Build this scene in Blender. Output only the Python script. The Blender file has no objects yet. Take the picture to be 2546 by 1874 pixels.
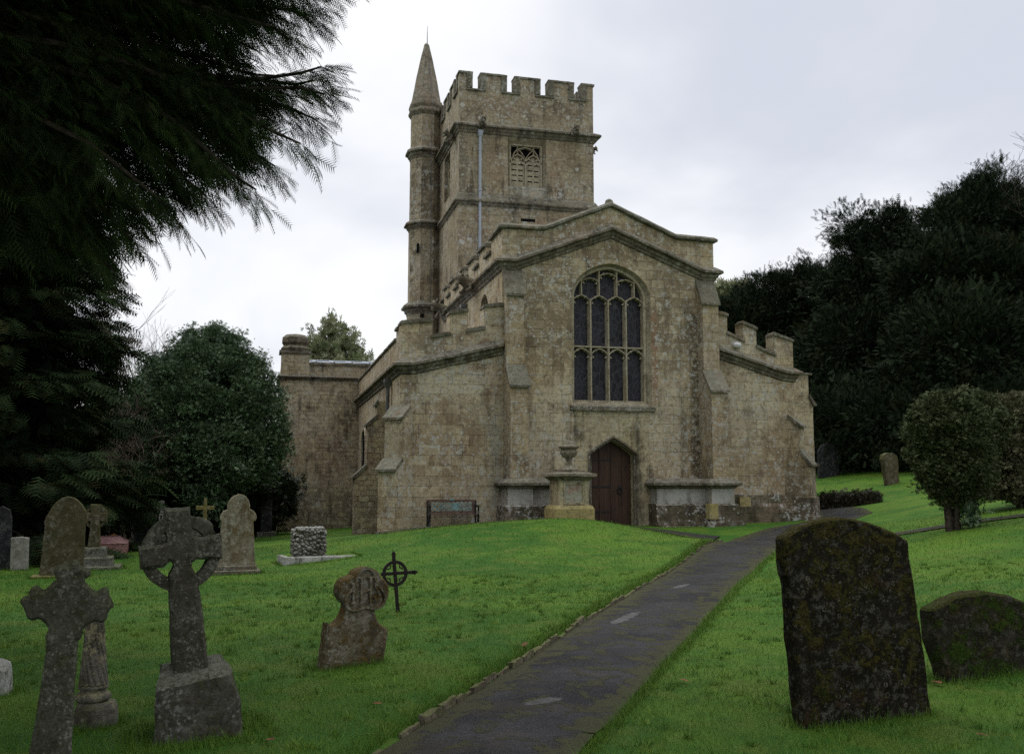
import bpy, bmesh, math, random
import numpy as np
from mathutils import Vector, Matrix, noise as mnoise
from mathutils.geometry import tessellate_polygon

random.seed(7)
RNG = np.random.default_rng(11)
R = math.radians
SC = bpy.context.scene
COL = SC.collection

# ------------------------------------------------------------------ camera
EYE = Vector((0.0, 0.0, 1.6))
YAW, PITCH = R(14.246), R(6.254)
cam_data = bpy.data.cameras.new("camera")
cam_data.sensor_fit = 'HORIZONTAL'
cam_data.sensor_width = 36.0
cam_data.lens = 36.0 * 2400.0 / 2546.0
cam_data.clip_start = 0.1
cam_data.clip_end = 2000.0
cam = bpy.data.objects.new("camera", cam_data)
COL.objects.link(cam)
cam.location = EYE
cam.rotation_euler = (math.pi / 2 + PITCH, 0.0, -YAW)
SC.camera = cam

# ------------------------------------------------------------------ exposure
SC.view_settings.view_transform = 'Standard'
SC.view_settings.look = 'None'
SC.view_settings.exposure = 0.36
SC.view_settings.gamma = 1.0
SC.cycles.use_denoising = False
SC.cycles.adaptive_threshold = 0.006
SC.cycles.max_bounces = 6
SC.cycles.diffuse_bounces = 3
SC.cycles.sample_clamp_indirect = 4.0

# ------------------------------------------------------------------ world (overcast sky) and veiled sun
SUN_EL, SUN_AZ = R(48), R(-62)        # azimuth measured from +Y towards +X
world = bpy.data.worlds.new("World")
SC.world = world
world.use_nodes = True
wt = world.node_tree
wt.nodes.clear()


class Nodes:
    """small helper to write node graphs"""
    def __init__(s, tree):
        s.t = tree
    def new(s, kind, **kw):
        n = s.t.nodes.new(kind)
        for k, v in kw.items():
            setattr(n, k, v)
        return n
    def link(s, a, b):
        s.t.links.new(a, b)
    def put(s, sock, v):
        if v is None:
            return
        if hasattr(v, 'is_linked') or hasattr(v, 'links'):
            s.t.links.new(v, sock)
        elif isinstance(v, (tuple, list)):
            if len(v) == 3 and sock.type == 'RGBA':
                v = (*v, 1.0)
            sock.default_value = v
        else:
            sock.default_value = v
    def noise(s, vec, scale, detail=4.0, rough=0.55, dist=0.0):
        n = s.new('ShaderNodeTexNoise')
        s.put(n.inputs['Vector'], vec)
        n.inputs['Scale'].default_value = scale
        n.inputs['Detail'].default_value = detail
        n.inputs['Roughness'].default_value = rough
        n.inputs['Distortion'].default_value = dist
        return n.outputs['Fac']
    def voronoi(s, vec, scale, feature='F1', rand=1.0, out='Distance'):
        n = s.new('ShaderNodeTexVoronoi', feature=feature)
        s.put(n.inputs['Vector'], vec)
        n.inputs['Scale'].default_value = scale
        n.inputs['Randomness'].default_value = rand
        return n.outputs[out]
    def math(s, op, a, b=None, clamp=False):
        n = s.new('ShaderNodeMath', operation=op, use_clamp=clamp)
        s.put(n.inputs[0], a)
        s.put(n.inputs[1], b)
        return n.outputs[0]
    def vmath(s, op, a, b=None):
        n = s.new('ShaderNodeVectorMath', operation=op)
        s.put(n.inputs[0], a)
        s.put(n.inputs[1], b)
        return n.outputs[0]
    def mix(s, fac, a, b, mode='MIX'):
        n = s.new('ShaderNodeMix', data_type='RGBA', blend_type=mode)
        s.put(n.inputs[0], fac)
        s.put(n.inputs[6], a)
        s.put(n.inputs[7], b)
        return n.outputs[2]
    def step(s, v, lo, hi, smooth=True):
        n = s.new('ShaderNodeMapRange', interpolation_type='SMOOTHSTEP' if smooth else 'LINEAR')
        s.put(n.inputs[0], v)
        n.inputs[1].default_value = lo
        n.inputs[2].default_value = hi
        n.inputs[3].default_value = 0.0
        n.inputs[4].default_value = 1.0
        return n.outputs[0]
    def sep(s, v):
        n = s.new('ShaderNodeSeparateXYZ')
        s.put(n.inputs[0], v)
        return n.outputs
    def comb(s, x, y, z):
        n = s.new('ShaderNodeCombineXYZ')
        s.put(n.inputs[0], x); s.put(n.inputs[1], y); s.put(n.inputs[2], z)
        return n.outputs[0]


W = Nodes(wt)
sky = W.new('ShaderNodeTexSky', sky_type='NISHITA', sun_disc=False)
sky.sun_elevation = SUN_EL
sky.sun_rotation = SUN_AZ
bg1 = W.new('ShaderNodeBackground')
bg1.inputs['Strength'].default_value = 0.08
W.link(sky.outputs[0], bg1.inputs['Color'])
dirv = W.new('ShaderNodeTexCoord').outputs['Generated']
dx, dy, dz = W.sep(dirv)
zz = W.math('ADD', W.math('MAXIMUM', dz, 0.0), 0.42)
plane = W.comb(W.math('DIVIDE', dx, zz), W.math('DIVIDE', dy, zz), 0.0)
n1 = W.noise(W.vmath('ADD', plane, (3.1, 1.7, 0.0)), 1.5, 5.0, 0.5, 0.3)
n2 = W.noise(W.vmath('ADD', plane, (9.0, 4.0, 0.0)), 2.3, 4.0, 0.5, 0.2)
cl = W.math('ADD', W.math('MULTIPLY', n1, 0.75), W.math('MULTIPLY', n2, 0.25))
# the veiled sun makes the cloud brighter on its side of the sky
glow = W.new('ShaderNodeVectorMath', operation='DOT_PRODUCT')
W.put(glow.inputs[0], dirv)
glow.inputs[1].default_value = (math.sin(R(-5)) * math.cos(R(14)), math.cos(R(-5)) * math.cos(R(14)), math.sin(R(14)))
gl = W.step(glow.outputs['Value'], 0.80, 1.0)
cl2 = W.math('ADD', cl, W.math('ADD', W.math('MULTIPLY', gl, 0.115), W.math('MULTIPLY', W.step(dz, 0.55, 0.95), 0.10)))
cloud = W.mix(W.step(cl2, 0.38, 0.68), (0.545, 0.575, 0.645), (0.86, 0.865, 0.875))
bg2 = W.new('ShaderNodeBackground')
W.link(cloud, bg2.inputs['Color'])
# an overcast sky is brighter overhead than near the horizon
W.link(W.math('ADD', 1.0, W.math('MULTIPLY', W.step(dz, 0.44, 0.95), 1.25)), bg2.inputs['Strength'])
mixw = W.new('ShaderNodeMixShader')
mixw.inputs[0].default_value = 0.93
W.link(bg1.outputs[0], mixw.inputs[1])
W.link(bg2.outputs[0], mixw.inputs[2])
wo = W.new('ShaderNodeOutputWorld')
W.link(mixw.outputs[0], wo.inputs['Surface'])

sun_data = bpy.data.lights.new("sun", 'SUN')
sun_data.energy = 0.9
sun_data.angle = R(35)
sun_data.color = (1.0, 0.96, 0.9)
sun = bpy.data.objects.new("sun", sun_data)
COL.objects.link(sun)
sdir = Vector((math.sin(SUN_AZ) * math.cos(SUN_EL), math.cos(SUN_AZ) * math.cos(SUN_EL), math.sin(SUN_EL)))
sun.rotation_euler = sdir.to_track_quat('Z', 'Y').to_euler()
sun.location = (-30, 10, 40)


# ------------------------------------------------------------------ view geometry used while laying things out
def _basis():
    fw = np.array([math.sin(YAW) * math.cos(PITCH), math.cos(YAW) * math.cos(PITCH), math.sin(PITCH)])
    rt = np.array([math.cos(YAW), -math.sin(YAW), 0.0])
    return fw, rt, np.cross(rt, fw)
FW, RT, UPV = _basis()
def at(px, py, Y):
    """the point seen at photo pixel (px, py) that stands Y metres into the scene"""
    r = FW * 2400 + RT * (px - 1273) + UPV * (937 - py)
    return np.array(EYE) + r * (Y / r[1])


# ------------------------------------------------------------------ object helpers
def tag(o, label=None, cat=None, group=None, kind=None):
    if label: o['label'] = label
    if cat: o['category'] = cat
    if group: o['group'] = group
    if kind: o['kind'] = kind
    return o

def empty(name, loc=(0, 0, 0), rot=(0, 0, 0)):
    o = bpy.data.objects.new(name, None)
    o.empty_display_size = 0.3
    COL.objects.link(o)
    o.location = loc
    o.rotation_euler = rot
    return o

def link_mesh(name, me, mat, parent=None, loc=(0, 0, 0), rot=(0, 0, 0)):
    o = bpy.data.objects.new(name, me)
    COL.objects.link(o)
    if mat is not None:
        me.materials.append(mat)
    o.parent = parent
    o.location = loc
    o.rotation_euler = rot
    return o

XZ = lambda a, b, d: (a, d, b)
YZ = lambda a, b, d: (d, a, b)
XY = lambda a, b, d: (a, b, d)


class MB:
    def __init__(s):
        s.v, s.f = [], []
    def add(s, vs, fs):
        o = len(s.v)
        s.v += [tuple(map(float, v)) for v in vs]
        s.f += [tuple(i + o for i in f) for f in fs]
        return s
    def box(s, x0, x1, y0, y1, z0, z1):
        return s.add([(x0, y0, z0), (x1, y0, z0), (x1, y1, z0), (x0, y1, z0), (x0, y0, z1), (x1, y0, z1), (x1, y1, z1), (x0, y1, z1)],
                     [(0, 3, 2, 1), (4, 5, 6, 7), (0, 1, 5, 4), (1, 2, 6, 5), (2, 3, 7, 6), (3, 0, 4, 7)])
    def frustum(s, b, t, z0, z1):
        (x0, x1, y0, y1), (u0, u1, v0, v1) = b, t
        return s.add([(x0, y0, z0), (x1, y0, z0), (x1, y1, z0), (x0, y1, z0), (u0, v0, z1), (u1, v0, z1), (u1, v1, z1), (u0, v1, z1)],
                     [(0, 3, 2, 1), (4, 5, 6, 7), (0, 1, 5, 4), (1, 2, 6, 5), (2, 3, 7, 6), (3, 0, 4, 7)])
    def prism(s, poly, d0, d1, fn=XZ, holes=()):
        loops = [poly] + list(holes)
        flat = [p for l in loops for p in l]
        tris = tessellate_polygon([[Vector((p[0], p[1], 0)) for p in l] for l in loops])
        n = len(flat)
        vs = [fn(a, b, d0) for a, b in flat] + [fn(a, b, d1) for a, b in flat]
        fs = [tuple(t) for t in tris] + [tuple(i + n for i in reversed(t)) for t in tris]
        o = 0
        for l in loops:
            m = len(l)
            for i in range(m):
                j = (i + 1) % m
                fs.append((o + i, o + j, o + j + n, o + i + n))
            o += m
        return s.add(vs, fs)
    def loft(s, a, fa, b, fb, closed=False):
        """skin between two point lists of the same length"""
        n = len(a)
        vs = [fa(*p) for p in a] + [fb(*p) for p in b]
        fs = [(i, (i + 1) % n, (i + 1) % n + n, i + n) for i in range(n if closed else n - 1)]
        return s.add(vs, fs)
    def sweep(s, path, outs, prof, closed=False):
        n, m = len(path), len(prof)
        vs = []
        for p, o in zip(path, outs):
            for (a, z) in prof:
                vs.append((p[0] + o[0] * a, p[1] + o[1] * a, p[2] + z))
        fs = []
        for i in range(n if closed else n - 1):
            i2 = (i + 1) % n
            for j in range(m):
                j2 = (j + 1) % m
                fs.append((i * m + j, i * m + j2, i2 * m + j2, i2 * m + j))
        if not closed:
            fs.append(tuple(range(m)))
            fs.append(tuple((n - 1) * m + j for j in reversed(range(m))))
        return s.add(vs, fs)
    def bar(s, pts, w, d0, d1, fn=XZ, closed=False, front=0.5):
        """a flat or moulded bar along 2-D points; d0 is the front face"""
        n = len(pts)
        P = [Vector(p) for p in pts]
        L = []
        for i in range(n):
            a = P[(i - 1) % n] if (closed or i > 0) else None
            b = P[(i + 1) % n] if (closed or i < n - 1) else None
            t1 = (P[i] - a).normalized() if a is not None else None
            t2 = (b - P[i]).normalized() if b is not None else None
            if t1 is None: t1 = t2
            if t2 is None: t2 = t1
            nn = Vector((-(t1.y + t2.y), t1.x + t2.x))
            if nn.length < 1e-6: nn = Vector((-t1.y, t1.x))
            nn.normalize()
            c = max(0.4, nn.dot(Vector((-t1.y, t1.x))))
            L.append(nn / c)
        vs = []
        for p, o in zip(P, L):
            h = w / 2
            for k, d in ((h, d1), (-h, d1), (-h * front, d0), (h * front, d0)):
                q = p + o * k
                vs.append(fn(q.x, q.y, d))
        fs = []
        for i in range(n if closed else n - 1):
            i2 = (i + 1) % n
            for j in range(4):
                j2 = (j + 1) % 4
                fs.append((i * 4 + j, i * 4 + j2, i2 * 4 + j2, i2 * 4 + j))
        if not closed:
            fs += [(0, 1, 2, 3), tuple((n - 1) * 4 + j for j in (3, 2, 1, 0))]
        return s.add(vs, fs)
    def lathe(s, prof, n=16, c=(0, 0, 0), phase=0.0, sx=1.0):
        m = len(prof)
        vs = []
        for i in range(n):
            a = 2 * math.pi * i / n + phase
            for r, z in prof:
                vs.append((c[0] + r * math.cos(a) * sx, c[1] + r * math.sin(a), c[2] + z))
        fs = []
        for i in range(n):
            i2 = (i + 1) % n
            for j in range(m - 1):
                fs.append((i * m + j, i2 * m + j, i2 * m + j + 1, i * m + j + 1))
        fs.append(tuple(i * m for i in reversed(range(n))))
        fs.append(tuple(i * m + m - 1 for i in range(n)))
        return s.add(vs, fs)
    def tube(s, pts, radii, n=6):
        P = [Vector(p) for p in pts]
        if isinstance(radii, (int, float)): radii = [radii] * len(P)
        vs, fs = [], []
        up = Vector((0.3, 0.2, 1)).normalized()
        for i, p in enumerate(P):
            t = (P[min(i + 1, len(P) - 1)] - P[max(i - 1, 0)]).normalized()
            a = t.cross(up)
            if a.length < 1e-3: a = t.cross(Vector((1, 0, 0)))
            a.normalize()
            b = t.cross(a)
            for k in range(n):
                g = 2 * math.pi * k / n
                vs.append(p + (a * math.cos(g) + b * math.sin(g)) * radii[i])
        for i in range(len(P) - 1):
            for k in range(n):
                k2 = (k + 1) % n
                fs.append((i * n + k, i * n + k2, (i + 1) * n + k2, (i + 1) * n + k))
        fs.append(tuple(reversed(range(n))))
        fs.append(tuple((len(P) - 1) * n + k for k in range(n)))
        return s.add(vs, fs)
    def build(s, name, mat, parent=None, loc=(0, 0, 0), rot=(0, 0, 0), rough=None, smooth=False):
        bm = bmesh.new()
        vv = [bm.verts.new(v) for v in s.v]
        for f in s.f:
            try:
                bm.faces.new([vv[i] for i in f])
            except ValueError:
                pass
        bmesh.ops.remove_doubles(bm, verts=bm.verts, dist=1e-5)
        bmesh.ops.recalc_face_normals(bm, faces=bm.faces)
        if rough:
            amp, freq, ml = rough
            for _ in range(7):
                es = [e for e in bm.edges if e.calc_length() > ml]
                if not es or len(bm.verts) > 60000: break
                bmesh.ops.subdivide_edges(bm, edges=es, cuts=1, use_grid_fill=True)
            off = Vector(loc)
            for v in bm.verts:
                q = (v.co + off) * freq
                v.co += mnoise.noise_vector(q) * amp + mnoise.noise_vector(q * 2.7) * amp * 0.5
        me = bpy.data.meshes.new(name)
        bm.to_mesh(me)
        bm.free()
        if smooth:
            me.polygons.foreach_set('use_smooth', [True] * len(me.polygons))
        return link_mesh(name, me, mat, parent, loc, rot)


# ------------------------------------------------------------------ materials
def new_mat(name):
    m = bpy.data.materials.new(name)
    m.use_nodes = True
    m.node_tree.nodes.clear()
    N = Nodes(m.node_tree)
    p = N.new('ShaderNodeBsdfPrincipled')
    o = N.new('ShaderNodeOutputMaterial')
    N.link(p.outputs[0], o.inputs[0])
    return m, N, p

def plain(name, col, rough=0.7, var=0.15, scale=8.0, metal=0.0, spec=0.3):
    m, N, p = new_mat(name)
    pos = N.new('ShaderNodeNewGeometry').outputs['Position']
    f = N.noise(pos, scale, 4.0, 0.6)
    dark = tuple(c * (1 - var * 2) for c in col)
    lite = tuple(min(1, c * (1 + var)) for c in col)
    N.put(p.inputs['Base Color'], N.mix(N.step(f, 0.3, 0.7), dark, lite))
    p.inputs['Roughness'].default_value = rough
    p.inputs['Metallic'].default_value = metal
    p.inputs['Specular IOR Level'].default_value = spec
    b = N.new('ShaderNodeBump')
    b.inputs['Strength'].default_value = 0.25
    b.inputs['Distance'].default_value = 0.01
    N.link(f, b.inputs['Height'])
    N.link(b.outputs[0], p.inputs['Normal'])
    return m

def stone(name, cols, lichen=0.5, lich_col=(0.40, 0.395, 0.35), grime=0.4, grime_col=(0.035, 0.03, 0.022), joints=0.6,
          block=(0.62, 0.30), moss=0.0, spots=0.5, coord='world', bump=0.6, scale=1.0, wet=0.0, warp=0.03, patch=1.0,
          moss_col=(0.075, 0.085, 0.02), stains=(), mott=1.0):
    """weathered masonry: ashlar joints, colour drift from block to block, lichen, round spots, streaks of soot and moss on upward faces"""
    m, N, p = new_mat(name)
    g = N.new('ShaderNodeNewGeometry')
    if coord == 'world':
        pos = g.outputs['Position']
    else:
        pos = N.new('ShaderNodeTexCoord').outputs['Object']
    nx, ny, nz = N.sep(g.outputs['Normal'])
    x, y, z = N.sep(pos)
    side = N.math('GREATER_THAN', N.math('ABSOLUTE', nx), N.math('ABSOLUTE', ny))
    n0 = N.new('ShaderNodeMix', data_type='FLOAT')
    N.put(n0.inputs[0], side); N.put(n0.inputs[2], x); N.put(n0.inputs[3], y)
    hu = n0.outputs[0]
    flat = N.comb(hu, z, 0.0)
    wn = N.new('ShaderNodeTexNoise'); N.put(wn.inputs['Vector'], pos)
    wn.inputs['Scale'].default_value = 1.7; wn.inputs['Detail'].default_value = 3
    flat = N.vmath('ADD', flat, N.vmath('MULTIPLY', N.vmath('SUBTRACT', wn.outputs['Color'], (0.5, 0.5, 0.5)), (warp * 2, warp * 2, 0)))
    big = N.noise(pos, 0.45 * scale, 5.0, 0.6, 0.4)
    mid = N.noise(N.vmath('ADD', pos, (7, 3, 5)), 1.6 * scale, 6.0, 0.65, 0.3)
    fine = N.noise(pos, 9.0 * scale, 6.0, 0.7)
    vfine = N.noise(pos, 34.0 * scale, 4.0, 0.7)
    c = N.mix(N.step(big, 0.38, 0.62), cols[0], cols[1])
    c = N.mix(N.math('MULTIPLY', N.step(mid, 0.48, 0.68), patch), c, cols[2])
    for (sx, sz, rx, rz, scol, amt) in stains:
        e = N.math('ADD', N.math('POWER', N.math('ABSOLUTE', N.math('DIVIDE', N.math('SUBTRACT', hu, sx), rx)), 2.0), N.math('POWER', N.math('ABSOLUTE', N.math('DIVIDE', N.math('SUBTRACT', z, sz), rz)), 2.0))
        e = N.math('ADD', e, N.math('MULTIPLY', N.math('SUBTRACT', mid, 0.5), 2.6))
        e = N.math('ADD', e, N.math('MULTIPLY', N.math('SUBTRACT', fine, 0.5), 1.2))
        c = N.mix(N.math('MULTIPLY', N.step(e, 1.25, 0.45), amt), c, scol)
    height = N.math('MULTIPLY', fine, 0.5)
    if joints > 0:
        br = N.new('ShaderNodeTexBrick', offset=0.5, squash=0.8, squash_frequency=3)
        N.put(br.inputs['Vector'], flat)
        br.inputs['Color1'].default_value = (0, 0, 0, 1)
        br.inputs['Color2'].default_value = (1, 1, 1, 1)
        br.inputs['Mortar'].default_value = (0.5, 0.5, 0.5, 1)
        br.inputs['Scale'].default_value = 1.0
        br.inputs['Mortar Size'].default_value = 0.009
        br.inputs['Mortar Smooth'].default_value = 0.3
        br.inputs['Bias'].default_value = 0.0
        br.inputs['Brick Width'].default_value = block[0]
        br.inputs['Row Height'].default_value = block[1]
        tint = N.sep(br.outputs['Color'])[0]
        c = N.mix(N.math('MULTIPLY', N.step(tint, 0.6, 1.0), 0.55), c, cols[3] if len(cols) > 3 else cols[0])
        c = N.mix(N.math('MULTIPLY', N.step(N.math('ABSOLUTE', N.math('SUBTRACT', tint, 0.42)), 0.10, 0.0), 0.45), c, (0.255, 0.17, 0.11))
        c = N.mix(N.math('MULTIPLY', N.step(tint, 0.5, 0.0), 0.22), c, (0.12, 0.085, 0.055))
        vis = N.step(N.noise(N.vmath('ADD', pos, (2, 9, 4)), 1.3, 5.0, 0.72), 0.45, 0.64)
        jf = N.math('MULTIPLY', br.outputs['Fac'], N.math('MULTIPLY', N.math('ADD', N.math('MULTIPLY', vis, 0.9), 0.1), joints))
        height = N.math('ADD', N.math('SUBTRACT', height, N.math('MULTIPLY', br.outputs['Fac'], 1.1)), N.math('MULTIPLY', tint, 0.25))
    # small mottling
    c = N.mix(N.math('MULTIPLY', N.step(fine, 0.46, 0.62), 0.62 * mott), c, tuple(k * 0.40 for k in cols[0]))
    c = N.mix(N.math('MULTIPLY', N.step(N.noise(N.vmath('ADD', pos, (3, 8, 6)), 4.2 * scale, 6.0, 0.72), 0.52, 0.62), 0.5), c, tuple(min(1, k * 1.35) for k in cols[1]))
    c = N.mix(N.math('MULTIPLY', N.step(vfine, 0.50, 0.68), 0.45 * mott), c, tuple(min(1, k * 1.6) for k in cols[1]))
    # soot in vertical runs
    st = N.noise(N.comb(N.math('MULTIPLY', hu, 3.2 * scale), N.math('MULTIPLY', z, 0.35 * scale), N.math('MULTIPLY', nx, 2.0)), 1.0, 5.0, 0.6)
    gr = N.math('MULTIPLY', N.step(N.math('ADD', N.math('MULTIPLY', st, 0.6), N.math('MULTIPLY', mid, 0.4)), 0.49, 0.63), grime)
    c = N.mix(gr, c, grime_col)
    # crusty pale lichen in fields, with small dots thinning out round them
    field = N.noise(N.vmath('ADD', pos, (4, 4, 1)), 0.75 * scale, 6.0, 0.66)
    lm = N.step(field, 0.42, 0.60)
    lf = N.math('MULTIPLY', N.step(N.noise(N.vmath('ADD', pos, (1, 2, 8)), 5.5 * scale, 7.0, 0.78), 0.505, 0.575), lm)
    dv = N.new('ShaderNodeTexVoronoi', feature='F1')
    N.put(dv.inputs['Vector'], N.vmath('ADD', pos, N.vmath('MULTIPLY', wn.outputs['Color'], (0.15, 0.15, 0.15))))
    dv.inputs['Scale'].default_value = 8.5 * scale
    dots = N.step(N.math('SUBTRACT', N.math('MULTIPLY', N.math('POWER', N.sep(dv.outputs['Color'])[0], 2.0), 0.42), dv.outputs['Distance']), 0.0, 0.08)
    lf = N.math('MAXIMUM', lf, N.math('MULTIPLY', dots, N.step(field, 0.34, 0.52)))
    upf = N.math('MULTIPLY', N.step(nz, 0.25, 0.8), N.step(fine, 0.42, 0.58))
    lf = N.math('MAXIMUM', lf, N.math('MULTIPLY', upf, 0.8))
    c = N.mix(N.math('MULTIPLY', lf, lichen), c, N.mix(vfine, tuple(k * 0.72 for k in lich_col), tuple(k * 1.2 for k in lich_col)))
    if spots > 0:
        vn = N.new('ShaderNodeTexVoronoi', feature='F1')
        N.put(vn.inputs['Vector'], N.vmath('ADD', pos, N.vmath('MULTIPLY', wn.outputs['Color'], (0.35, 0.35, 0.35))))
        vn.inputs['Scale'].default_value = 2.6 * scale
        vn.inputs['Randomness'].default_value = 1.0
        rr = N.math('MULTIPLY', N.math('POWER', N.sep(vn.outputs['Color'])[0], 4.0), 0.34)
        dist = N.math('ADD', vn.outputs['Distance'], N.math('MULTIPLY', N.math('SUBTRACT', fine, 0.5), 0.22))
        sp = N.math('MULTIPLY', N.step(N.math('SUBTRACT', rr, dist), 0.0, 0.05), spots)
        c = N.mix(N.math('MULTIPLY', sp, N.step(vfine, 0.30, 0.52)), c, tuple(k * 1.12 for k in lich_col))
    if moss > 0:
        mf = N.math('MULTIPLY', N.step(N.math('ADD', N.math('MULTIPLY', nz, 0.30), N.math('ADD', N.math('MULTIPLY', mid, 0.55), N.math('MULTIPLY', fine, 0.45))), 0.50, 0.64), moss)
        c = N.mix(mf, c, N.mix(N.step(vfine, 0.3, 0.7), tuple(k * 0.3 for k in moss_col), tuple(k * 1.7 for k in moss_col)))
        height = N.math('ADD', height, N.math('MULTIPLY', mf, N.math('MULTIPLY', vfine, 1.2)))
    if joints > 0:
        c = N.mix(jf, c, (0.038, 0.030, 0.020))
    N.put(p.inputs['Base Color'], c)
    p.inputs['Roughness'].default_value = 0.9 - 0.4 * wet
    p.inputs['Specular IOR Level'].default_value = 0.15 + 0.2 * wet
    b = N.new('ShaderNodeBump')
    b.inputs['Strength'].default_value = bump
    b.inputs['Distance'].default_value = 0.03 / scale
    N.put(b.inputs['Height'], N.math('ADD', height, N.math('MULTIPLY', vfine, 0.3)))
    N.link(b.outputs[0], p.inputs['Normal'])
    return m

OCH, BUF, PNK, GRY = (0.322, 0.244, 0.134), (0.370, 0.318, 0.206), (0.236, 0.169, 0.101), (0.30, 0.275, 0.215)
M = {}
CRUST, SOOT, CREAM, RUST, BROWN = (0.15, 0.12, 0.078), (0.03, 0.025, 0.018), (0.44, 0.387, 0.275), (0.23, 0.125, 0.075), (0.215, 0.14, 0.08)
M['ashlar'] = stone('weathered ashlar', (OCH, BUF, PNK, (0.37, 0.31, 0.19)), lichen=0.85, lich_col=(0.43, 0.425, 0.38), grime=0.5, joints=0.7, block=(0.56, 0.285),
    stains=((8.3, 6.9, 1.3, 1.9, CRUST, .8), (12.3, 6.9, .9, 2.0, CRUST, .8), (10.3, 9.1, 3.2, .7, CRUST, .7), (8.3, 3.0, 1.0, 1.6, CREAM, .8), (12.2, 3.2, .8, 1.7, CREAM, .75), (13.08, 3.6, .22, 3.4, SOOT, .9), (11.72, 5.6, .13, 1.9, RUST, .8), (7.46, 3.0, .10, 2.2, RUST, .7)))
M['tower'] = stone('tower ashlar', ((0.232, 0.186, 0.115), (0.268, 0.232, 0.158), (0.165, 0.123, 0.077), (0.27, 0.216, 0.128)), lichen=0.7, grime=0.65, stains=((10.3, 17.3, 3.2, .45, (0.15, 0.105, 0.07), .6), (8.9, 14.6, .4, 1.4, BROWN, .5), (11.6, 14.4, .35, 1.2, BROWN, .5), (10.3, 13.75, 1.0, .38, (0.34, 0.34, 0.29), .8), (43.0, 14.7, .5, 1.7, SOOT, .7), (7.0, 14.7, .8, 1.6, SOOT, .55)), joints=0.4, spots=0.7)
M['spire'] = stone('weathered spire stone', ((0.155, 0.135, 0.095), (0.19, 0.17, 0.125), (0.10, 0.085, 0.058)), lichen=0.6, grime=0.6, joints=0.4, spots=0.5, lich_col=(0.30, 0.295, 0.25))
M['aisle'] = stone('aisle ashlar', ((0.310, 0.238, 0.140), (0.370, 0.320, 0.216), (0.237, 0.165, 0.104), (0.415, 0.348, 0.212)), lichen=0.85, lich_col=(0.41, 0.405, 0.365), grime=0.42, joints=0.7, block=(0.66, 0.30),
    stains=((5.1, 2.7, 1.25, 1.15, BROWN, .75), (5.3, 4.65, 1.5, .5, CREAM, .8), (6.6, 2.2, .18, 1.6, (0.27, 0.28, 0.24), .6), (14.9, 4.0, 1.1, 1.3, CREAM, .8), (15.9, 2.6, .55, 1.2, BROWN, .6), (4.6, 5.75, .5, .4, (0.12, 0.11, 0.085), .6)))
M['rubble'] = stone('coursed rubble', ((0.31, 0.25, 0.15), (0.37, 0.32, 0.22), (0.18, 0.13, 0.08), (0.37, 0.31, 0.18)), lichen=0.45, grime=0.7, joints=1.0, block=(0.42, 0.17), warp=0.10, patch=1.0, stains=((2.0, .4, 2.2, 1.1, (0.085, 0.07, 0.05), .7), (1.2, 5.2, 1.0, .6, CREAM, .5), (2.6, 2.6, .8, 1.2, (0.18, 0.105, 0.065), .6), (31.3, 1.5, 1.5, 2.2, (0.13, 0.065, 0.04), .6)))
M['trim'] = stone('string course stone', ((0.11, 0.095, 0.066), (0.16, 0.14, 0.10), (0.05, 0.042, 0.03)), lichen=0.6, lich_col=(0.33, 0.325, 0.28), grime=0.75, joints=0.3, block=(1.1, 3.0), spots=0.3, moss=0.15, moss_col=(0.085, 0.08, 0.04))
M['coping'] = stone('coping stone', ((0.105, 0.096, 0.07), (0.145, 0.135, 0.10), (0.055, 0.05, 0.034)), lichen=0.6, lich_col=(0.30, 0.30, 0.25), grime=0.55, joints=0.3, block=(0.9, 3.0), spots=0.4, moss=0.2, moss_col=(0.085, 0.08, 0.04))
M['buttress'] = stone('buttress ashlar', (OCH, (0.30, 0.25, 0.17), PNK, (0.33, 0.26, 0.14)), lichen=0.8, grime=0.5, joints=0.55, block=(0.6, 0.30), stains=((16.6, 1.5, 1.1, 1.15, (0.07, 0.058, 0.04), .8), (27.6, 1.3, .9, 1.0, (0.07, 0.058, 0.04), .65)))
M['sooty'] = stone('sooty stone', ((0.10, 0.085, 0.06), (0.16, 0.13, 0.09), (0.05, 0.042, 0.03)), lichen=0.55, grime=0.8, joints=0.4, spots=0.4, moss=0.25)
M['clean'] = stone('newer ashlar', ((0.32, 0.27, 0.16), (0.36, 0.31, 0.20), (0.26, 0.22, 0.13), (0.38, 0.33, 0.18)), lichen=0.4, grime=0.8, joints=0.5, block=(0.7, 0.45), spots=0.1)
M['yellow'] = stone('yellow ashlar', ((0.29, 0.235, 0.095), (0.31, 0.255, 0.12), (0.22, 0.17, 0.065)), lichen=0.15, grime=0.15, joints=0.0, spots=0.0)
M['tracery'] = stone('tracery stone', ((0.28, 0.235, 0.15), (0.31, 0.275, 0.195), (0.20, 0.165, 0.105)), lichen=0.3, grime=0.4, joints=0.0, spots=0.0, scale=2.0)
M['limewash'] = stone('limewashed panel', ((0.36, 0.35, 0.325), (0.32, 0.305, 0.27), (0.23, 0.20, 0.15)), lichen=0.4, grime=0.45, joints=0.25, spots=0.2, block=(1.3, 0.8), mott=0.3)
M['darkbase'] = stone('damp plinth stone', ((0.07, 0.056, 0.037), (0.11, 0.09, 0.06), (0.028, 0.023, 0.017), (0.17, 0.135, 0.085)), lichen=0.8, lich_col=(0.46, 0.45, 0.42), grime=0.75, joints=0.6, block=(0.55, 0.33), spots=0.8, moss=0.2)

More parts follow.
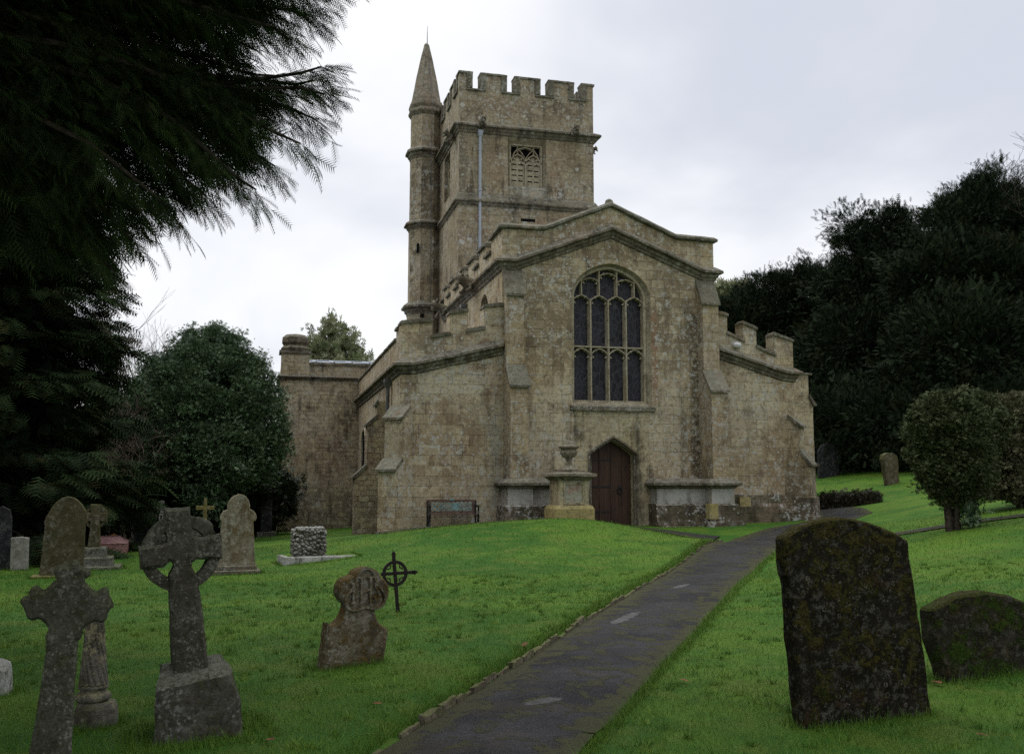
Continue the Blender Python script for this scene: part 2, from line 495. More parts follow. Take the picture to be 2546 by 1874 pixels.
def gravestone_mat(name, cols, **kw):
    d = dict(lichen=0.5, grime=0.5, joints=0.0, coord='object', scale=3.0, bump=0.8, spots=0.3)
    d.update(kw)
    return stone(name, cols, **d)
M['granite'] = gravestone_mat('lichened grey granite', ((0.042, 0.044, 0.029), (0.060, 0.060, 0.043), (0.018, 0.018, 0.011)), lichen=0.9, lich_col=(0.165, 0.165, 0.13), grime=0.5, moss=0.6, moss_col=(0.050, 0.054, 0.020), spots=0.1, scale=6.0, bump=1.0)
M['granite2'] = gravestone_mat('pitted grey granite', ((0.044, 0.042, 0.029), (0.064, 0.061, 0.046), (0.018, 0.016, 0.011)), lichen=0.9, lich_col=(0.18, 0.18, 0.145), grime=0.6, moss=0.4, moss_col=(0.05, 0.05, 0.02), spots=0.15, scale=6.0, bump=1.0)
M['plinthgranite'] = gravestone_mat('rough plinth granite', ((0.055, 0.050, 0.039), (0.082, 0.078, 0.064), (0.027, 0.024, 0.018)), lichen=0.8, lich_col=(0.20, 0.20, 0.18), grime=0.5, moss=0.25, spots=0.25, scale=4.0, bump=1.0)
def mossy_mat(name, dark, brown, olive, green, ring, green_amt, ring_amt):
    """a face overgrown with cushions of moss, rust-brown crust and little pale lichen rings"""
    m, N, p = new_mat(name)
    pos = N.new('ShaderNodeTexCoord').outputs['Object']
    nz = N.sep(N.new('ShaderNodeNewGeometry').outputs['Normal'])[2]
    z = N.sep(pos)[2]
    a = N.noise(pos, 4.0, 6.0, 0.7); b_ = N.noise(N.vmath('ADD', pos, (3, 1, 7)), 7.5, 7.0, 0.75, 0.6); d_ = N.noise(N.vmath('ADD', pos, (9, 5, 2)), 2.6, 5.0, 0.65); f = N.noise(pos, 55.0, 4.0, 0.75)
    c = N.mix(N.step(a, 0.42, 0.62), dark, tuple(k * 1.9 for k in dark))
    c = N.mix(N.math('MULTIPLY', N.step(N.noise(N.vmath('ADD', pos, (6, 6, 1)), 5.5, 6.0, 0.72), 0.53, 0.64), 0.8), c, brown)
    c = N.mix(N.math('MULTIPLY', N.step(N.noise(N.vmath('ADD', pos, (1, 4, 9)), 14.0, 7.0, 0.8), 0.50, 0.58), 0.75), c, tuple(k * 0.42 for k in ring))
    om = N.step(N.math('ADD', b_, N.math('ADD', N.math('MULTIPLY', nz, 0.25), N.math('MULTIPLY', N.math('SUBTRACT', z, 0.7), 0.05))), 0.49, 0.57)
    c = N.mix(N.math('MULTIPLY', om, 0.9), c, N.mix(N.step(f, 0.3, 0.68), tuple(k * 0.3 for k in olive), tuple(k * 1.5 for k in olive)))
    gm = N.math('MULTIPLY', N.step(N.math('ADD', N.math('MULTIPLY', d_, 0.6), N.math('MULTIPLY', b_, 0.4)), 0.62 - green_amt, 0.70 - green_amt), 0.95)
    c = N.mix(gm, c, N.mix(N.step(f, 0.3, 0.68), tuple(k * 0.3 for k in green), tuple(k * 1.6 for k in green)))
    v = N.new('ShaderNodeTexVoronoi', feature='F1')
    N.put(v.inputs['Vector'], N.vmath('ADD', pos, N.comb(N.math('MULTIPLY', a, 0.05), 0.0, N.math('MULTIPLY', b_, 0.05))))
    v.inputs['Scale'].default_value = 23.0
    rad = N.math('ADD', N.math('MULTIPLY', N.sep(v.outputs['Color'])[1], 0.24), 0.10)
    off = N.math('ABSOLUTE', N.math('SUBTRACT', v.outputs['Distance'], rad))
    rm = N.math('MULTIPLY', N.step(off, 0.11, 0.03), N.math('MULTIPLY', N.step(N.sep(v.outputs['Color'])[0], 0.28, 0.36), N.step(N.noise(N.vmath('ADD', pos, (2, 8, 2)), 3.2, 5.0, 0.65), 0.42, 0.54)))
    rm = N.math('MULTIPLY', N.math('MULTIPLY', rm, N.step(f, 0.35, 0.6)), ring_amt)
    c = N.mix(rm, c, ring)
    N.put(p.inputs['Base Color'], c)
    p.inputs['Roughness'].default_value = 0.95
    p.inputs['Specular IOR Level'].default_value = 0.08
    h = N.math('ADD', N.math('MULTIPLY', N.math('MAXIMUM', om, gm), 0.6), N.math('ADD', N.math('MULTIPLY', f, 0.5), N.math('MULTIPLY', rm, 0.5)))
    bu = N.new('ShaderNodeBump'); bu.inputs['Strength'].default_value = 0.9; bu.inputs['Distance'].default_value = 0.02
    N.put(bu.inputs['Height'], h); N.link(bu.outputs[0], p.inputs['Normal'])
    return m
M['mossy'] = mossy_mat('moss and lichen covered stone', (0.008, 0.007, 0.005), (0.033, 0.021, 0.009), (0.038, 0.034, 0.008), (0.016, 0.023, 0.004), (0.17, 0.16, 0.125), 0.06, 0.9)
M['mossgreen'] = mossy_mat('green mossed stone', (0.016, 0.014, 0.010), (0.045, 0.032, 0.014), (0.030, 0.032, 0.007), (0.022, 0.040, 0.005), (0.17, 0.16, 0.125), 0.13, 0.4)
M['ihs'] = gravestone_mat('ochre lichened limestone', ((0.105, 0.078, 0.043), (0.135, 0.12, 0.085), (0.045, 0.034, 0.02)), lichen=0.75, lich_col=(0.24, 0.235, 0.195), grime=0.7, moss=0.75, moss_col=(0.105, 0.066, 0.013), spots=0.2, scale=3.6, bump=1.0)
M['buff'] = gravestone_mat('buff headstone', ((0.15, 0.12, 0.07), (0.20, 0.18, 0.13), (0.12, 0.072, 0.034)), lichen=0.45, grime=0.55, moss=0.3, moss_col=(0.14, 0.12, 0.03), spots=0.1, scale=1.6)
M['olive'] = gravestone_mat('olive headstone', ((0.060, 0.049, 0.025), (0.072, 0.063, 0.033), (0.044, 0.031, 0.015)), lichen=0.2, grime=0.4, moss=0.5, moss_col=(0.07, 0.075, 0.018), spots=0.05, scale=1.6)
M['paleslab'] = gravestone_mat('pale headstone', ((0.22, 0.21, 0.175), (0.25, 0.245, 0.21), (0.17, 0.15, 0.11)), lichen=0.3, grime=0.3, spots=0.1, scale=1.6)
M['darkslate'] = gravestone_mat('dark slate', ((0.017, 0.019, 0.020), (0.025, 0.027, 0.029), (0.012, 0.013, 0.012)), lichen=0.15, grime=0.3, spots=0.05, scale=1.5)
M['dim'] = gravestone_mat('dim grey stone', ((0.09, 0.087, 0.07), (0.12, 0.117, 0.10), (0.06, 0.055, 0.037)), lichen=0.4, grime=0.5, moss=0.4, spots=0.2, scale=1.8)
M['pinkgranite'] = gravestone_mat('pink granite', ((0.27, 0.13, 0.12), (0.32, 0.17, 0.155), (0.22, 0.10, 0.09)), lichen=0.2, lich_col=(0.5, 0.46, 0.46), grime=0.15, spots=0.0, scale=3.0, wet=0.5)
M['yellowstone'] = gravestone_mat('yellow lichened stone', ((0.16, 0.135, 0.04), (0.19, 0.165, 0.055), (0.12, 0.10, 0.03)), lichen=0.2, grime=0.2, spots=0.0, scale=2.0)
M['cobble'] = gravestone_mat('flint cobbles', ((0.10, 0.09, 0.068), (0.19, 0.18, 0.155), (0.05, 0.042, 0.03)), lichen=0.8, lich_col=(0.42, 0.42, 0.39), grime=0.45, spots=0.4, scale=1.8)
M['marble'] = gravestone_mat('weathered white marble', ((0.30, 0.295, 0.27), (0.36, 0.355, 0.33), (0.15, 0.14, 0.12)), lichen=0.5, grime=0.75, moss=0.2, spots=0.2, scale=2.4)
M['columnstone'] = gravestone_mat('stained column stone', ((0.11, 0.10, 0.08), (0.14, 0.13, 0.108), (0.055, 0.046, 0.034)), lichen=0.5, lich_col=(0.40, 0.36, 0.20), grime=0.6, moss=0.25, spots=0.25, scale=2.6)
M['urn'] = stone('urn stone', ((0.15, 0.12, 0.085), (0.19, 0.16, 0.12), (0.09, 0.07, 0.05)), lichen=0.45, grime=0.5, joints=0.0, scale=2.5, moss=0.25)
M['pedestal'] = stone('pedestal panel', ((0.30, 0.27, 0.19), (0.27, 0.275, 0.23), (0.34, 0.20, 0.15)), lichen=0.2, grime=0.4, joints=0.0, spots=0.0, scale=1.6)
M['iron'] = plain('rusty black iron', (0.018, 0.013, 0.011), 0.75, 0.3, 20, spec=0.25)
M['wood'] = None
M['lead'] = plain('lead sheet', (0.30, 0.33, 0.37), 0.5, 0.12, 3.0, spec=0.4)
M['greypipe'] = plain('grey painted pipe', (0.30, 0.32, 0.35), 0.5, 0.08, 6.0)
M['darkpipe'] = plain('dark iron pipe', (0.10, 0.10, 0.095), 0.6, 0.2, 6.0)
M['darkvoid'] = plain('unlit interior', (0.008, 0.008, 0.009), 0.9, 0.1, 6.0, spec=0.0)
M['blackiron'] = plain('black cast iron', (0.012, 0.012, 0.012), 0.5, 0.2, 12.0)
M['greencast'] = plain('green painted cast panel', (0.15, 0.25, 0.24), 0.55, 0.2, 10.0)
M['benchwood'] = plain('worn bench timber', (0.10, 0.062, 0.045), 0.7, 0.25, 14.0)
M['lamp'] = plain('white lamp housing', (0.5, 0.5, 0.48), 0.5, 0.1, 10.0)
M['bark'] = plain('dark bark', (0.045, 0.036, 0.027), 0.9, 0.35, 12.0, spec=0.1)
M['twig'] = plain('bare twigs', (0.17, 0.135, 0.105), 0.9, 0.25, 5.0, spec=0.1)
M['rod'] = plain('metal rod', (0.09, 0.09, 0.09), 0.5, 0.1, 10.0)

def door_mat():
    m, N, p = new_mat('dark oak planks')
    pos = N.new('ShaderNodeNewGeometry').outputs['Position']
    x, y, z = N.sep(pos)
    grain = N.noise(N.comb(N.math('MULTIPLY', x, 26.0), y, N.math('MULTIPLY', z, 1.6)), 1.0, 5.0, 0.6, 0.5)
    pl = N.noise(N.comb(N.math('MULTIPLY', x, 2.1), 0.0, 0.0), 2.0, 1.0)
    c = N.mix(N.step(grain, 0.3, 0.75), (0.022, 0.0115, 0.0075), (0.078, 0.038, 0.022))
    c = N.mix(N.math('MULTIPLY', N.step(pl, 0.35, 0.65), 0.5), c, (0.040, 0.021, 0.012))
    damp = N.step(N.math('ADD', z, N.math('MULTIPLY', grain, 0.4)), 1.0, 0.4)
    c = N.mix(N.math('MULTIPLY', damp, 0.4), c, (0.03, 0.02, 0.014))
    N.put(p.inputs['Base Color'], c)
    p.inputs['Roughness'].default_value = 0.6
    p.inputs['Specular IOR Level'].default_value = 0.25
    b = N.new('ShaderNodeBump'); b.inputs['Strength'].default_value = 0.4; b.inputs['Distance'].default_value = 0.01
    N.link(grain, b.inputs['Height']); N.link(b.outputs[0], p.inputs['Normal'])
    return m
M['wood'] = door_mat()

def glass_mat():
    m, N, p = new_mat('leaded glass behind wire guard')
    pos = N.new('ShaderNodeNewGeometry').outputs['Position']
    x, y, z = N.sep(pos)
    wn = N.noise(pos, 2.2, 3.0)
    vec = N.comb(N.math('ADD', x, N.math('MULTIPLY', wn, 0.12)), 0.0, N.math('MULTIPLY', N.math('ADD', z, N.math('MULTIPLY', wn, 0.2)), 0.55))
    e = N.voronoi(vec, 7.5, 'DISTANCE_TO_EDGE')
    cell = N.sep(N.voronoi(vec, 7.5, 'F1', out='Color'))[0]
    base = N.mix(cell, (0.009, 0.0085, 0.012), (0.024, 0.023, 0.030))
    base = N.mix(N.step(N.noise(N.vmath('ADD', pos, (3, 1, 1)), 3.0, 3.0), 0.55, 0.72), base, (0.006, 0.006, 0.009))
    lead = N.step(e, 0.05, 0.015)
    c = N.mix(N.math('MULTIPLY', lead, 0.8), base, (0.060, 0.058, 0.066))
    N.put(p.inputs['Base Color'], c)
    p.inputs['Roughness'].default_value = 0.5
    p.inputs['Specular IOR Level'].default_value = 0.2
    return m
M['glass'] = glass_mat()

def leaf_mat(name, dark, lite, spec=0.25, rough=0.55, third=None):
    m, N, p = new_mat(name)
    a = N.new('ShaderNodeAttribute', attribute_name='tint')
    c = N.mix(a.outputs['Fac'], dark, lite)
    if third:
        pos = N.new('ShaderNodeNewGeometry').outputs['Position']
        c = N.mix(N.math('MULTIPLY', N.step(N.noise(pos, 0.9, 4.0, 0.6), 0.56, 0.70), 0.8), c, third)
    N.put(p.inputs['Base Color'], c)
    p.inputs['Roughness'].default_value = rough
    p.inputs['Specular IOR Level'].default_value = spec
    return m
M['cypress'] = leaf_mat('cypress sprays', (0.011, 0.019, 0.008), (0.052, 0.085, 0.024), spec=.1, rough=.8)
M['conifer'] = leaf_mat('conifer sprays', (0.012, 0.022, 0.010), (0.030, 0.050, 0.016), third=(0.060, 0.046, 0.014), spec=.08, rough=.85)
M['yew'] = leaf_mat('yew sprays', (0.010, 0.018, 0.010), (0.026, 0.040, 0.018), third=(0.030, 0.031, 0.012), spec=.08, rough=.85)
M['holly'] = leaf_mat('holly leaves', (0.026, 0.052, 0.024), (0.135, 0.200, 0.100), spec=0.32, rough=0.45)
M['bush'] = leaf_mat('clipped bush leaves', (0.040, 0.048, 0.020), (0.115, 0.116, 0.062), third=(0.050, 0.070, 0.022), spec=.12, rough=.75)
M['bush_green'] = leaf_mat('looser green bush leaves', (0.026, 0.040, 0.014), (0.088, 0.104, 0.048), third=(0.036, 0.062, 0.018), spec=.12, rough=.75)
M['bush_olive'] = leaf_mat('pale olive bush leaves', (0.046, 0.046, 0.022), (0.150, 0.142, 0.084), third=(0.062, 0.070, 0.028), spec=.12, rough=.75)
M['shrub'] = leaf_mat('dark shrub leaves', (0.010, 0.017, 0.008), (0.022, 0.036, 0.013))
M['palefol'] = leaf_mat('pale autumn leaves', (0.13, 0.16, 0.08), (0.34, 0.34, 0.21))
M['hedge'] = leaf_mat('low hedge leaves', (0.018, 0.020, 0.010), (0.045, 0.036, 0.020))
M['wood_mass'] = leaf_mat('distant wood', (0.008, 0.013, 0.007), (0.016, 0.024, 0.011), spec=.05, rough=.9)


# ------------------------------------------------------------------ terrain
CTRL = np.array([
    (-8, -4, 0), (0, -4, 0), (8, -4, .2), (-1.07, 5.76, 0), (-.38, 6.37, 0), (.76, 8.46, 0), (1.55, 11.5, .05), (3.84, 5.74, .03), (5.52, 6.53, .1),
    (-5, 6, 0), (-10, 8, -.05), (-3.72, 19.71, -.15), (-.48, 19.24, -.12), (.98, 21.71, -.1), (-4.88, 22.16, -.2), (-3.38, 22.02, -.2),
    (-3.76, 27.3, -.25), (-1.74, 31.1, -.3), (.04, 36.87, -.35), (-10, 25, -.4), (-12, 40, -.5), (-25, 30, -.6), (1, 41, -.4),
    (.72, 5.98, 0), (2.43, 8.82, 0), (4.56, 12.35, 0), (7.55, 17.1, .02), (11.64, 23.2, .08), (1.86, 5.66, 0), (4.19, 9.29, 0), (8.28, 15.71, 0),
    (10.36, 18.6, .08), (13.1, 22, .22), (17.7, 27.5, .6),
    (2.9, 23.7, .28), (4.2, 24, .45), (6, 24, .60), (7.7, 23.7, .68), (9, 23.5, .5), (10.4, 23.5, .22),
    (3, 27.3, .18), (6, 27.2, .40), (10, 27.3, .34), (14, 27, .33), (16.8, 26.8, .45), (12, 25.6, .2),
    (13.3, 16.7, .65), (15, 16.5, .92), (8, 9, .33), (14, 10, .85), (12, 5, .6),
    (19.5, 25.5, 1.05), (21, 23.5, 1.4), (20.5, 30, .95), (24, 33, 1.6), (26.7, 42, 2.3), (32, 36, 2.6), (19, 36, .9), (35, 25, 2.8), (45, 45, 4.2),
    (30, 60, 4), (10, 60, .5), (-10, 70, 0), (-40, 40, -.5), (60, 20, 5), (40, 5, 3), (20, 0, 1.5), (-40, 0, -.4), (10, 44, .3), (0, 100, 1), (60, 90, 7), (-60, 90, 0)], float)
def _rbf_fit():
    d = np.sqrt(((CTRL[:, None, :2] - CTRL[None, :, :2]) ** 2).sum(-1) + 1.0)
    n = len(CTRL)
    A = np.zeros((n + 3, n + 3))
    A[:n, :n] = d + np.eye(n) * -0.02
    A[:n, n] = 1; A[:n, n + 1:] = CTRL[:, :2]
    A[n, :n] = 1; A[n + 1:, :n] = CTRL[:, :2].T
    return np.linalg.solve(A, np.concatenate([CTRL[:, 2], [0, 0, 0]]))
_WT = _rbf_fit()
def base_z(x, y):
    x = np.atleast_1d(np.asarray(x, float)); y = np.atleast_1d(np.asarray(y, float))
    out = np.empty(x.shape)
    for i in range(0, x.size, 40000):
        xx, yy = x[i:i + 40000], y[i:i + 40000]
        d = np.sqrt((xx[:, None] - CTRL[None, :, 0]) ** 2 + (yy[:, None] - CTRL[None, :, 1]) ** 2 + 1.0)
        out[i:i + 40000] = d @ _WT[:-3] + _WT[-3] + _WT[-2] * xx + _WT[-1] * yy
    return out

KERB = np.array([(-1.5, 2.2), (0.0, 4.75), (.72, 5.98), (1.39, 7.11), (2.43, 8.82), (3.4, 10.45), (4.56, 12.35), (6.0, 14.7), (7.55, 17.1), (9.4, 20.0), (10.6, 21.75), (11.3, 22.7)])
PRIGHT = np.array([(-.1, 2.2), (1.2, 4.6), (1.86, 5.66), (2.55, 6.72), (3.5, 8.25), (4.4, 9.6), (5.75, 11.65), (7.2, 13.95), (8.75, 16.3), (10.6, 18.9), (12.1, 20.8), (13.0, 21.9)])
def poly_dist(x, y, line):
    """unsigned distance to a polyline, and the side (+1 = left of it)"""
    best = np.full(x.shape, 1e9); side = np.ones(x.shape)
    for a, b in zip(line[:-1], line[1:]):
        d = b - a; L2 = (d ** 2).sum()
        t = np.clip(((x - a[0]) * d[0] + (y - a[1]) * d[1]) / L2, 0, 1)
        px, py = a[0] + t * d[0], a[1] + t * d[1]
        dd = np.hypot(x - px, y - py)
        s = np.sign(d[0] * (y - a[1]) - d[1] * (x - a[0]))
        m = dd < best
        best = np.where(m, dd, best); side = np.where(m, s, side)
    return best, side
def sstep(v, a, b):
    t = np.clip((v - a) / (b - a), 0, 1)
    return t * t * (3 - 2 * t)
def ground_z(x, y):
    x = np.atleast_1d(np.asarray(x, float)); y = np.atleast_1d(np.asarray(y, float))
    z = base_z(x, y)
    d, s = poly_dist(x, y, KERB)
    dl = np.where(s > 0, d, 0)
    z += 0.085 * sstep(dl, 0.02, 0.22) * np.exp(-dl / 3.0) * (1 - sstep(y, 21.2, 22.8))
    d2, s2 = poly_dist(x, y, PRIGHT)
    dr = np.where(s2 < 0, d2, 0)
    z += 0.035 * sstep(dr, 0.0, 0.2) * np.exp(-dr / 2.0)
    inside = (s <= 0) & (s2 >= 0)
    z -= np.where(inside & (d < 3) & (d2 < 3), 0.02, 0)
    return z
def gz(x, y):
    return float(ground_z(x, y)[0])

def lawn_mat():
    m, N, p = new_mat('lawn turf')
    pos = N.new('ShaderNodeNewGeometry').outputs['Position']
    a = N.noise(pos, 0.35, 4.0, 0.6); b = N.noise(pos, 1.8, 5.0, 0.65); c_ = N.noise(pos, 22.0, 5.0, 0.75); d = N.noise(pos, 90.0, 3.0, 0.7)
    c = N.mix(N.step(a, 0.40, 0.60), (0.030, 0.099, 0.007), (0.074, 0.150, 0.012))
    c = N.mix(N.math('MULTIPLY', N.step(N.noise(N.vmath('ADD', pos, (8, 1, 3)), 0.9, 6.0, 0.7), 0.52, 0.62), 0.65), c, (0.022, 0.080, 0.006))
    c = N.mix(N.math('MULTIPLY', N.step(b, 0.48, 0.64), 0.7), c, (0.092, 0.132, 0.018))
    c = N.mix(N.math('MULTIPLY', N.step(c_, 0.52, 0.75), 0.6), c, (0.026, 0.066, 0.007))
    c = N.mix(N.math('MULTIPLY', N.step(d, 0.5, 0.75), 0.4), c, (0.085, 0.18, 0.022))
    c = N.mix(N.math('MULTIPLY', N.step(N.noise(N.vmath('ADD', pos, (5, 5, 5)), 5.0, 5.0, 0.7), 0.64, 0.75), 0.5), c, (0.05, 0.045, 0.018))
    N.put(p.inputs['Base Color'], c)
    p.inputs['Roughness'].default_value = 0.8
    p.inputs['Specular IOR Level'].default_value = 0.15
    bu = N.new('ShaderNodeBump'); bu.inputs['Strength'].default_value = 0.9; bu.inputs['Distance'].default_value = 0.03
    N.put(bu.inputs['Height'], N.math('ADD', c_, N.math('MULTIPLY', d, 0.5)))
    N.link(bu.outputs[0], p.inputs['Normal'])
    return m
M['lawn'] = lawn_mat()

def axis(parts):
    out = []
    for a, b, st in parts:
        out += list(np.arange(a, b, st))
    out.append(parts[-1][1])
    return np.array(out)
def np_mesh(name, verts, faces_idx, nper):
    """mesh from a vertex array and a flat index array of faces with nper corners"""
    me = bpy.data.meshes.new(name)
    nf = len(faces_idx) // nper
    me.vertices.add(len(verts)); me.vertices.foreach_set('co', np.asarray(verts, np.float32).ravel())
    me.loops.add(len(faces_idx)); me.loops.foreach_set('vertex_index', np.asarray(faces_idx, np.int32))
    me.polygons.add(nf)
    me.polygons.foreach_set('loop_start', np.arange(0, nf * nper, nper, dtype=np.int32))
    me.polygons.foreach_set('loop_total', np.full(nf, nper, np.int32))
    me.update(calc_edges=True)
    return me
def grid_mesh(name, xs, ys, zf):
    X, Y = np.meshgrid(xs, ys)
    Z = zf(X.ravel(), Y.ravel())
    v = np.stack([X.ravel(), Y.ravel(), Z], 1)
    nx, ny = len(xs), len(ys)
    i = (np.arange(ny - 1)[:, None] * nx + np.arange(nx - 1)[None, :]).ravel()
    f = np.stack([i, i + 1, i + 1 + nx, i + nx], 1).ravel()
    me = np_mesh(name, v, f, 4)
    me.polygons.foreach_set('use_smooth', [True] * len(me.polygons))
    return me
xs = axis([(-400, -40, 30), (-40, -12, 2), (-12, -3, .4), (-3, 14, .11), (14, 24, .3), (24, 60, 1.5), (60, 400, 30)])
ys = axis([(-40, 0, 4), (0, 4, .5), (4, 24, .11), (24, 34, .25), (34, 60, 1.0), (60, 130, 5), (130, 900, 60)])
lawn = link_mesh('lawn', grid_mesh('lawn', xs, ys, lambda x, y: np.where((np.abs(x) > 60) | (y > 100) | (y < -10), base_z(np.clip(x, -60, 60), np.clip(y, -10, 100)), ground_z(x, y))), M['lawn'])
tag(lawn, kind='structure')

def tarmac_mat():
    m, N, p = new_mat('damp tarmac path')
    pos = N.new('ShaderNodeNewGeometry').outputs['Position']
    a = N.noise(pos, 0.7, 4.0, 0.6); b = N.noise(pos, 4.0, 5.0, 0.7, 0.5); f = N.noise(pos, 60.0, 3.0, 0.7)
    e = N.new('ShaderNodeAttribute', attribute_name='edge').outputs['Fac']
    c = N.mix(N.step(a, 0.35, 0.65), (0.007, 0.007, 0.008), (0.0145, 0.0143, 0.0155))
    c = N.mix(N.math('MULTIPLY', N.step(f, 0.5, 0.66), 0.75), c, (0.062, 0.060, 0.058))
    c = N.mix(N.math('MULTIPLY', N.step(N.noise(N.vmath('ADD', pos, (8, 2, 1)), 28.0, 4.0, 0.8), 0.56, 0.66), 0.7), c, (0.010, 0.010, 0.010))
    c = N.mix(N.math('MULTIPLY', N.step(N.noise(N.vmath('ADD', pos, (3, 7, 1)), 1.6, 5.0, 0.7), 0.55, 0.66), 0.5), c, (0.045, 0.036, 0.026))
    ms = N.step(N.math('ADD', N.math('MULTIPLY', b, 0.8), N.math('MULTIPLY', e, 0.20)), 0.425, 0.49)
    c = N.mix(N.math('MULTIPLY', ms, 0.85), c, N.mix(f, (0.016, 0.018, 0.006), (0.070, 0.068, 0.020)))
    # three pale patches in the surface
    px_, py_, pz_ = N.sep(pos)
    for (wx, wy, al, L, Wd) in ((1.99, 6.90, 25, .19, .075), (4.10, 10.78, 52, .50, .085), (6.15, 13.80, 48, .36, .08)):
        ca, sa = math.cos(R(al)), math.sin(R(al))
        ux = N.math('SUBTRACT', px_, wx); uy = N.math('SUBTRACT', py_, wy)
        a_ = N.math('DIVIDE', N.math('ADD', N.math('MULTIPLY', ux, ca), N.math('MULTIPLY', uy, sa)), L)
        d_ = N.math('DIVIDE', N.math('SUBTRACT', N.math('MULTIPLY', uy, ca), N.math('MULTIPLY', ux, sa)), Wd)
        q = N.math('ADD', N.math('POWER', N.math('ABSOLUTE', a_), 2.0), N.math('POWER', N.math('ABSOLUTE', d_), 2.0))
        q = N.math('ADD', q, N.math('MULTIPLY', N.math('SUBTRACT', N.noise(pos, 13.0, 5.0, 0.7), 0.5), 3.2))
        c = N.mix(N.math('MULTIPLY', N.step(q, 1.15, 0.55), N.math('ADD', 0.55, N.math('MULTIPLY', f, 0.5))), c, (0.105, 0.103, 0.100))
    N.put(p.inputs['Base Color'], c)
    wet = N.math('MULTIPLY', N.step(a, 0.42, 0.6), N.step(ms, 0.6, 0.1))
    N.put(p.inputs['Roughness'], N.math('SUBTRACT', 0.85, N.math('MULTIPLY', wet, 0.25)))
    p.inputs['Specular IOR Level'].default_value = 0.25
    bu = N.new('ShaderNodeBump'); bu.inputs['Strength'].default_value = 0.9; bu.inputs['Distance'].default_value = 0.022
    N.put(bu.inputs['Height'], N.math('ADD', N.math('ADD', f, b), N.math('MULTIPLY', ms, 0.8)))
    N.link(bu.outputs[0], p.inputs['Normal'])
    return m
M['tarmac'] = tarmac_mat()
def resample(line, step):
    seg = np.hypot(*(np.diff(line, axis=0).T)); s = np.concatenate([[0], np.cumsum(seg)])
    t = np.linspace(0, s[-1], max(2, int(s[-1] / step)))
    return np.stack([np.interp(t, s, line[:, 0]), np.interp(t, s, line[:, 1])], 1)
def path_strip(name, left, right, n, lift=0.012, cols=13, edge_noise=0.05):
    def par(l):
        seg = np.hypot(*(np.diff(l, axis=0).T)); s = np.concatenate([[0], np.cumsum(seg)]) / seg.sum()
        t = np.linspace(0, 1, n)
        return np.stack([np.interp(t, s, l[:, 0]), np.interp(t, s, l[:, 1])], 1)
    Lp, Rp = par(left), par(right)
    Rp = Rp + (Rp - Lp) / np.hypot(*(Rp - Lp).T)[:, None] * np.array([edge_noise * (mnoise.noise(Vector((p[0] * 1.3, p[1] * 1.3, 3))) + 0.7 * mnoise.noise(Vector((p[0] * 5, p[1] * 5, 9)))) for p in Rp])[:, None]
    k = np.linspace(0, 1, cols)
    P = Lp[:, None, :] * (1 - k)[None, :, None] + Rp[:, None, :] * k[None, :, None]
    x, y = P[..., 0].ravel(), P[..., 1].ravel()
    crown = (0.03 * (1 - (2 * k - 1) ** 2))[None, :].repeat(n, 0).ravel()
    z = base_z(x, y) + lift + crown
    i = (np.arange(n - 1)[:, None] * cols + np.arange(cols - 1)[None, :]).ravel()
    me = np_mesh(name, np.stack([x, y, z], 1), np.stack([i, i + 1, i + 1 + cols, i + cols], 1).ravel(), 4)
    at_ = me.attributes.new('edge', 'FLOAT', 'POINT')
    at_.data.foreach_set('value', (np.abs(2 * k - 1) ** 3)[None, :].repeat(n, 0).ravel().astype(np.float32))
    me.polygons.foreach_set('use_smooth', [True] * len(me.polygons))
    return tag(link_mesh(name, me, M['tarmac']), kind='structure')
PL = np.vstack([KERB, [(12.2, 23.9), (14.2, 25.6), (16.4, 26.9), (17.6, 28.6), (17.9, 33.0), (18.0, 44)]])
PR = np.vstack([PRIGHT, [(14.2, 23.2), (16.0, 24.6), (18.0, 26.1), (19.0, 28.2), (19.3, 33.0), (19.4, 44)]])
path_strip('path', PL, PR, 260)
# branch along the church front and the narrow side path up the slope
path_strip('front_path', np.array([(12.1, 24.5), (11.0, 25.9), (8.0, 26.75), (3.0, 26.9)]), np.array([(11.2, 23.1), (10.2, 24.9), (7.5, 25.6), (3.0, 25.7)]), 60, 0.02)
path_strip('side_path', np.array([(12.7, 20.9), (13.1, 18.5), (15.2, 16.95), (19.0, 15.3), (30, 12)]), np.array([(12.2, 20.0), (12.7, 18.0), (14.9, 16.5), (18.8, 14.85), (29.8, 11.5)]), 80, 0.03, 7)

# kerb of worn stones along the left edge
kb = MB()
kp = resample(KERB, 0.33)
for i in range(len(kp) - 1):
    a, b = kp[i], kp[i + 1]
    d = (b - a) / np.linalg.norm(b - a); nrm = np.array([-d[1], d[0]])
    if random.random() < 0.06: continue
    w = random.uniform(0.035, 0.06); hh = random.uniform(0.025, 0.06)
    z0 = min(gz(*a), gz(*b)) - 0.08; zt = float(base_z(a[0], a[1])[0]) + hh
    a2 = a + d * random.uniform(0.004, 0.03); b2 = b - d * random.uniform(0.0, 0.02)
    o = nrm * random.uniform(-0.02, 0.015)
    q = [a2 + o, b2 + o, b2 + o + nrm * w, a2 + o + nrm * w]
    kb.add([(*p, z0) for p in q] + [(*(p + (nrm * 0.006 if j < 2 else -nrm * 0.008)), zt + random.uniform(-.008, .008)) for j, p in enumerate(q)],
           [(0, 3, 2, 1), (4, 5, 6, 7), (0, 1, 5, 4), (1, 2, 6, 5), (2, 3, 7, 6), (3, 0, 4, 7)])
M['kerb'] = stone('kerb stone', ((0.075, 0.062, 0.042), (0.11, 0.095, 0.07), (0.035, 0.03, 0.02)), lichen=0.6, lich_col=(0.26, 0.22, 0.16), grime=0.5, joints=0.0, moss=0.7, scale=3.0)
tag(kb.build('kerb', M['kerb'], rough=(0.014, 10.0, 0.09)), kind='structure')


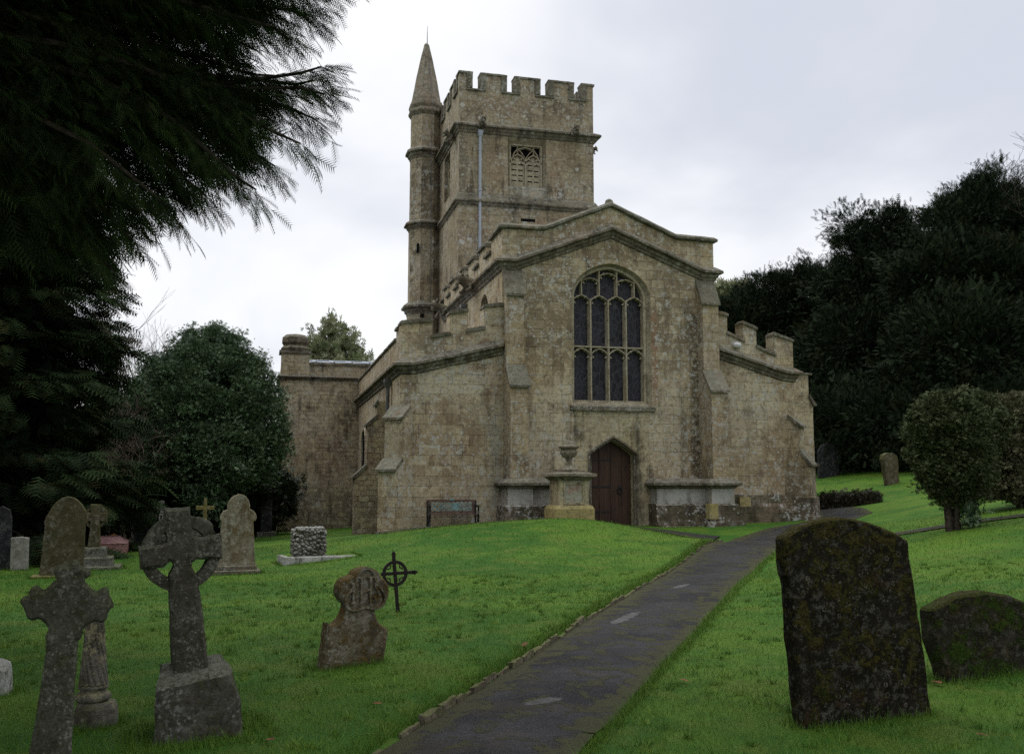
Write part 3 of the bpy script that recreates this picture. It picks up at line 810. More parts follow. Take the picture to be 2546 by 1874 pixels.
# ------------------------------------------------------------------ the church
church = empty('church', (10.3, 28.0, 0.3))
tag(church, 'old tan stone church with battlemented tower, turret spire and large traceried window over the door', 'church')
CH_OFF = Vector((10.3, 28.0, 0.3))
def part(mb, name, mat, parent=None, **kw):
    o = mb.build(name, mat, None, **kw)
    par = parent or church
    o.parent = par
    o.matrix_parent_inverse = Matrix.Translation(-CH_OFF) if par is church else Matrix.Identity(4)
    return o
NL, NR, YF, CX = 6.81, 13.81, 28.0, 10.31
def refl(x): return 2 * CX - x

def arch(cx, hs, z0, rise, n=14, point=0.10, power=2.0):
    """points of a depressed pointed arch from left springing to right springing"""
    out = []
    for i in range(n + 1):
        u = -1 + 2 * i / n
        u = math.copysign(1 - (1 - abs(u)) ** 1.0, u)
        t = (1 - abs(u) ** power)
        zc = math.sqrt(max(0, t)) * (1 - point) + (1 - abs(u)) * point
        out.append((cx + hs * u, z0 + rise * zc))
    return out
def arch_pts(cx, hs, z0, rise, n=16, point=0.12):
    out = []
    for i in range(n + 1):
        a = math.pi * (1 - i / n)
        u = math.cos(a)
        out.append((cx + hs * u, z0 + rise * (math.sin(a) * (1 - point) + (1 - abs(u)) * point)))
    return out

# west wall of the nave with window and door openings
WIN_O = [(9.0, 4.0)] + arch_pts(CX, 1.31, 7.35, 1.08, 24) + [(11.62, 4.0)]
WIN_I = [(9.08, 4.08)] + arch_pts(CX - .03, 1.19, 7.35, 0.97, 24) + [(11.45, 4.08)]
DOOR_O = [(9.52, -0.3)] + arch_pts(10.31, 0.79, 2.42, 0.56, 16, 0.75) + [(11.10, -0.3)]
DOOR_I = [(9.62, -0.3)] + arch_pts(10.31, 0.69, 2.42, 0.46, 16, 0.75) + [(11.0, -0.3)]
outline = [(NL, -0.6), (9.52, -0.6), (11.10, -0.6), (NR, -0.6), (NR, 9.36), (12.5, 9.40), (CX, 10.30), (8.13, 9.40), (NL, 9.38)]
mb = MB(); mb.prism(outline, YF, YF + 0.75, XZ, [WIN_O, DOOR_O])
nave = part(mb, 'nave_wall', M['ashlar'])
# string course under the parapet, wrapping round onto the clerestory
STR = [(.0, .20), (.05, .18), (.18, .08), (.235, .04), (.235, -.035), (.13, -.06), (.11, -.15), (.06, -.19), (.045, -.26), (.0, -.29), (-.04, -.29), (-.04, .20)]
def corner_sweep(path, outs, prof, name, mat, parent, rough=(0.010, 3.5, 0.22)):
    m = MB(); m.sweep(path, outs, prof)
    return part(m, name, mat, parent, rough=rough)
zS = 8.30
corner_sweep([(NL, 37.95, zS), (NL, YF, zS), (7.2, YF, zS), (CX, YF, 9.50), (13.4, YF, zS), (NR, YF, zS), (NR, 37.95, zS)],
             [(-1, 0), (-1, -1), (0, -1), (0, -1), (0, -1), (1, -1), (1, 0)], STR, 'string_course', M['trim'], nave)
COP = [(-.42, -.01), (-.42, .05), (-.2, .12), (.03, .11), (.115, .03), (.115, -.04), (.04, -.075), (.0, -.02)]
corner_sweep([(NL, 28.95, 9.38), (NL, YF, 9.38), (8.13, YF, 9.40), (CX, YF, 10.30), (12.5, YF, 9.40), (NR, YF, 9.36), (NR, 28.9, 9.36)],
             [(-1, 0), (-1, -1), (0, -1), (0, -1), (0, -1), (1, -1), (1, 0)], COP, 'parapet_coping', M['coping'], nave)
mb = MB(); mb.lathe([(.13, -.12), (.14, .02), (.11, .1), (.04, .15)], 10, (CX, YF + .12, 10.38))
part(mb, 'apex_stone', M['coping'], nave, rough=(0.01, 5, .1))

# --- the great window
win = MB()
win.loft(WIN_O, lambda a, b: (a, YF + 0.001, b), WIN_I, lambda a, b: (a, YF + 0.26, b), True)
window = part(win, 'great_window', M['tracery'])
gl = MB(); gl.prism([(9.0, 4.0)] + arch_pts(CX - .03, 1.24, 7.35, 1.02, 24) + [(11.5, 4.0)], YF + 0.36, YF + 0.40)
part(gl, 'glass', M['glass'], window)
tr = MB()
y0, y1 = YF + 0.17, YF + 0.355
ML = [9.10, 9.685, 10.27, 10.855, 11.43]
top_of = lambda x: 7.35 + 0.97 * (math.sqrt(max(0, 1 - ((x - CX + .03) / 1.19) ** 2)) * .88 + (1 - abs((x - CX + .03) / 1.19)) * .12)
TRZ = 5.80
tr.bar(WIN_I, 0.13, y0 - .02, y1, XZ, True, 0.6)
for x in ML[1:4]:
    tr.bar([(x, 4.06), (x, 7.30)], 0.125, y0, y1, XZ, False, 0.35)
tr.bar([(9.06, TRZ), (11.46, TRZ)], 0.09, y0 + .005, y1, XZ, False, 0.5)
def cusps(x0, x1, zs, rise):
    cx, hs = (x0 + x1) / 2, (x1 - x0) / 2
    for sx in (-1, 1):
        for u, dz, l in ((0.95, 0.05, 0.07), (0.50, 0.80, 0.06)):
            bx, bz = cx + sx * hs * u, zs + rise * dz
            tip = (cx + sx * hs * (u - 0.24), bz - 0.02 - l * 0.45)
            tr.prism([(bx, bz + .03), tip, (bx + sx * .01, bz - .05)] if u > .7 else [(bx + sx * .05, bz + .02), (bx - sx * .03, bz + .04), (cx + sx * hs * .40, bz - .06)], y0 + .05, y1 - .03)
def head(x0, x1, zs, rise):
    tr.bar(arch_pts((x0 + x1) / 2, (x1 - x0) / 2, zs, rise, 12, 0.35), 0.062, y0 + .012, y1, XZ, False, 0.4)
    cusps(x0 + .05, x1 - .05, zs, rise)
for a, b in zip(ML[:-1], ML[1:]):
    head(a, b, 5.50, 0.25)
    head(a, b, 7.20, 0.22)
mids = [(a + b) / 2 for a, b in zip(ML[:-1], ML[1:])]
for x in mids:
    tr.bar([(x, 7.42), (x, top_of(x) + .03)], 0.085, y0 + .004, y1, XZ, False, 0.35)
for a, b, zs in ((mids[0], mids[1], 7.84), (mids[1], mids[2], 8.02), (mids[2], mids[3], 7.84)):
    head(a, b, zs, 0.13)
part(tr, 'tracery', M['tracery'], window)
sl = MB()
sl.prism([(YF - .10, 3.80), (YF - .10, 3.92), (YF + .3, 4.09), (YF + .3, 3.80)], 8.93, 11.70, YZ)
part(sl, 'window_sill', M['trim'], window, rough=(0.012, 4, .2))

# --- stone panel between sill and door, door surround, door
pn = MB()
pn.prism([(9.06, -0.4), (9.52, -0.4)] + [p for p in DOOR_O[1:-1]] + [(11.10, -0.4), (11.50, -0.4), (11.50, 3.82), (9.06, 3.82)], YF - 0.012, YF + 0.02)
surround = part(pn, 'door_surround', M['clean'])
dm = MB()
dm.loft(DOOR_O, lambda a, b: (a, YF - .012, b), DOOR_I, lambda a, b: (a, YF + 0.16, b))
dm.loft(DOOR_I, lambda a, b: (a, YF + .16, b), DOOR_I, lambda a, b: (a, YF + 0.42, b))
part(dm, 'door_jamb', M['clean'], surround)
hm = MB()
hood = [(9.53, 0.3)] + arch_pts(10.31, 0.79, 2.43, 0.58, 16, 0.75) + [(11.09, 0.3)]
hm.bar(hood, 0.10, YF - .055, YF + .03, XZ, False, 0.5)
hm.bar([(9.60, 0.3)] + arch_pts(10.31, 0.71, 2.43, 0.49, 16, 0.75) + [(11.02, 0.3)], 0.05, YF + .03, YF + .14, XZ, False, 0.5)
part(hm, 'hood_mould', M['trim'], surround)
dr = MB()
xs_d = [9.60, 9.985, 10.36, 10.70, 11.02]
for a, b in zip(xs_d[:-1], xs_d[1:]):
    zt = lambda x: 2.42 + 0.50 * (math.sqrt(max(0, 1 - ((x - CX) / .72) ** 2)) * .25 + (1 - abs((x - CX) / .72)) * .75)
    mid_ = [(a + .006, zt(a + .006)), ((a + b) / 2, zt((a + b) / 2)), (b - .006, zt(b - .006))]
    dr.prism([(a + .006, .1), (b - .006, .1)] + mid_[::-1], YF + .34, YF + .40)
dr.prism([(9.58, .1), (11.04, .1), (11.04, 2.45), (CX, 2.95), (9.58, 2.45)], YF + .385, YF + .43)
for x in (9.985, 10.36):
    dr.bar([(x, .12), (x, zt(x) - .04)], 0.055, YF + .315, YF + .35, XZ, False, 0.7)
door = part(dr, 'door', M['wood'])
for z in (0.72, 1.48, 2.30):
    h = MB(); h.bar([(9.66, z), (9.95, z)], .055, YF + .325, YF + .345, XZ, False, .9); part(h, 'hinge', M['blackiron'], door)
    h = MB(); h.bar([(10.02, z), (10.30, z), (10.34, z + .0)], .05, YF + .325, YF + .345, XZ, False, .9)
    part(h, 'hinge', M['blackiron'], door)
h = MB()
ring = [(10.62 + .075 * math.cos(t), 1.36 + .09 * math.sin(t)) for t in np.linspace(0, 2 * math.pi, 16, endpoint=False)]
h.bar(ring, .025, YF + .29, YF + .33, XZ, True, .8)
h.prism([(10.62 + .05 * math.cos(t), 1.47 + .06 * math.sin(t)) for t in np.linspace(0, 2 * math.pi, 10, endpoint=False)], YF + .31, YF + .345)
part(h, 'door_handle', M['blackiron'], door)

# --- buttresses of the west front
def buttress(origin, ang, width, stages, zb, wallback=0.1, cap_over=0.05, mat='buttress', capmat='coping', name='buttress', last=0.0):
    """stages from the bottom: (projection, top of the vertical face); a weathering slopes from each to the next and finally to the wall"""
    d = Vector((math.sin(ang), -math.cos(ang))); sd = Vector((math.cos(ang), math.sin(ang)))
    prof = [(-wallback, zb), (stages[0][0], zb)]
    caps = []
    for i, (p, zt, zs) in enumerate(stages):
        nxt = stages[i + 1][0] if i + 1 < len(stages) else last
        prof += [(p, zt), (nxt, zs)]
        caps.append((p, zt, nxt, zs))
    prof.append((-wallback, stages[-1][2]))
    fn = lambda a, b, s_: (origin[0] + d.x * a + sd.x * s_, origin[1] + d.y * a + sd.y * s_, b)
    m = MB(); m.prism(prof, -width / 2, width / 2, fn)
    o = part(m, name, M[mat], rough=(0.012, 2.5, 0.35))
    for (p, zt, nx, zs) in caps:
        c = MB()
        c.prism([(p + cap_over + .02, zt - .06), (p + cap_over + .02, zt + .01), (nx + .01, zs + .05), (nx - .02, zs - .04), (p - .02, zt - .03)], -width / 2 - cap_over, width / 2 + cap_over, fn)
        part(c, 'weathering', M[capmat], o, rough=(0.012, 4.0, 0.2))
    return o
for x in (7.11, 13.47):
    buttress((x, YF), 0, 0.54, [(.90, 4.42, 5.05), (.40, 7.22, 8.02)], -0.4)

# --- plinths
PLS = [(.0, .13), (.06, .11), (.18, .0), (.18, -.07), (.07, -.11), (.05, -.16), (.0, -.18), (-.04, -.18), (-.04, .13)]
def plinth(x0, x1, yb, xw0, xw1, yw, mirror):
    """a block under the buttress (x0..x1, front yb) and one along the wall (xw0..xw1, front yw)"""
    m = MB()
    m.box(x0, x1, yb, YF + .02, 0.95, 1.60); m.box(xw0, xw1, yw, YF + .02, 0.95, 1.60)
    o = part(m, 'plinth', M['limewash'])
    b = MB()
    b.frustum((x0 - .12, x1 + .12, yb - .12, YF + .02), (x0 - .10, x1 + .10, yb - .10, YF + .02), 0.45, 0.93)
    b.frustum((x0 - .10, x1 + .10, yb - .10, YF + .02), (x0, x1, yb, YF + .02), 0.93, 0.985)
    b.box(x0 - .22, x1 + .22, yb - .22, YF + .02, -.4, 0.45)
    lo, hi = (xw0, xw1)
    if mirror: hi += .06
    else: lo -= .06
    b.frustum((lo, hi, yw - .12, YF + .018), (lo, hi, yw - .10, YF + .018), 0.44, 0.92)
    b.frustum((lo, hi, yw - .10, YF + .018), (lo, hi, yw, YF + .018), 0.92, 0.975)
    b.box(lo, hi, yw - .2, YF + .018, -.4, 0.44)
    part(b, 'base_course', M['darkbase'], o, rough=(0.018, 3.0, 0.2))
    if mirror:
        pth = [(x0, YF, 1.60), (x0, yb, 1.60), (x1, yb, 1.60), (x1, yw, 1.60), (xw1, yw, 1.60), (xw1, YF, 1.60)]
        out = [(-1, 0), (-1, -1), (1, -1), (1, -1), (1, -1), (1, 0)]
    else:
        pth = [(xw0, YF, 1.60), (xw0, yw, 1.60), (x0, yw, 1.60), (x0, yb, 1.60), (x1, yb, 1.60), (x1, YF, 1.60)]
        out = [(-1, 0), (-1, -1), (-1, -1), (-1, -1), (1, -1), (1, 0)]
    corner_sweep(pth, out, PLS, 'string_course', M['trim'], o, (0.012, 3.5, 0.18))
plinth(6.74, 7.48, 27.02, 7.48, 9.12, 27.45, True)
plinth(13.10, 13.85, 27.02, 11.50, 13.10, 27.45, False)
ys_ = MB(); ys_.box(12.93, 13.22, 26.86, 27.1, .52, .98)
part(ys_, 'patch_stone', M['yellow'], rough=(.01, 4, .15))
ys_ = MB(); ys_.box(14.35, 14.72, 27.64, 28.0, .86, 1.16)
part(ys_, 'patch_stone', M['yellow'], rough=(.01, 4, .15))

# --- aisles
AL, AR = 3.74, 16.56
left_top = [(6.81, 6.93), (6.24, 6.84), (6.24, 6.19), (5.72, 6.08), (5.72, 6.70), (5.20, 6.60), (5.20, 5.97), (4.66, 5.87), (4.66, 6.37), (AL, 6.24)]
mb = MB(); mb.prism([(AL, -.6), (NL, -.6)] + left_top, YF, YF + .55)
aisle_l = part(mb, 'aisle_wall', M['aisle'])
right_top = [(AR, 6.17), (15.90, 6.37), (15.90, 5.68), (15.26, 5.93), (15.26, 6.52), (14.80, 6.70), (14.80, 6.10), (14.24, 6.34), (14.24, 6.92), (NR, 7.0)]
mb = MB(); mb.prism([(NR, -.6), (AR, -.6)] + right_top, YF, YF + .55)
aisle_r = part(mb, 'aisle_wall', M['aisle'])
corner_sweep([(AL, 41.2, 5.03), (AL, YF, 5.03), (4.15, YF, 5.05), (NL, YF, 5.70)], [(-1, 0), (-1, -1), (0, -1), (0, -1)], STR, 'string_course', M['trim'], aisle_l)
corner_sweep([(NR, YF, 5.83), (16.15, YF, 5.15), (AR, YF, 5.12), (AR, 40, 5.12)], [(0, -1), (0, -1), (1, -1), (1, 0)], STR, 'string_course', M['trim'], aisle_r)
def step_coping(top, yf, th, parent, over=.06):
    """coping slabs on the level or raking runs of a stepped parapet, with returns down its uprights"""
    for (a, b) in zip(top[:-1], top[1:]):
        m = MB()
        if abs(a[0] - b[0]) < 0.05:
            continue
        (xa, za), (xb, zb) = (a, b) if a[0] < b[0] else (b, a)
        m.prism([(xa - .035, za - .005), (xb + .035, zb - .005), (xb + .035, zb + .07), (xa - .035, za + .07)], yf - over, yf + th + over)
        m.prism([(xa - .02, za + .07), (xb + .02, zb + .07), (xb + .01, zb + .11), (xa + .01, za + .11)], yf - over + .06, yf + th - .02)
        part(m, 'coping', M['coping'], parent, rough=(0.012, 4.0, 0.2))
step_coping(left_top, YF, .45, aisle_l)
step_coping(right_top, YF, .45, aisle_r)
# north aisle side wall and its parapet
mb = MB()
mb.prism([(YF + .55, -1.0), (41.3, -1.0), (41.3, 5.9), (29.05, 5.9), (29.05, 6.18), (YF + .55, 6.18)], AL, AL + .5, YZ)
side_l = part(mb, 'aisle_side_wall', M['aisle'])
m = MB(); m.prism([(AL - .06, 5.9), (AL + .5, 5.9), (AL + .5, 5.99), (AL + .2, 6.03), (AL - .06, 5.96)], 29.05, 41.3, XZ)
part(m, 'coping', M['coping'], side_l, rough=(.012, 4, .25))
m = MB(); m.prism([(AL - .06, 6.18), (AL + .5, 6.18), (AL + .5, 6.27), (AL + .2, 6.31), (AL - .06, 6.25)], 28.5, 29.1, XZ)
part(m, 'coping', M['coping'], side_l, rough=(.012, 4, .25))
mb = MB(); mb.prism([(YF + .55, -.6), (40, -.6), (40, 6.0), (YF + .55, 6.0)], AR - .5, AR, YZ)
part(mb, 'aisle_side_wall', M['aisle'])
m = MB(); m.box(AL + .5, NL - .1, 28.6, 41, 5.0, 5.2); m.box(NR + .1, AR - .5, 28.6, 40, 5.0, 5.2); m.box(NL + .3, NR - .3, 28.8, 37.9, 8.4, 8.6)
part(m, 'roof', M['lead'])
# diagonal corner buttresses
buttress((AL, YF), R(-45), 0.62, [(.58, 1.98, 2.26), (.30, 3.46, 3.80)], -.6, wallback=.5, mat='aisle', last=-.05)
buttress((AR, YF), R(45), 0.62, [(.50, 2.18, 2.62), (.20, 3.43, 3.74)], -.6, wallback=.6, mat='buttress', last=-.16)
# weathered base under the left corner, stepped courses of the right aisle
m = MB(); m.add(*(lambda c: ([(c[0] + a * .707 * s1 + b * .707, c[1] - a * .707 + b * .707 * s2, z) for z in (-.5, .22) for (a, b, s1, s2) in ((.72, -.40, -1, -1), (.72, .40, -1, -1), (-.2, .40, -1, -1), (-.2, -.40, -1, -1))],
                                 [(0, 1, 2, 3), (4, 7, 6, 5), (0, 4, 5, 1), (1, 5, 6, 2), (2, 6, 7, 3), (3, 7, 4, 0)]))((AL, YF)))
part(m, 'base_course', M['darkbase'], aisle_l, rough=(.015, 3, .2))
m = MB()
m.frustum((14.0, AR + .30, 27.70, YF + .01), (14.0, AR + .22, 27.80, YF + .01), .86, 1.22)
m.box(14.0, AR + .38, 27.60, YF + .01, -.4, .86)
part(m, 'base_course', M['darkbase'], aisle_r, rough=(.02, 3, .18))
m = MB()
c = (AR, YF)
def diag_box(m, c, sx, a0, a1, hw, z0, z1):
    d = Vector((sx * .7071, -.7071)); s_ = Vector((.7071, sx * .7071))
    q = [d * a0 - s_ * hw, d * a1 - s_ * hw, d * a1 + s_ * hw, d * a0 + s_ * hw]
    m.add([(c[0] + p.x, c[1] + p.y, z) for z in (z0, z1) for p in q], [(0, 1, 2, 3), (4, 7, 6, 5), (0, 4, 5, 1), (1, 5, 6, 2), (2, 6, 7, 3), (3, 7, 4, 0)])
diag_box(m, c, 1, -.2, .60, .40, .55, 1.14); diag_box(m, c, 1, -.2, .70, .46, -.4, .55)
part(m, 'base_course', M['darkbase'], aisle_r, rough=(.02, 3, .18))
# buttress, windows and pipe on the north side wall
buttress((AL, 31.4), R(-90), 0.60, [(1.0, 1.78, 2.15), (.62, 3.45, 3.72), (.33, 4.12, 4.22)], -.8, mat='rubble', last=.28)
for yc in (34.6, 38.2):
    w = MB(); w.prism([(yc - .7, 1.6), (yc + .7, 1.6)] + [(p[0], p[1]) for p in arch_pts(yc, .7, 3.2, .5, 8)][::-1], AL - .02, AL + .03, YZ)
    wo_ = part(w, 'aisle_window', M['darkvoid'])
    w = MB(); w.bar([(yc - .74, 1.55)] + arch_pts(yc, .74, 3.2, .55, 8) + [(yc + .74, 1.55)], .12, AL - .08, AL + .02, YZ, False, .7)
    part(w, 'window_frame', M['tracery'], wo_)
def drainpipe(x, y, z0, z1, r, mat, joints, hop, parent=None):
    m = MB(); m.tube([(x, y, z0), (x, y, z1)], r, 10)
    o = part(m, 'drainpipe', M[mat], parent)
    for z in joints:
        m = MB(); m.tube([(x, y, z - .03), (x, y, z + .03)], r * 1.3, 10)
        part(m, 'pipe_collar', M[mat], o)
    m = MB()
    m.frustum((x - r * 1.1, x + r * 1.1, y - r * 1.1, y + r * 1.1), (x - hop, x + hop, y - hop, y + hop), z1, z1 + hop * 1.4)
    m.box(x - hop, x + hop, y - hop, y + hop, z1 + hop * 1.4, z1 + hop * 2.2)
    part(m, 'pipe_hopper', M[mat], o)
    return o
drainpipe(AL - .12, 30.0, -.3, 4.55, .06, 'darkpipe', (1.2, 2.9), .12)
drainpipe(NL - .1, 33.4, 5.9, 7.65, .06, 'darkpipe', (6.8,), .13)
# things standing out behind the right aisle
buttress((AR, 32.2), R(90), 0.75, [(3.02, 4.48, 4.80), (2.86, 5.62, 5.80)], -.4, wallback=.2, mat='aisle', cap_over=.09)
m = MB(); m.prism([(16.5, -.4), (18.85, -.4), (18.85, 2.22), (17.6, 2.75), (16.5, 2.75)], 30.6, 31.6)
part(m, 'porch_wall', M['clean'])
m = MB(); m.prism([(17.55, 2.76), (18.95, 2.17), (18.95, 2.27), (17.55, 2.87)], 30.5, 31.7)
part(m, 'porch_coping', M['coping'])
# oval lamp on the right parapet
m = MB(); m.lathe([(.02, -.10), (.12, -.07), (.16, 0), (.12, .07), (.02, .10)], 14, (0, 0, 0))
lm = part(MB().add([(14.52 + v[0], YF - .10 + v[1] * .6, 5.98 + v[2] * 1.0) for v in m.v], m.f), 'wall_lamp', M['lamp'], smooth=True)

# --- clerestory
cw = [(30.55, .62, 5.4, 7.15, .62), (33.1 + .9, .62, 5.4, 7.15, .62), (36.3, .5, 5.4, 7.15, .6)]
holes = [[(y - h, zb)] + [(p[0], p[1]) for p in arch_pts(y, h, zs, rs, 12)] + [(y + h, zb)] for (y, h, zb, zs, rs) in cw]
mer = []
yy = 28.75
mer_top = [(38.0, 9.0)]
edges = [(29.55, 30.35), (31.35, 32.15), (33.15, 33.95), (34.95, 35.75), (36.6, 37.3)]
prof = [(28.75, 5.0), (38.0, 5.0), (38.0, 9.34)]
for a, b in edges[::-1]:
    prof += [(b, 9.34), (b, 8.92), (a, 8.92), (a, 9.34)]
prof += [(28.75, 9.34)]
mb = MB(); mb.prism(prof, NL, NL + .45, YZ, holes)
cl_wall = part(mb, 'clerestory_wall', M['ashlar'])
mb = MB(); mb.prism([(28.75, 5.0), (38.0, 5.0), (38.0, 9.3), (28.75, 9.3)], NR - .45, NR, YZ)
part(mb, 'clerestory_wall', M['ashlar'])
m = MB()
runs = [(28.9, 29.55, 9.34)]
for i, (a, b) in enumerate(edges):
    runs.append((a, b, 8.92)); runs.append((b, edges[i + 1][0] if i + 1 < len(edges) else 38.0, 9.34))
for a, b, z in runs:
    m = MB()
    m.prism([(NL - .09, z - .03), (NL - .09, z + .05), (NL + .15, z + .10), (NL + .47, z + .05), (NL + .47, z - .0)], a - .04, b + .04 if b < 37.9 else b, XZ)
    part(m, 'coping', M['coping'], cl_wall, rough=(.012, 4, .2))
for (y, h, zb, zs, rs) in cw:
    g = MB(); g.prism([(y - h - .02, zb)] + arch_pts(y, h + .02, zs, rs, 12) + [(y + h + .02, zb)], NL + .30, NL + .34, YZ)
    cwin = part(g, 'clerestory_window', M['glass'])
    t_ = MB(); t_.bar([(y, zb), (y, zs + rs)], .09, NL + .18, NL + .30, YZ, False, .5)
    t_.bar(arch_pts(y - h / 2, h / 2, zs - .1, .35, 8), .07, NL + .19, NL + .30, YZ); t_.bar(arch_pts(y + h / 2, h / 2, zs - .1, .35, 8), .07, NL + .19, NL + .30, YZ)
    part(t_, 'tracery', M['tracery'], cwin)
def gargoyle(base, d, L=.7, parent=None, s=1.0):
    """a crouching stone beast: haunch, neck and an open-jawed head leaning out from the wall"""
    m = MB(); b = Vector(base); d = Vector(d).normalized(); up = Vector((0, 0, 1)); sd = d.cross(up)
    pts = [b - d * .1, b + d * L * .3 + up * .05 * s, b + d * L * .65 + up * .12 * s, b + d * L * .9 + up * .16 * s, b + d * L + up * .10 * s]
    m.tube(pts, [.16 * s, .19 * s, .13 * s, .15 * s, .07 * s], 8)
    m.tube([b + d * L * .9 + up * .06 * s, b + d * (L + .02) - up * .05 * s], [.08 * s, .04 * s], 6)
    for k in (-1, 1):
        m.tube([b + d * L * .35 + sd * k * .15 * s, b + d * L * .5 + sd * k * .2 * s - up * .14 * s, b + d * L * .66 + sd * k * .15 * s - up * .2 * s], [.09 * s, .06 * s, .05 * s], 6)
        m.tube([b + d * L * .82 + sd * k * .1 * s + up * .22 * s, b + d * L * .78 + sd * k * .14 * s + up * .34 * s], [.05 * s, .015 * s], 5)
    return part(m, 'gargoyle', M['sooty'], parent, rough=(.02, 6, .12), smooth=True)
gargoyle((NL, 31.9, 8.25), (-1, -.35, .1), .75, cl_wall, 1.25)
gargoyle((NL, 37.0, 8.25), (-1, -.35, .1), .75, cl_wall, 1.25)

# --- tower
TL, TR, TY0, TY1 = 7.39, 13.25, 38.0, 43.86
bw = (9.46, 11.14, 13.92, 16.04)
mb = MB()
mb.prism([(TL, 13.1), (TR, 13.1), (TR, 17.95), (TL, 17.95)], TY0, TY0 + .6, XZ, [[(bw[0], bw[2]), (bw[1], bw[2]), (bw[1], bw[3]), (bw[0], bw[3])]])
mb.prism([(TY0 + .6, 13.1), (TY1, 13.1), (TY1, 17.95), (TY0 + .6, 17.95)], TL, TL + .6, YZ, [[(40.0, 13.92), (41.4, 13.92), (41.4, 15.95), (40.0, 15.95)]])
mb.box(TR - .6, TR, TY0 + .6, TY1, 13.1, 17.95); mb.box(TL + .6, TR - .6, TY1 - .6, TY1, 13.1, 17.95)
mb.box(TL - .03, TR + .03, TY0 - .03, TY1, 2.0, 13.1)
mb.box(TL + .6, TR - .6, TY0 + .6, TY1 - .6, 17.0, 17.2)
tower = part(mb, 'tower', M['tower'])
def ring_sweep(z, prof, name='string_course', e=0.0, parent=None, mat='trim'):
    pth = [(TL - e, TY0 - e, z), (TR + e, TY0 - e, z), (TR + e, TY1, z), (TL - e, TY1, z)]
    m = MB(); m.sweep(pth, [(-1, -1), (1, -1), (1, 1), (-1, 1)], prof, True)
    return part(m, name, M[mat], parent, rough=(.012, 3.0, .3))
ring_sweep(16.32, [(a * 1.15, z) for a, z in STR], parent=tower)
ring_sweep(13.14, [(.0, .34), (.06, .27), (.19, .03), (.19, -.03), (.11, -.07), (.09, -.14), (.04, -.18), (.0, -.26), (-.05, -.26), (-.05, .34)], parent=tower)
ring_sweep(9.4, STR, e=.03, parent=tower)
# battlements: merlons with a rebated front and roll-moulded copings
segs = [(0.0, .51), (.92, 1.99), (2.40, 3.46), (3.89, 4.95), (5.36, 5.86)]
bt = MB(); cp = MB()
T = .42
def face_pts(side, a, b):
    """x0,x1,y0,y1 of the slab from a to b measured along one face"""
    if side == 'w': return (TL + a, TL + b, TY0, TY0 + T)
    if side == 'e': return (TL + a, TL + b, TY1 - T, TY1)
    if side == 'n': return (TL, TL + T, TY0 + a, TY0 + b)
    return (TR - T, TR, TY0 + a, TY0 + b)
for side in 'wens':
    for i, (a, b) in enumerate(segs):
        x0, x1, y0, y1 = face_pts(side, a, b)
        if side in 'ns':
            if i == 0: y0 += T
            if i == 4: y1 -= T
        bt.box(x0, x1, y0, y1, 17.95, 18.62)
        o = .055
        cp.box(x0 - o, x1 + o, y0 - o, y1 + o, 18.60, 18.68)
        cp.frustum((x0 - o + .01, x1 + o - .01, y0 - o + .01, y1 + o - .01), (x0 + .06, x1 - .06, y0 + .06, y1 - .06), 18.68, 18.74)
        # roll down each upright of the merlon
        if side == 'w':
            if a > 0: cp.box(x0 - .045, x0 + .20, y0 - .05, y1 + .03, 17.98, 18.61)
            if b < 5.8: cp.box(x1 - .20, x1 + .045, y0 - .05, y1 + .03, 17.98, 18.61)
        if side in 'ns':
            if a > 0: cp.box(x0 - .05, x1 + .05, y0 - .045, y0 + .2, 17.98, 18.61)
            if b < 5.8: cp.box(x0 - .05, x1 + .05, y1 - .2, y1 + .045, 17.98, 18.61)
    for (a, b), (c_, d_) in zip(segs[:-1], segs[1:]):
        x0, x1, y0, y1 = face_pts(side, b, c_)
        if side in 'we':
            cp.prism([(y0 - .08, 17.88), (y0 - .08, 17.95), (y0 + T / 2, 18.03), (y1 + .08, 17.95), (y1 + .08, 17.88)], x0 - .2, x1 + .2, YZ)
        else:
            cp.prism([(x0 - .08, 17.88), (x0 - .08, 17.95), (x0 + T / 2, 18.03), (x1 + .08, 17.95), (x1 + .08, 17.88)], y0 - .2, y1 + .2, XZ)
battle = part(bt, 'battlement', M['tower'], rough=(.01, 2.5, .4))
part(cp, 'coping', M['coping'], battle, rough=(.012, 4, .22))
# belfry openings
fr = MB()
b0, b1, bz0, bz1 = 9.62, 10.98, 14.0, 15.78
fr.loft([(bw[0], bw[2]), (bw[0], bw[3]), (bw[1], bw[3]), (bw[1], bw[2])], lambda a, b: (a, TY0 + .002, b), [(b0 - .04, bz0), (b0 - .04, bz1), (b1 + .04, bz1), (b1 + .04, bz0)], lambda a, b: (a, TY0 + .28, b), True)
belfry = part(fr, 'belfry_window', M['tower'])
bt_ = MB(); yb0, yb1 = TY0 + .2, TY0 + .34
bm_ = (b0 + b1) / 2
bt_.bar([(b0, bz0), (b0, bz1), (b1, bz1), (b1, bz0)], .11, yb0, yb1, XZ, False, .6)
bt_.bar([(bm_, bz0), (bm_, 15.2)], .13, yb0, yb1, XZ, False, .4)
for a, b in ((b0, bm_), (bm_, b1)):
    bt_.bar(arch_pts((a + b) / 2, (b - a) / 2, 14.98, .40, 12, .3), .08, yb0, yb1, XZ, False, .4)
    cx_ = (a + b) / 2
    for sx in (-1, 1):
        bt_.prism([(cx_ + sx * .31, 15.08), (cx_ + sx * .14, 15.02), (cx_ + sx * .30, 14.93)], yb0 + .04, yb1 - .02)
        bt_.prism([(cx_ + sx * .22, 15.30), (cx_ + sx * .08, 15.14), (cx_ + sx * .27, 15.2)], yb0 + .04, yb1 - .02)
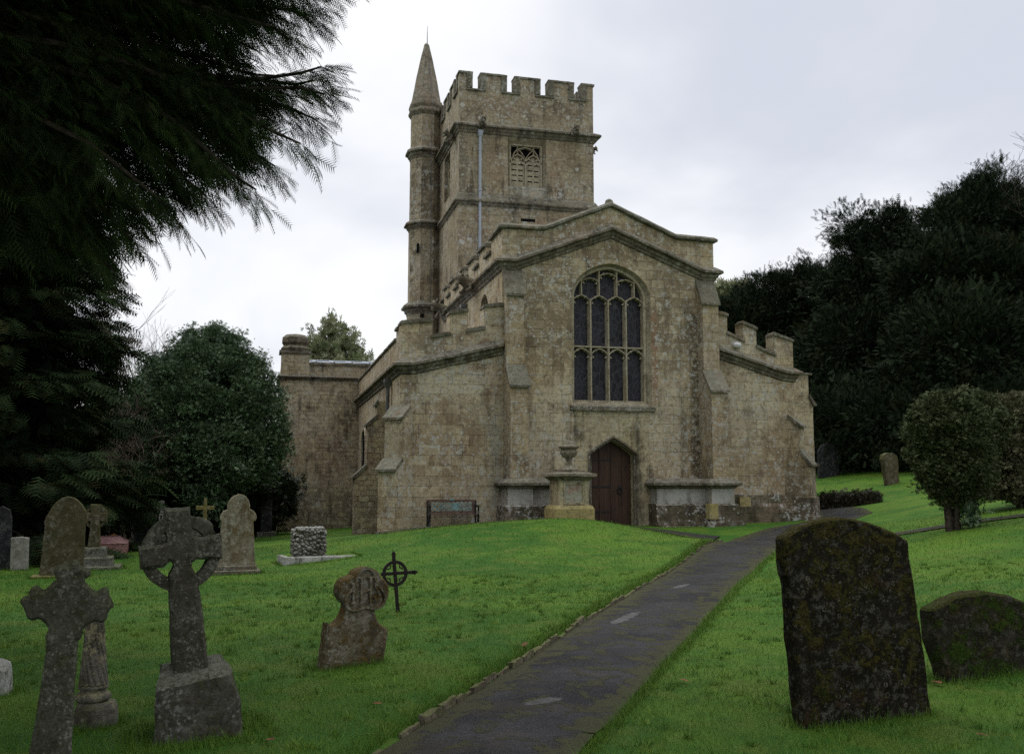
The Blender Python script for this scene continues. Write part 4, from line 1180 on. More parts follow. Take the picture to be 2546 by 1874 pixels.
bt_.bar([(b0 + .02, 14.98), (b0 + .18, 15.42), (bm_ - .36, 15.60), (bm_, 15.70), (bm_ + .36, 15.60), (b1 - .18, 15.42), (b1 - .02, 14.98)], .07, yb0 + .01, yb1, XZ, False, .4)
for x in (b0 + .33, b1 - .33):
    bt_.bar([(x, 15.34), (x, bz1)], .06, yb0 + .01, yb1, XZ, False, .4)
bt_.bar([(bm_, 15.2), (bm_ - .2, 15.5), (bm_ - .36, 15.62)], .05, yb0 + .01, yb1, XZ, False, .4)
bt_.bar([(bm_, 15.2), (bm_ + .2, 15.5), (bm_ + .36, 15.62)], .05, yb0 + .01, yb1, XZ, False, .4)
part(bt_, 'tracery', M['tracery'], belfry)
lv = MB()
for a, b in ((b0 + .05, bm_ - .06), (bm_ + .06, b1 - .05)):
    cx_ = (a + b) / 2; hw = (b - a) / 2
    slots = []
    for r_ in range(4):
        z = 14.22 + r_ * .235
        slots.append([(cx_ - hw * .86, z), (cx_ - hw * .12, z), (cx_ - hw * .12, z + .055), (cx_ - hw * .86, z + .055)])
        slots.append([(cx_ + hw * .12, z), (cx_ + hw * .86, z), (cx_ + hw * .86, z + .055), (cx_ + hw * .12, z + .055)])
    lv.prism([(a, bz0), (b, bz0), (b, 15.05), (cx_ + hw * .5, 15.2), (cx_, 15.32), (cx_ - hw * .5, 15.2), (a, 15.05)], TY0 + .30, TY0 + .36, XZ, slots)
part(lv, 'louvre_panel', M['tracery'], belfry)
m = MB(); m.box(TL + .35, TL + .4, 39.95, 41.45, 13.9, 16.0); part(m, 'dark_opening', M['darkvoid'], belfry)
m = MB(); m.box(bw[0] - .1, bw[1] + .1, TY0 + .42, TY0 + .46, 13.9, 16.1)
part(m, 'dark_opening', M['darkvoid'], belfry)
nt = MB()
nt.bar([(40.0, 13.95), (40.0, 15.9), (41.4, 15.9), (41.4, 13.95)], .12, TL + .15, TL + .3, YZ, False, .6)
nt.bar([(40.7, 13.95), (40.7, 15.9)], .12, TL + .16, TL + .3, YZ, False, .5)
for yc in (40.35, 41.05): nt.bar(arch_pts(yc, .35, 15.0, .4, 8), .08, TL + .17, TL + .3, YZ)
for yc in (40.35, 41.05): nt.prism([(yc - .3, 13.95), (yc + .3, 13.95), (yc + .3, 15.2), (yc - .3, 15.2)], TL + .28, TL + .33, YZ)
part(nt, 'side_tracery', M['tracery'], belfry)
m = MB(); m.box(10.02, 10.64, TY0 - .034, TY0 - .02, 12.42, 12.55)
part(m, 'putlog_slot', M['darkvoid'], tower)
drainpipe(8.26, TY0 - .10, 9.9, 15.9, .065, 'greypipe', (11.2, 13.6), .11, tower)
m = MB()
gargoyle((8.30, TY0 - .1, 16.35), (0, -1, .1), .45, tower, .9)
gargoyle((12.35, TY0 - .1, 16.35), (0, -1, .1), .5, tower, .9)
gargoyle((TR, TY0 + .4, 15.9), (1, -.4, -.1), .30, tower, .6)
gargoyle((TL, TY0 + .9, 16.1), (-1, -.3, 0), .55, tower, .9)

# --- stair turret with its spire
TX, TYC, TRD = 6.78, 43.0, .76
oct_ = R(22.5)
mb = MB(); mb.lathe([(TRD * 1.06, 2), (TRD * 1.06, 9.4), (TRD * 1.01, 9.5), (TRD * 1.0, 13.2), (TRD * .97, 13.3), (TRD * .96, 16.6), (TRD * .94, 16.7), (TRD * .94, 18.7)], 8, (TX, TYC, 0), oct_)
turret = part(mb, 'stair_turret', M['tower'], rough=(.008, 3, .4))
def oct_ring(z, r, prof, name='string_course'):
    pth = [(TX + r * math.cos(oct_ + k * math.pi / 4), TYC + r * math.sin(oct_ + k * math.pi / 4), z) for k in range(8)]
    outs = [(math.cos(oct_ + k * math.pi / 4) / math.cos(math.pi / 8), math.sin(oct_ + k * math.pi / 4) / math.cos(math.pi / 8)) for k in range(8)]
    m = MB(); m.sweep(pth, outs, prof, True)
    return part(m, name, M['trim'], turret, rough=(.01, 4, .2))
oct_ring(16.68, TRD * .93, [(a, z * 1.2) for a, z in STR])
oct_ring(13.28, TRD * .96, STR)
oct_ring(9.45, TRD * 1.0, [(a * 1.2, z * 1.3) for a, z in STR])
oct_ring(18.95, TRD * .92, [(.0, .22), (.04, .2), (.1, .05), (.12, -.05), (.07, -.2), (.13, -.3), (.13, -.38), (.05, -.5), (0, -.55), (-.05, -.55), (-.05, .22)])
m = MB(); m.lathe([(TRD * .93, 18.98), (TRD * .90, 19.3), (TRD * .62, 20.45), (TRD * .34, 21.45), (TRD * .16, 22.0), (TRD * .06, 22.08)], 8, (TX, TYC, 0), oct_)
part(m, 'spire', M['spire'], turret, rough=(.008, 3, .3))
m = MB(); m.tube([(TX + .03, TYC, 22.05), (TX + .03, TYC, 22.5), (TX + .03, TYC, 22.95)], [.022, .016, .007], 6)
cpts = [(TX + .05, TYC - .10, 22.0), (TX + .10, TYC - TRD * .62, 20.4), (TX + .16, TYC - TRD * .97, 19.3), (TX + .16, TYC - TRD - .12, 18.9), (TX + .16, TYC - TRD - .05, 18.3), (TX + .16, TYC - TRD - .06, 9.7)]
m.tube(cpts, .014, 5)
part(m, 'lightning_rod', M['rod'], turret)
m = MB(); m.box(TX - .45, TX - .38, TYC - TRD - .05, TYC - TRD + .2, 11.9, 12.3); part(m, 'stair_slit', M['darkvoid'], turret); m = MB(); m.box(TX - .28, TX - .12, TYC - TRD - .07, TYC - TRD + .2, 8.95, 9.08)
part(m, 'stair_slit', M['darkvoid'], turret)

# --- transept
YT = 41.3
mb = MB(); mb.prism([(.5, -1.0), (AL + .5, -1.0), (AL + .5, 6.55), (1.66, 6.55), (1.66, 7.02), (.5, 7.02)], YT, YT + .6)
mb.prism([(YT + .6, -1.0), (48, -1.0), (48, 6.5), (YT + .6, 6.5)], .5, 1.1, YZ)
trans = part(mb, 'transept_wall', M['rubble'])
corner_sweep([(.5, 47.9, 6.02), (.5, YT, 6.02), (AL, YT, 6.02)], [(-1, 0), (-1, -1), (0, -1)], [(a * .6, z * .5) for a, z in STR], 'string_course', M['trim'], trans)
m = MB(); m.box(1.66, AL + .5, YT - .07, YT + .6, 6.55, 6.66); m.box(.42, 1.72, YT - .08, YT + .9, 7.02, 7.14)
part(m, 'coping', M['coping'], trans, rough=(.015, 4, .25))
m = MB(); m.lathe([(.60, 7.14), (.64, 7.25), (.52, 7.38), (.60, 7.5), (.58, 7.72), (.42, 7.84), (.1, 7.9)], 8, (1.08, YT + .45, 0), oct_)
part(m, 'corner_cap', M['sooty'], trans, rough=(.015, 4, .2))
m = MB(); m.add([(1.66, YT + .1, 6.66), (AL + 2, YT + .1, 6.66), (AL + 2, YT + 3.4, 7.12), (1.66, YT + 3.4, 7.12), (1.66, YT + .1, 6.60), (AL + 2, YT + .1, 6.60), (AL + 2, YT + 3.4, 7.05), (1.66, YT + 3.4, 7.05)], [(0, 1, 2, 3), (7, 6, 5, 4), (0, 4, 5, 1), (1, 5, 6, 2), (2, 6, 7, 3), (3, 7, 4, 0)])
m.tube([(1.66, YT + 3.4, 7.14), (AL + 2, YT + 3.4, 7.14)], .05, 6)
for k in range(7):
    x = 1.95 + k * .75
    m.tube([(x, YT + .12, 6.68), (x, YT + 3.38, 7.15)], .045, 6)
part(m, 'transept_roof', M['lead'])

# ------------------------------------------------------------------ urn monument by the door
um = empty('urn_monument', (8.25, 26.0, .3))
tag(um, 'carved stone urn on a square panelled pedestal with yellow footing beside the door', 'monument')
def upart(mb, name, mat, parent=um, **kw):
    return mb.build(name, M[mat], parent, **kw)
uz = lambda z: z - .3
m = MB(); m.box(-.42, .42, -.42, .42, uz(.98), uz(1.66))
ped = upart(m, 'pedestal', 'pedestal')
m = MB(); m.bar([(-.27, uz(1.03)), (-.27, uz(1.58)), (.27, uz(1.58)), (.27, uz(1.03))], .06, -.445, -.40, XZ, True, .6)
m.box(.30, .43, -.44, .44, uz(.97), uz(1.66)); m.box(-.43, -.30, -.44, .44, uz(.97), uz(1.66))
upart(m, 'panel_frame', 'clean', ped)
m = MB(); m.frustum((-.56, .56, -.56, .56), (-.5, .5, -.5, .5), uz(.88), uz(.98)); m.box(-.14, .14, -.55, .55, -.4, uz(.9)); m.box(-.56, -.14, -.565, .565, -.4, uz(.885)); m.box(.14, .56, -.565, .565, -.4, uz(.885))
upart(m, 'footing', 'yellow', rough=(.006, 4, .2))
m = MB(); m.frustum((-.44, .44, -.44, .44), (-.58, .58, -.58, .58), uz(1.66), uz(1.78)); m.box(-.62, .62, -.62, .62, uz(1.78), uz(1.85)); m.frustum((-.6, .6, -.6, .6), (-.36, .36, -.36, .36), uz(1.85), uz(1.90))
m.box(-.36, .36, -.36, .36, uz(1.90), uz(1.95))
upart(m, 'cornice', 'urn', rough=(.012, 6, .12))
m = MB(); m.lathe([(.29, uz(1.95)), (.27, uz(1.98)), (.17, uz(2.03)), (.115, uz(2.09)), (.09, uz(2.15)), (.082, uz(2.24)), (.105, uz(2.265)), (.10, uz(2.285)), (.175, uz(2.32)), (.235, uz(2.40)), (.25, uz(2.48)), (.215, uz(2.51)), (.215, uz(2.53)), (.285, uz(2.575)), (.30, uz(2.62)), (.22, uz(2.65)), (.185, uz(2.66)), (.185, uz(2.73)), (.12, uz(2.76)), (.02, uz(2.765))], 20)
upart(m, 'urn', 'urn', rough=(.01, 8, .08), smooth=True)

# ------------------------------------------------------------------ bench against the aisle wall
bench = empty('garden_bench', (5.22, 27.5, .30), (0, 0, R(0)))
tag(bench, 'weathered bench with green lattice back panel and black iron ends against the church wall', 'bench')
BZ = lambda z: z - .30
def bpart(mb, name, mat, parent=bench): return mb.build(name, M[mat], parent)
m = MB()
for k in range(4): m.box(-.66, .66, -.30 + k * .11, -.30 + k * .11 + .085, BZ(.69), BZ(.725))
bpart(m, 'seat', 'benchwood')
m = MB(); m.box(-.68, .68, .12, .16, BZ(1.06), BZ(1.12)); m.box(-.66, .66, .12, .16, BZ(.74), BZ(.79)); m.box(-.68, -.60, .118, .162, BZ(.72), BZ(1.06)); m.box(.60, .68, .118, .162, BZ(.72), BZ(1.06))
back = bpart(m, 'backrest', 'benchwood')
m = MB()
zc, hh = BZ(.925), .135
for k in range(-10, 11):
    for sg in (-1, 1):
        x0, x1 = k * .12 - hh, k * .12 + hh
        pts = [(x0, zc - hh * sg), (x1, zc + hh * sg)]
        cl_ = [(max(-.6, min(.6, a)), b if -.6 <= a <= .6 else zc + (b - zc) * 0 + (max(-.6, min(.6, a)) - k * .12) * sg) for a, b in pts]
        if cl_[1][0] - cl_[0][0] > .03: m.bar(cl_, .022, .128, .15, XZ, False, .8)
m.prism([(.12 + .13 * math.cos(t), zc + .11 * math.sin(t)) for t in np.linspace(0, 6.28, 12, endpoint=False)], .125, .152)
m.prism([(-.07, BZ(1.10)), (.07, BZ(1.10)), (.05, BZ(1.15)), (-.05, BZ(1.15))], .11, .17)
bpart(m, 'lattice_panel', 'greencast', back)
for sx in (-1, 1):
    x = sx * .70
    e = MB(); e.bar([(-.30, BZ(.94)), (-.18, BZ(.95)), (.0, BZ(.93)), (.13, BZ(.96))], .04, x - .025, x + .025, YZ, False, 1); e.bar([(-.30, BZ(.94)), (-.27, BZ(.80)), (-.30, BZ(.70))], .035, x - .022, x + .022, YZ, False, 1)
    bpart(e, 'armrest', 'blackiron')
    e = MB(); e.bar([(-.30, BZ(.71)), (-.24, BZ(.5)), (-.30, -.08)], .05, x - .026, x + .026, YZ, False, 1)
    bpart(e, 'leg', 'blackiron')
    e = MB(); e.bar([(.15, BZ(1.1)), (.13, BZ(.7)), (.11, BZ(.5)), (.17, -.08)], .05, x - .026, x + .026, YZ, False, 1); e.bar([(-.28, BZ(.68)), (.14, BZ(.68))], .04, x - .02, x + .02, YZ, False, 1)
    bpart(e, 'leg', 'blackiron')
# ------------------------------------------------------------------ gravestones
def inset(poly, d):
    """offset a closed outline inwards"""
    n = len(poly)
    area = sum(poly[i][0] * poly[(i + 1) % n][1] - poly[(i + 1) % n][0] * poly[i][1] for i in range(n))
    sg = 1 if area > 0 else -1
    out = []
    for i in range(n):
        a, p, b = Vector(poly[i - 1]), Vector(poly[i]), Vector(poly[(i + 1) % n])
        t1, t2 = (p - a), (b - p)
        if t1.length < 1e-6 or t2.length < 1e-6:
            out.append(tuple(p)); continue
        t1.normalize(); t2.normalize()
        nn = Vector((-(t1.y + t2.y), t1.x + t2.x)) * sg
        if nn.length < 1e-4: nn = Vector((-t1.y, t1.x)) * sg
        nn.normalize()
        out.append(tuple(p + nn * d / max(.5, nn.dot(Vector((-t1.y, t1.x)) * sg))))
    return out
def slab(m, poly, t, bev=.012, y0=0.0):
    """an upright slab with softened edges; the face looks towards -y"""
    ins = inset(poly, bev)
    for a, ya, b, yb in ((ins, y0, poly, y0 + bev), (poly, y0 + bev, poly, y0 + t - bev), (poly, y0 + t - bev, ins, y0 + t)):
        m.loft(a, lambda u, v, y=ya: (u, y, v), b, lambda u, v, y=yb: (u, y, v), True)
    tris = tessellate_polygon([[Vector((p[0], p[1], 0)) for p in ins]])
    for y in (y0, y0 + t):
        m.add([(p[0], y, p[1]) for p in ins], [tuple(q) for q in tris])
    return m
def smooth_pts(pts, n=2, keep=()):
    """round an outline by corner cutting"""
    for _ in range(n):
        out = []
        for i in range(len(pts)):
            a, b = pts[i], pts[(i + 1) % len(pts)]
            out.append((a[0] * .75 + b[0] * .25, a[1] * .75 + b[1] * .25)); out.append((a[0] * .25 + b[0] * .75, a[1] * .25 + b[1] * .75))
        pts = out
    return pts
def stone_obj(name, mb, mat, loc, yaw, label, cat, rough, group=None, smooth=False):
    o = mb.build(name, M[mat], None, loc, (0, 0, R(yaw)), rough, smooth)
    return tag(o, label, cat, group)
def root(name, loc, yaw, label, cat, group=None):
    return tag(empty(name, loc, (0, 0, R(yaw))), label, cat, group)
GROUP = 'gravestones in the churchyard'

# cross with lobed ends, leaning, nearest on the left
TREF = [(-.125, -.15), (-.104, .136), (-.096, .222), (-.076, .393), (-.06, .566), (-.048, .742), (-.056, .773), (-.047, .799), (-.035, .808), (-.044, .835), (-.083, .877), (-.119, .865), (-.148, .88), (-.163, .925), (-.189, .962), (-.174, .988), (-.146, .995), (-.139, 1.031), (-.116, 1.052), (-.086, 1.019), (-.065, 1.019), (-.038, 1.053), (-.006, 1.075), (-.024, 1.098), (-.033, 1.125), (-.013, 1.147), (.02, 1.15), (.053, 1.145), (.056, 1.172), (.069, 1.181), (.095, 1.162), (.1, 1.143), (.134, 1.133), (.156, 1.114), (.149, 1.087), (.12, 1.07), (.147, 1.032), (.183, .995), (.208, 1.007), (.233, 1.023), (.251, 1.005), (.252, .973), (.275, .945), (.28, .917), (.255, .9), (.244, .851), (.219, .834), (.189, .849), (.156, .833), (.124, .794), (.129, .776), (.121, .754), (.105, .746), (.106, .715), (.101, .555), (.101, .378), (.1, .202), (.1, .115), (.10, -.15)]
m = MB(); slab(m, smooth_pts(TREF, 1), .12, .014)
stone_obj('stone_cross', m, 'granite', (-1.07, 5.76, 0), 8, 'leaning grey stone cross with three-lobed ends, nearest at the left', 'grave cross', (.006, 11, .035), GROUP)

# wheel cross on a rough plinth
wc = root('wheel_cross', (-.38, 6.37, 0), 10, 'tilted grey wheel cross standing on a rough tapered plinth', 'grave cross', GROUP)
CR = [(-.13, .36), (-.137, .50), (-.16, .80), (-.177, 1.035), (-.16, 1.062), (-.150, 1.085), (-.158, 1.112), (-.18, 1.12), (-.20, 1.10), (-.215, 1.085), (-.343, 1.077), (-.350, 1.14), (-.358, 1.21), (-.225, 1.223), (-.195, 1.235), (-.188, 1.26), (-.201, 1.288), (-.207, 1.36), (-.216, 1.437), (-.068, 1.447), (-.060, 1.37), (-.053, 1.301), (-.038, 1.272), (.004, 1.263), (.125, 1.280), (.131, 1.21), (.135, 1.132), (.014, 1.124), (-.022, 1.128), (-.044, 1.112), (-.048, 1.09), (-.032, 1.064), (-.012, 1.03), (.028, .80), (.072, .50), (.09, .36)]
m = MB(); slab(m, CR, .15, .016)
cross = m.build('cross', M['granite2'], wc, rough=(.007, 10, .04))
m = MB()
rc = (-.108, 1.165)
rp = [(rc[0] + .20 * math.cos(t), rc[1] + .20 * math.sin(t)) for t in np.linspace(0, 2 * math.pi, 40, endpoint=False)]
m.bar(rp, .075, .03, .125, XZ, True, .9)
m.build('wheel_ring', M['granite2'], cross, rough=(.005, 10, .05))
m = MB()
PLF = [(-.245, -.2), (-.235, .20), (-.238, .40), (.212, .452), (.262, .24), (.312, -.2)]
PLB = [(-.21, -.2), (-.20, .25), (-.195, .462), (.168, .502), (.21, .28), (.25, -.2)]
for (a, ya, b, yb) in ((inset(PLF, .02), -.10, PLF, -.075), (PLF, -.075, [(x * .97, z + .02) for x, z in PLB], .12), ([(x * .97, z + .02) for x, z in PLB], .12, [(x * .93, z * .98) for x, z in PLB], .34)):
    m.loft(a, lambda u, v, y=ya: (u, y, v), b, lambda u, v, y=yb: (u, y, v), True)
for poly, y in ((inset(PLF, .02), -.10), ([(x * .93, z * .98) for x, z in PLB], .34)):
    m.add([(p[0], y, p[1]) for p in poly], [tuple(q) for q in tessellate_polygon([[Vector((p[0], p[1], 0)) for p in poly]])])
m.build('plinth', M['plinthgranite'], wc, rough=(.012, 9, .05))
m = MB(); slab(m, [(-.33, -.2), (-.30, -.01), (.0, .005), (.33, .03), (.40, .0), (.41, -.2)], .62, .02, -.22)
m.build('step', M['plinthgranite'], wc, rough=(.012, 9, .06))

# twisted column on a moulded base
tc = root('twisted_column', (-1.02, 6.94, -.01), 5, 'broken spirally fluted column on a stained moulded base behind the lobed cross', 'monument', GROUP)
m = MB()
nseg, nz = 72, 34
vs = []
for k in range(nz + 1):
    z = .30 + (.76 - .30) * k / nz
    r = .094 - .040 * (k / nz) ** .8 + (.004 if k < 2 else 0)
    if k == 0: r = .078
    for i in range(nseg):
        a = 2 * math.pi * i / nseg
        fl = abs(math.sin((a * 14 + (z - .3) * 14 * 3.2) / 2))
        rr = r * (.84 + .16 * fl ** .6)
        vs.append((-.03 + .06 * 0 + rr * math.cos(a) - (z - .3) * .02, rr * math.sin(a), z))
fs = [(k * nseg + i, k * nseg + (i + 1) % nseg, (k + 1) * nseg + (i + 1) % nseg, (k + 1) * nseg + i) for k in range(nz) for i in range(nseg)]
fs += [tuple(reversed(range(nseg))), tuple(nz * nseg + i for i in range(nseg))]
m.add(vs, fs)
m.build('shaft', M['columnstone'], tc)
m = MB(); m.lathe([(.085, .20), (.105, .215), (.112, .235), (.10, .255), (.078, .262), (.076, .275), (.092, .285), (.095, .30), (.08, .312)], 28, (-.03, 0, 0))
m.build('base_moulding', M['columnstone'], tc, smooth=True, rough=(.003, 14, .06))
m = MB(); m.lathe([(.135, -.12), (.135, .10), (.128, .165), (.115, .20), (.05, .205)], 8, (-.005, 0, 0), R(10))
m.build('pedestal', M['columnstone'], tc, rough=(.008, 10, .05))

# pale fragments at the left edge
m = MB(); m.add([(-.16, -.1, -.1), (.06, -.12, -.1), (.08, .14, -.1), (-.16, .14, -.1), (-.15, -.08, .25), (.03, -.09, .19), (.06, .12, .24), (-.14, .12, .30)], [(0, 3, 2, 1), (4, 5, 6, 7), (0, 1, 5, 4), (1, 2, 6, 5), (2, 3, 7, 6), (3, 0, 4, 7)])
p = at(2, 1716, 8.2)
stone_obj('stone_fragment', m, 'marble', (p[0], 8.2, 0.0), 12, 'broken pale marble block lying at the left edge of the lawn', 'stone block', (.015, 7, .06))

# headstones of the left group
def headstone(name, poly, t, loc, yaw, mat, label, plinth=None, pmat=None, bev=.012, rough=(.005, 5, .12)):
    r_ = root(name, loc, yaw, label, 'gravestone', GROUP)
    m = MB(); slab(m, poly, t, bev)
    tb = m.build('tablet', M[mat], r_, rough=rough)
    for k, (x0, x1, ya, yb, z0, z1) in enumerate(plinth or []):
        m = MB(); slab(m, [(x0, z0), (x0 + .01, z1), (x1 - .01, z1), (x1, z0)], yb - ya, .012, ya)
        m.build('plinth', M[pmat or mat], r_, rough=(.008, 6, .12))
    return r_
ARCH = [(-.31, -.2), (-.285, .04), (-.231, .963), (-.243, .985), (-.243, 1.041), (-.225, 1.11), (-.184, 1.19), (-.13, 1.29), (-.065, 1.385), (.03, 1.465), (.132, 1.50), (.225, 1.48), (.309, 1.427), (.385, 1.34), (.448, 1.237), (.49, 1.14), (.50, 1.04), (.49, .985), (.46, .975), (.455, .18), (.47, .16), (.48, -.2)]
headstone('arched_headstone', ARCH, .16, (-3.72, 19.71, -.15), 5, 'olive', 'tall olive headstone with rounded arch top and notched shoulders', [(-.42, .52, -.08, .26, -.2, .05)], 'yellowstone')
TALL = [(-.355, .12), (-.33, .5), (-.306, .983), (-.335, 1.03), (-.33, 1.10), (-.28, 1.19), (-.206, 1.215), (-.205, 1.30), (-.18, 1.372), (-.14, 1.43), (-.091, 1.475), (.001, 1.511), (.08, 1.495), (.14, 1.452), (.185, 1.38), (.205, 1.30), (.212, 1.225), (.28, 1.19), (.325, 1.13), (.341, 1.07), (.325, 1.01), (.281, .985), (.31, .5), (.342, .12)]
headstone('shouldered_headstone', TALL, .15, (-.48, 19.24, -.12), 5, 'buff', 'buff headstone with round head and side scrolls on a dark base', [(-.385, .37, -.06, .24, .08, .17), (-.43, .43, -.16, .34, -.25, .085)], 'sooty')
headstone('low_headstone', [(-.18, -.2), (-.185, .018), (-.20, .67), (.0, .69), (.142, .66), (.155, -.2)], .10, (-4.88, 22.16, -.2), 3, 'paleslab', 'small pale square-topped headstone at the left under the trees')
headstone('slate_headstone', [(-.30, -.2), (-.30, 1.0), (-.2, 1.26), (-.08, 1.32), (.06, 1.24), (.104, 1.084), (.13, .4), (.133, -.2)], .10, (-5.27, 22.5, -.2), 5, 'darkslate', 'dark slate headstone behind the small pale one at the left edge')
headstone('round_headstone', [(-.344, -.1), (-.361, .80), (-.22, .89), (-.10, .895), (-.028, .87), (.10, .81), (.20, .74), (.276, .639), (.286, -.1)], .12, (-1.75, 30.31, -.3), 5, 'dim', 'grey round-topped headstone in the dusk behind the wheel cross')
headstone('pointed_monument', [(-.20, -.1), (-.20, 1.60), (-.30, 1.64), (-.29, 1.70), (-.18, 1.88), (.02, 1.98), (.2, 1.88), (.30, 1.68), (.21, 1.6), (.21, -.1)], .45, (.06, 36.87, -.4), 5, 'darkslate', 'dark capped monument close to the transept wall', [(-.34, .36, -.15, .6, -.2, .22)], 'dim')

# celtic cross on steps behind the arched stone
cc = root('celtic_cross', (-3.30, 22.02, -.2), 5, 'small celtic ringed cross on three stone steps beside the arched headstone', 'grave cross', GROUP)
m = MB()
slab(m, [(-.27, .46), (-.235, .95), (-.245, 1.0), (-.37, .99), (-.37, 1.19), (-.24, 1.18), (-.255, 1.35), (-.04, 1.35), (-.055, 1.18), (.085, 1.17), (.085, .99), (-.05, .99), (-.055, .95), (-.02, .46)], .14, .012)
cx = m.build('cross', M['olive'], cc, rough=(.005, 6, .1))
m = MB(); m.bar([(-.145 + .21 * math.cos(t), 1.09 + .21 * math.sin(t)) for t in np.linspace(0, 2 * math.pi, 28, endpoint=False)], .06, .03, .11, XZ, True, .95)
m.build('ring', M['olive'], cx)
for k, (w, z0, z1) in enumerate(((.26, .24, .46), (.40, .06, .26), (.56, -.2, .08))):
    m = MB(); slab(m, [(-.145 - w, z0), (-.145 - w + .02, z1), (-.145 + w - .02, z1), (-.145 + w, z0)], w * 1.5, .015, .07 - w * .75)
    m.build('step', M['dim'], cc, rough=(.012, 5, .12))

# pink ledger tomb
pk = root('ledger_tomb', (-3.76, 27.3, -.25), 5, 'low pink granite ledger tomb with pale sloping top', 'tomb', GROUP)
m = MB(); m.box(-.62, .27, 0, 1.7, -.2, .27); m.build('chest', M['pinkgranite'], pk)
m = MB(); m.frustum((-.64, .29, -.02, 1.72), (-.5, .02, .3, 1.5), .272, .42); m.build('lid', M['pinkgranite'], pk)

# plain yellow cross, slim white cross, table tomb, dim stones under the trees
yc = root('yellow_cross', (-1.74, 31.1, -.3), 5, 'plain yellow lichened cross standing under the holly', 'grave cross', GROUP)
m = MB(); slab(m, [(-.085, .25), (-.075, 1.08), (-.292, 1.08), (-.292, 1.205), (-.07, 1.205), (-.06, 1.43), (.03, 1.43), (.03, 1.205), (.248, 1.205), (.248, 1.08), (.035, 1.08), (.045, .25)], .13, .01)
m.build('cross', M['yellowstone'], yc, rough=(.004, 6, .12))
m = MB(); slab(m, [(-.3, -.2), (-.25, .27), (.22, .27), (.27, -.2)], .4, .015, -.13); m.build('plinth', M['dim'], yc, rough=(.01, 6, .12))
sc = root('slim_cross', (-3.04, 31.43, -.3), 5, 'slim pale-shafted cross under the trees left of the wheel cross', 'grave cross', GROUP)
m = MB(); slab(m, [(-.10, .3), (-.10, 1.0), (-.30, 1.02), (-.30, 1.17), (-.10, 1.16), (-.105, 1.36), (.06, 1.36), (.06, 1.16), (.22, 1.15), (.22, 1.0), (.07, .99), (.08, .3)], .12, .01)
m.build('cross', M['dim'], sc)
m = MB(); slab(m, [(-.3, -.2), (-.25, .32), (.22, .32), (.27, -.2)], .4, .015, -.14); m.build('plinth', M['dim'], sc)
m = MB(); slab(m, [(-.075, .35), (-.085, 1.04), (.035, 1.04), (.05, .35)], .02, .004, -.022); m.build('white_panel', M['marble'], sc)
p = at(330, 1347, 33.0)
tt = root('table_tomb', (p[0], 33.0, -.3), 4, 'dim table tomb with a thick slab on legs under the dark trees', 'tomb', GROUP)
m = MB(); slab(m, [(-.95, .72), (-.9, .95), (.78, .98), (.8, .74)], .9, .03, -.1); m.build('top_slab', M['dim'], tt, rough=(.02, 4, .15))
for x in (-.8, -.1, .62):
    m = MB(); m.box(x, x + .13, 0, .2, -.2, .73); m.build('leg', M['dim'], tt)
m = MB(); m.box(-.7, .7, .35, .6, -.2, .73); m.build('core', M['darkslate'], tt)
for (px, py, Y, w, h, lab, mt) in ((402, 1310, 34.5, .30, 1.15, 'square dim headstone behind the table tomb', 'dim'), (20, 1300, 33.0, .35, 1.2, 'shadowed leaning headstone deep under the trees at the far left', 'dim'), (130, 1340, 34.0, .4, 1.3, 'dark broad headstone in the shade behind the arched one', 'darkslate')):
    p = at(px, py, Y)
    z = gz(p[0], Y)
    headstone('shaded_headstone', [(-w, -.2), (-w, h * .8), (-w * .7, h * .95), (0, h), (w * .7, h * .95), (w, h * .8), (w, -.2)], .12, (p[0], Y, z), 5, mt, lab)

# pot of yellow flowers by the tombs
p = at(285, 1338, 29.0)
fp = root('flower_pot', (p[0], 29.0, gz(p[0], 29.0)), 0, 'small grey pot of orange and yellow flowers by the pink tomb', 'flower pot')
m = MB(); m.lathe([(.07, -.02), (.10, .22), (.11, .25), (.08, .25)], 12); m.build('pot', M['dim'], fp)
M['petal'] = plain('orange petals', (0.55, 0.24, 0.05), .6, .2, 30)
m = MB()
for k in range(14):
    a, r_, z = random.uniform(0, 6.28), random.uniform(0, .13), random.uniform(.30, .48)
    m.tube([(r_ * .3 * math.cos(a), r_ * .3 * math.sin(a), .2), (r_ * math.cos(a), r_ * math.sin(a), z)], .008, 4)
    m.lathe([(.01, -.02), (.04, .0), (.035, .02), (.01, .03)], 7, (r_ * math.cos(a), r_ * math.sin(a), z))
m.build('flowers', M['petal'], fp)

# cobble cairn on a marble kerb
cn = root('cobble_cairn', (.98, 21.71, -.1), 10, 'stubby block of rounded flint cobbles on a white kerb', 'monument', GROUP)
m = MB(); slab(m, [(-.30, -.1), (-.29, .56), (-.12, .70), (.29, .68), (.34, .56), (.34, -.1)], .42, .03, .04)
m.build('core', M['dim'], cn, rough=(.02, 6, .08))
stones_ = MB()
rr = random.Random(5)
def blob(mb_, c, r3, seed):
    bm = bmesh.new(); bmesh.ops.create_icosphere(bm, subdivisions=2, radius=1)
    vs = []
    for v in bm.verts:
        q = v.co * (1 + .22 * mnoise.noise(v.co * 1.4 + Vector((seed, seed * 2, 0))))
        vs.append((c[0] + q.x * r3[0], c[1] + q.y * r3[1], c[2] + q.z * r3[2]))
    idx = {v: i for i, v in enumerate(bm.verts)}
    mb_.add(vs, [tuple(idx[v] for v in f.verts) for f in bm.faces]); bm.free()
k = 0
placed = []
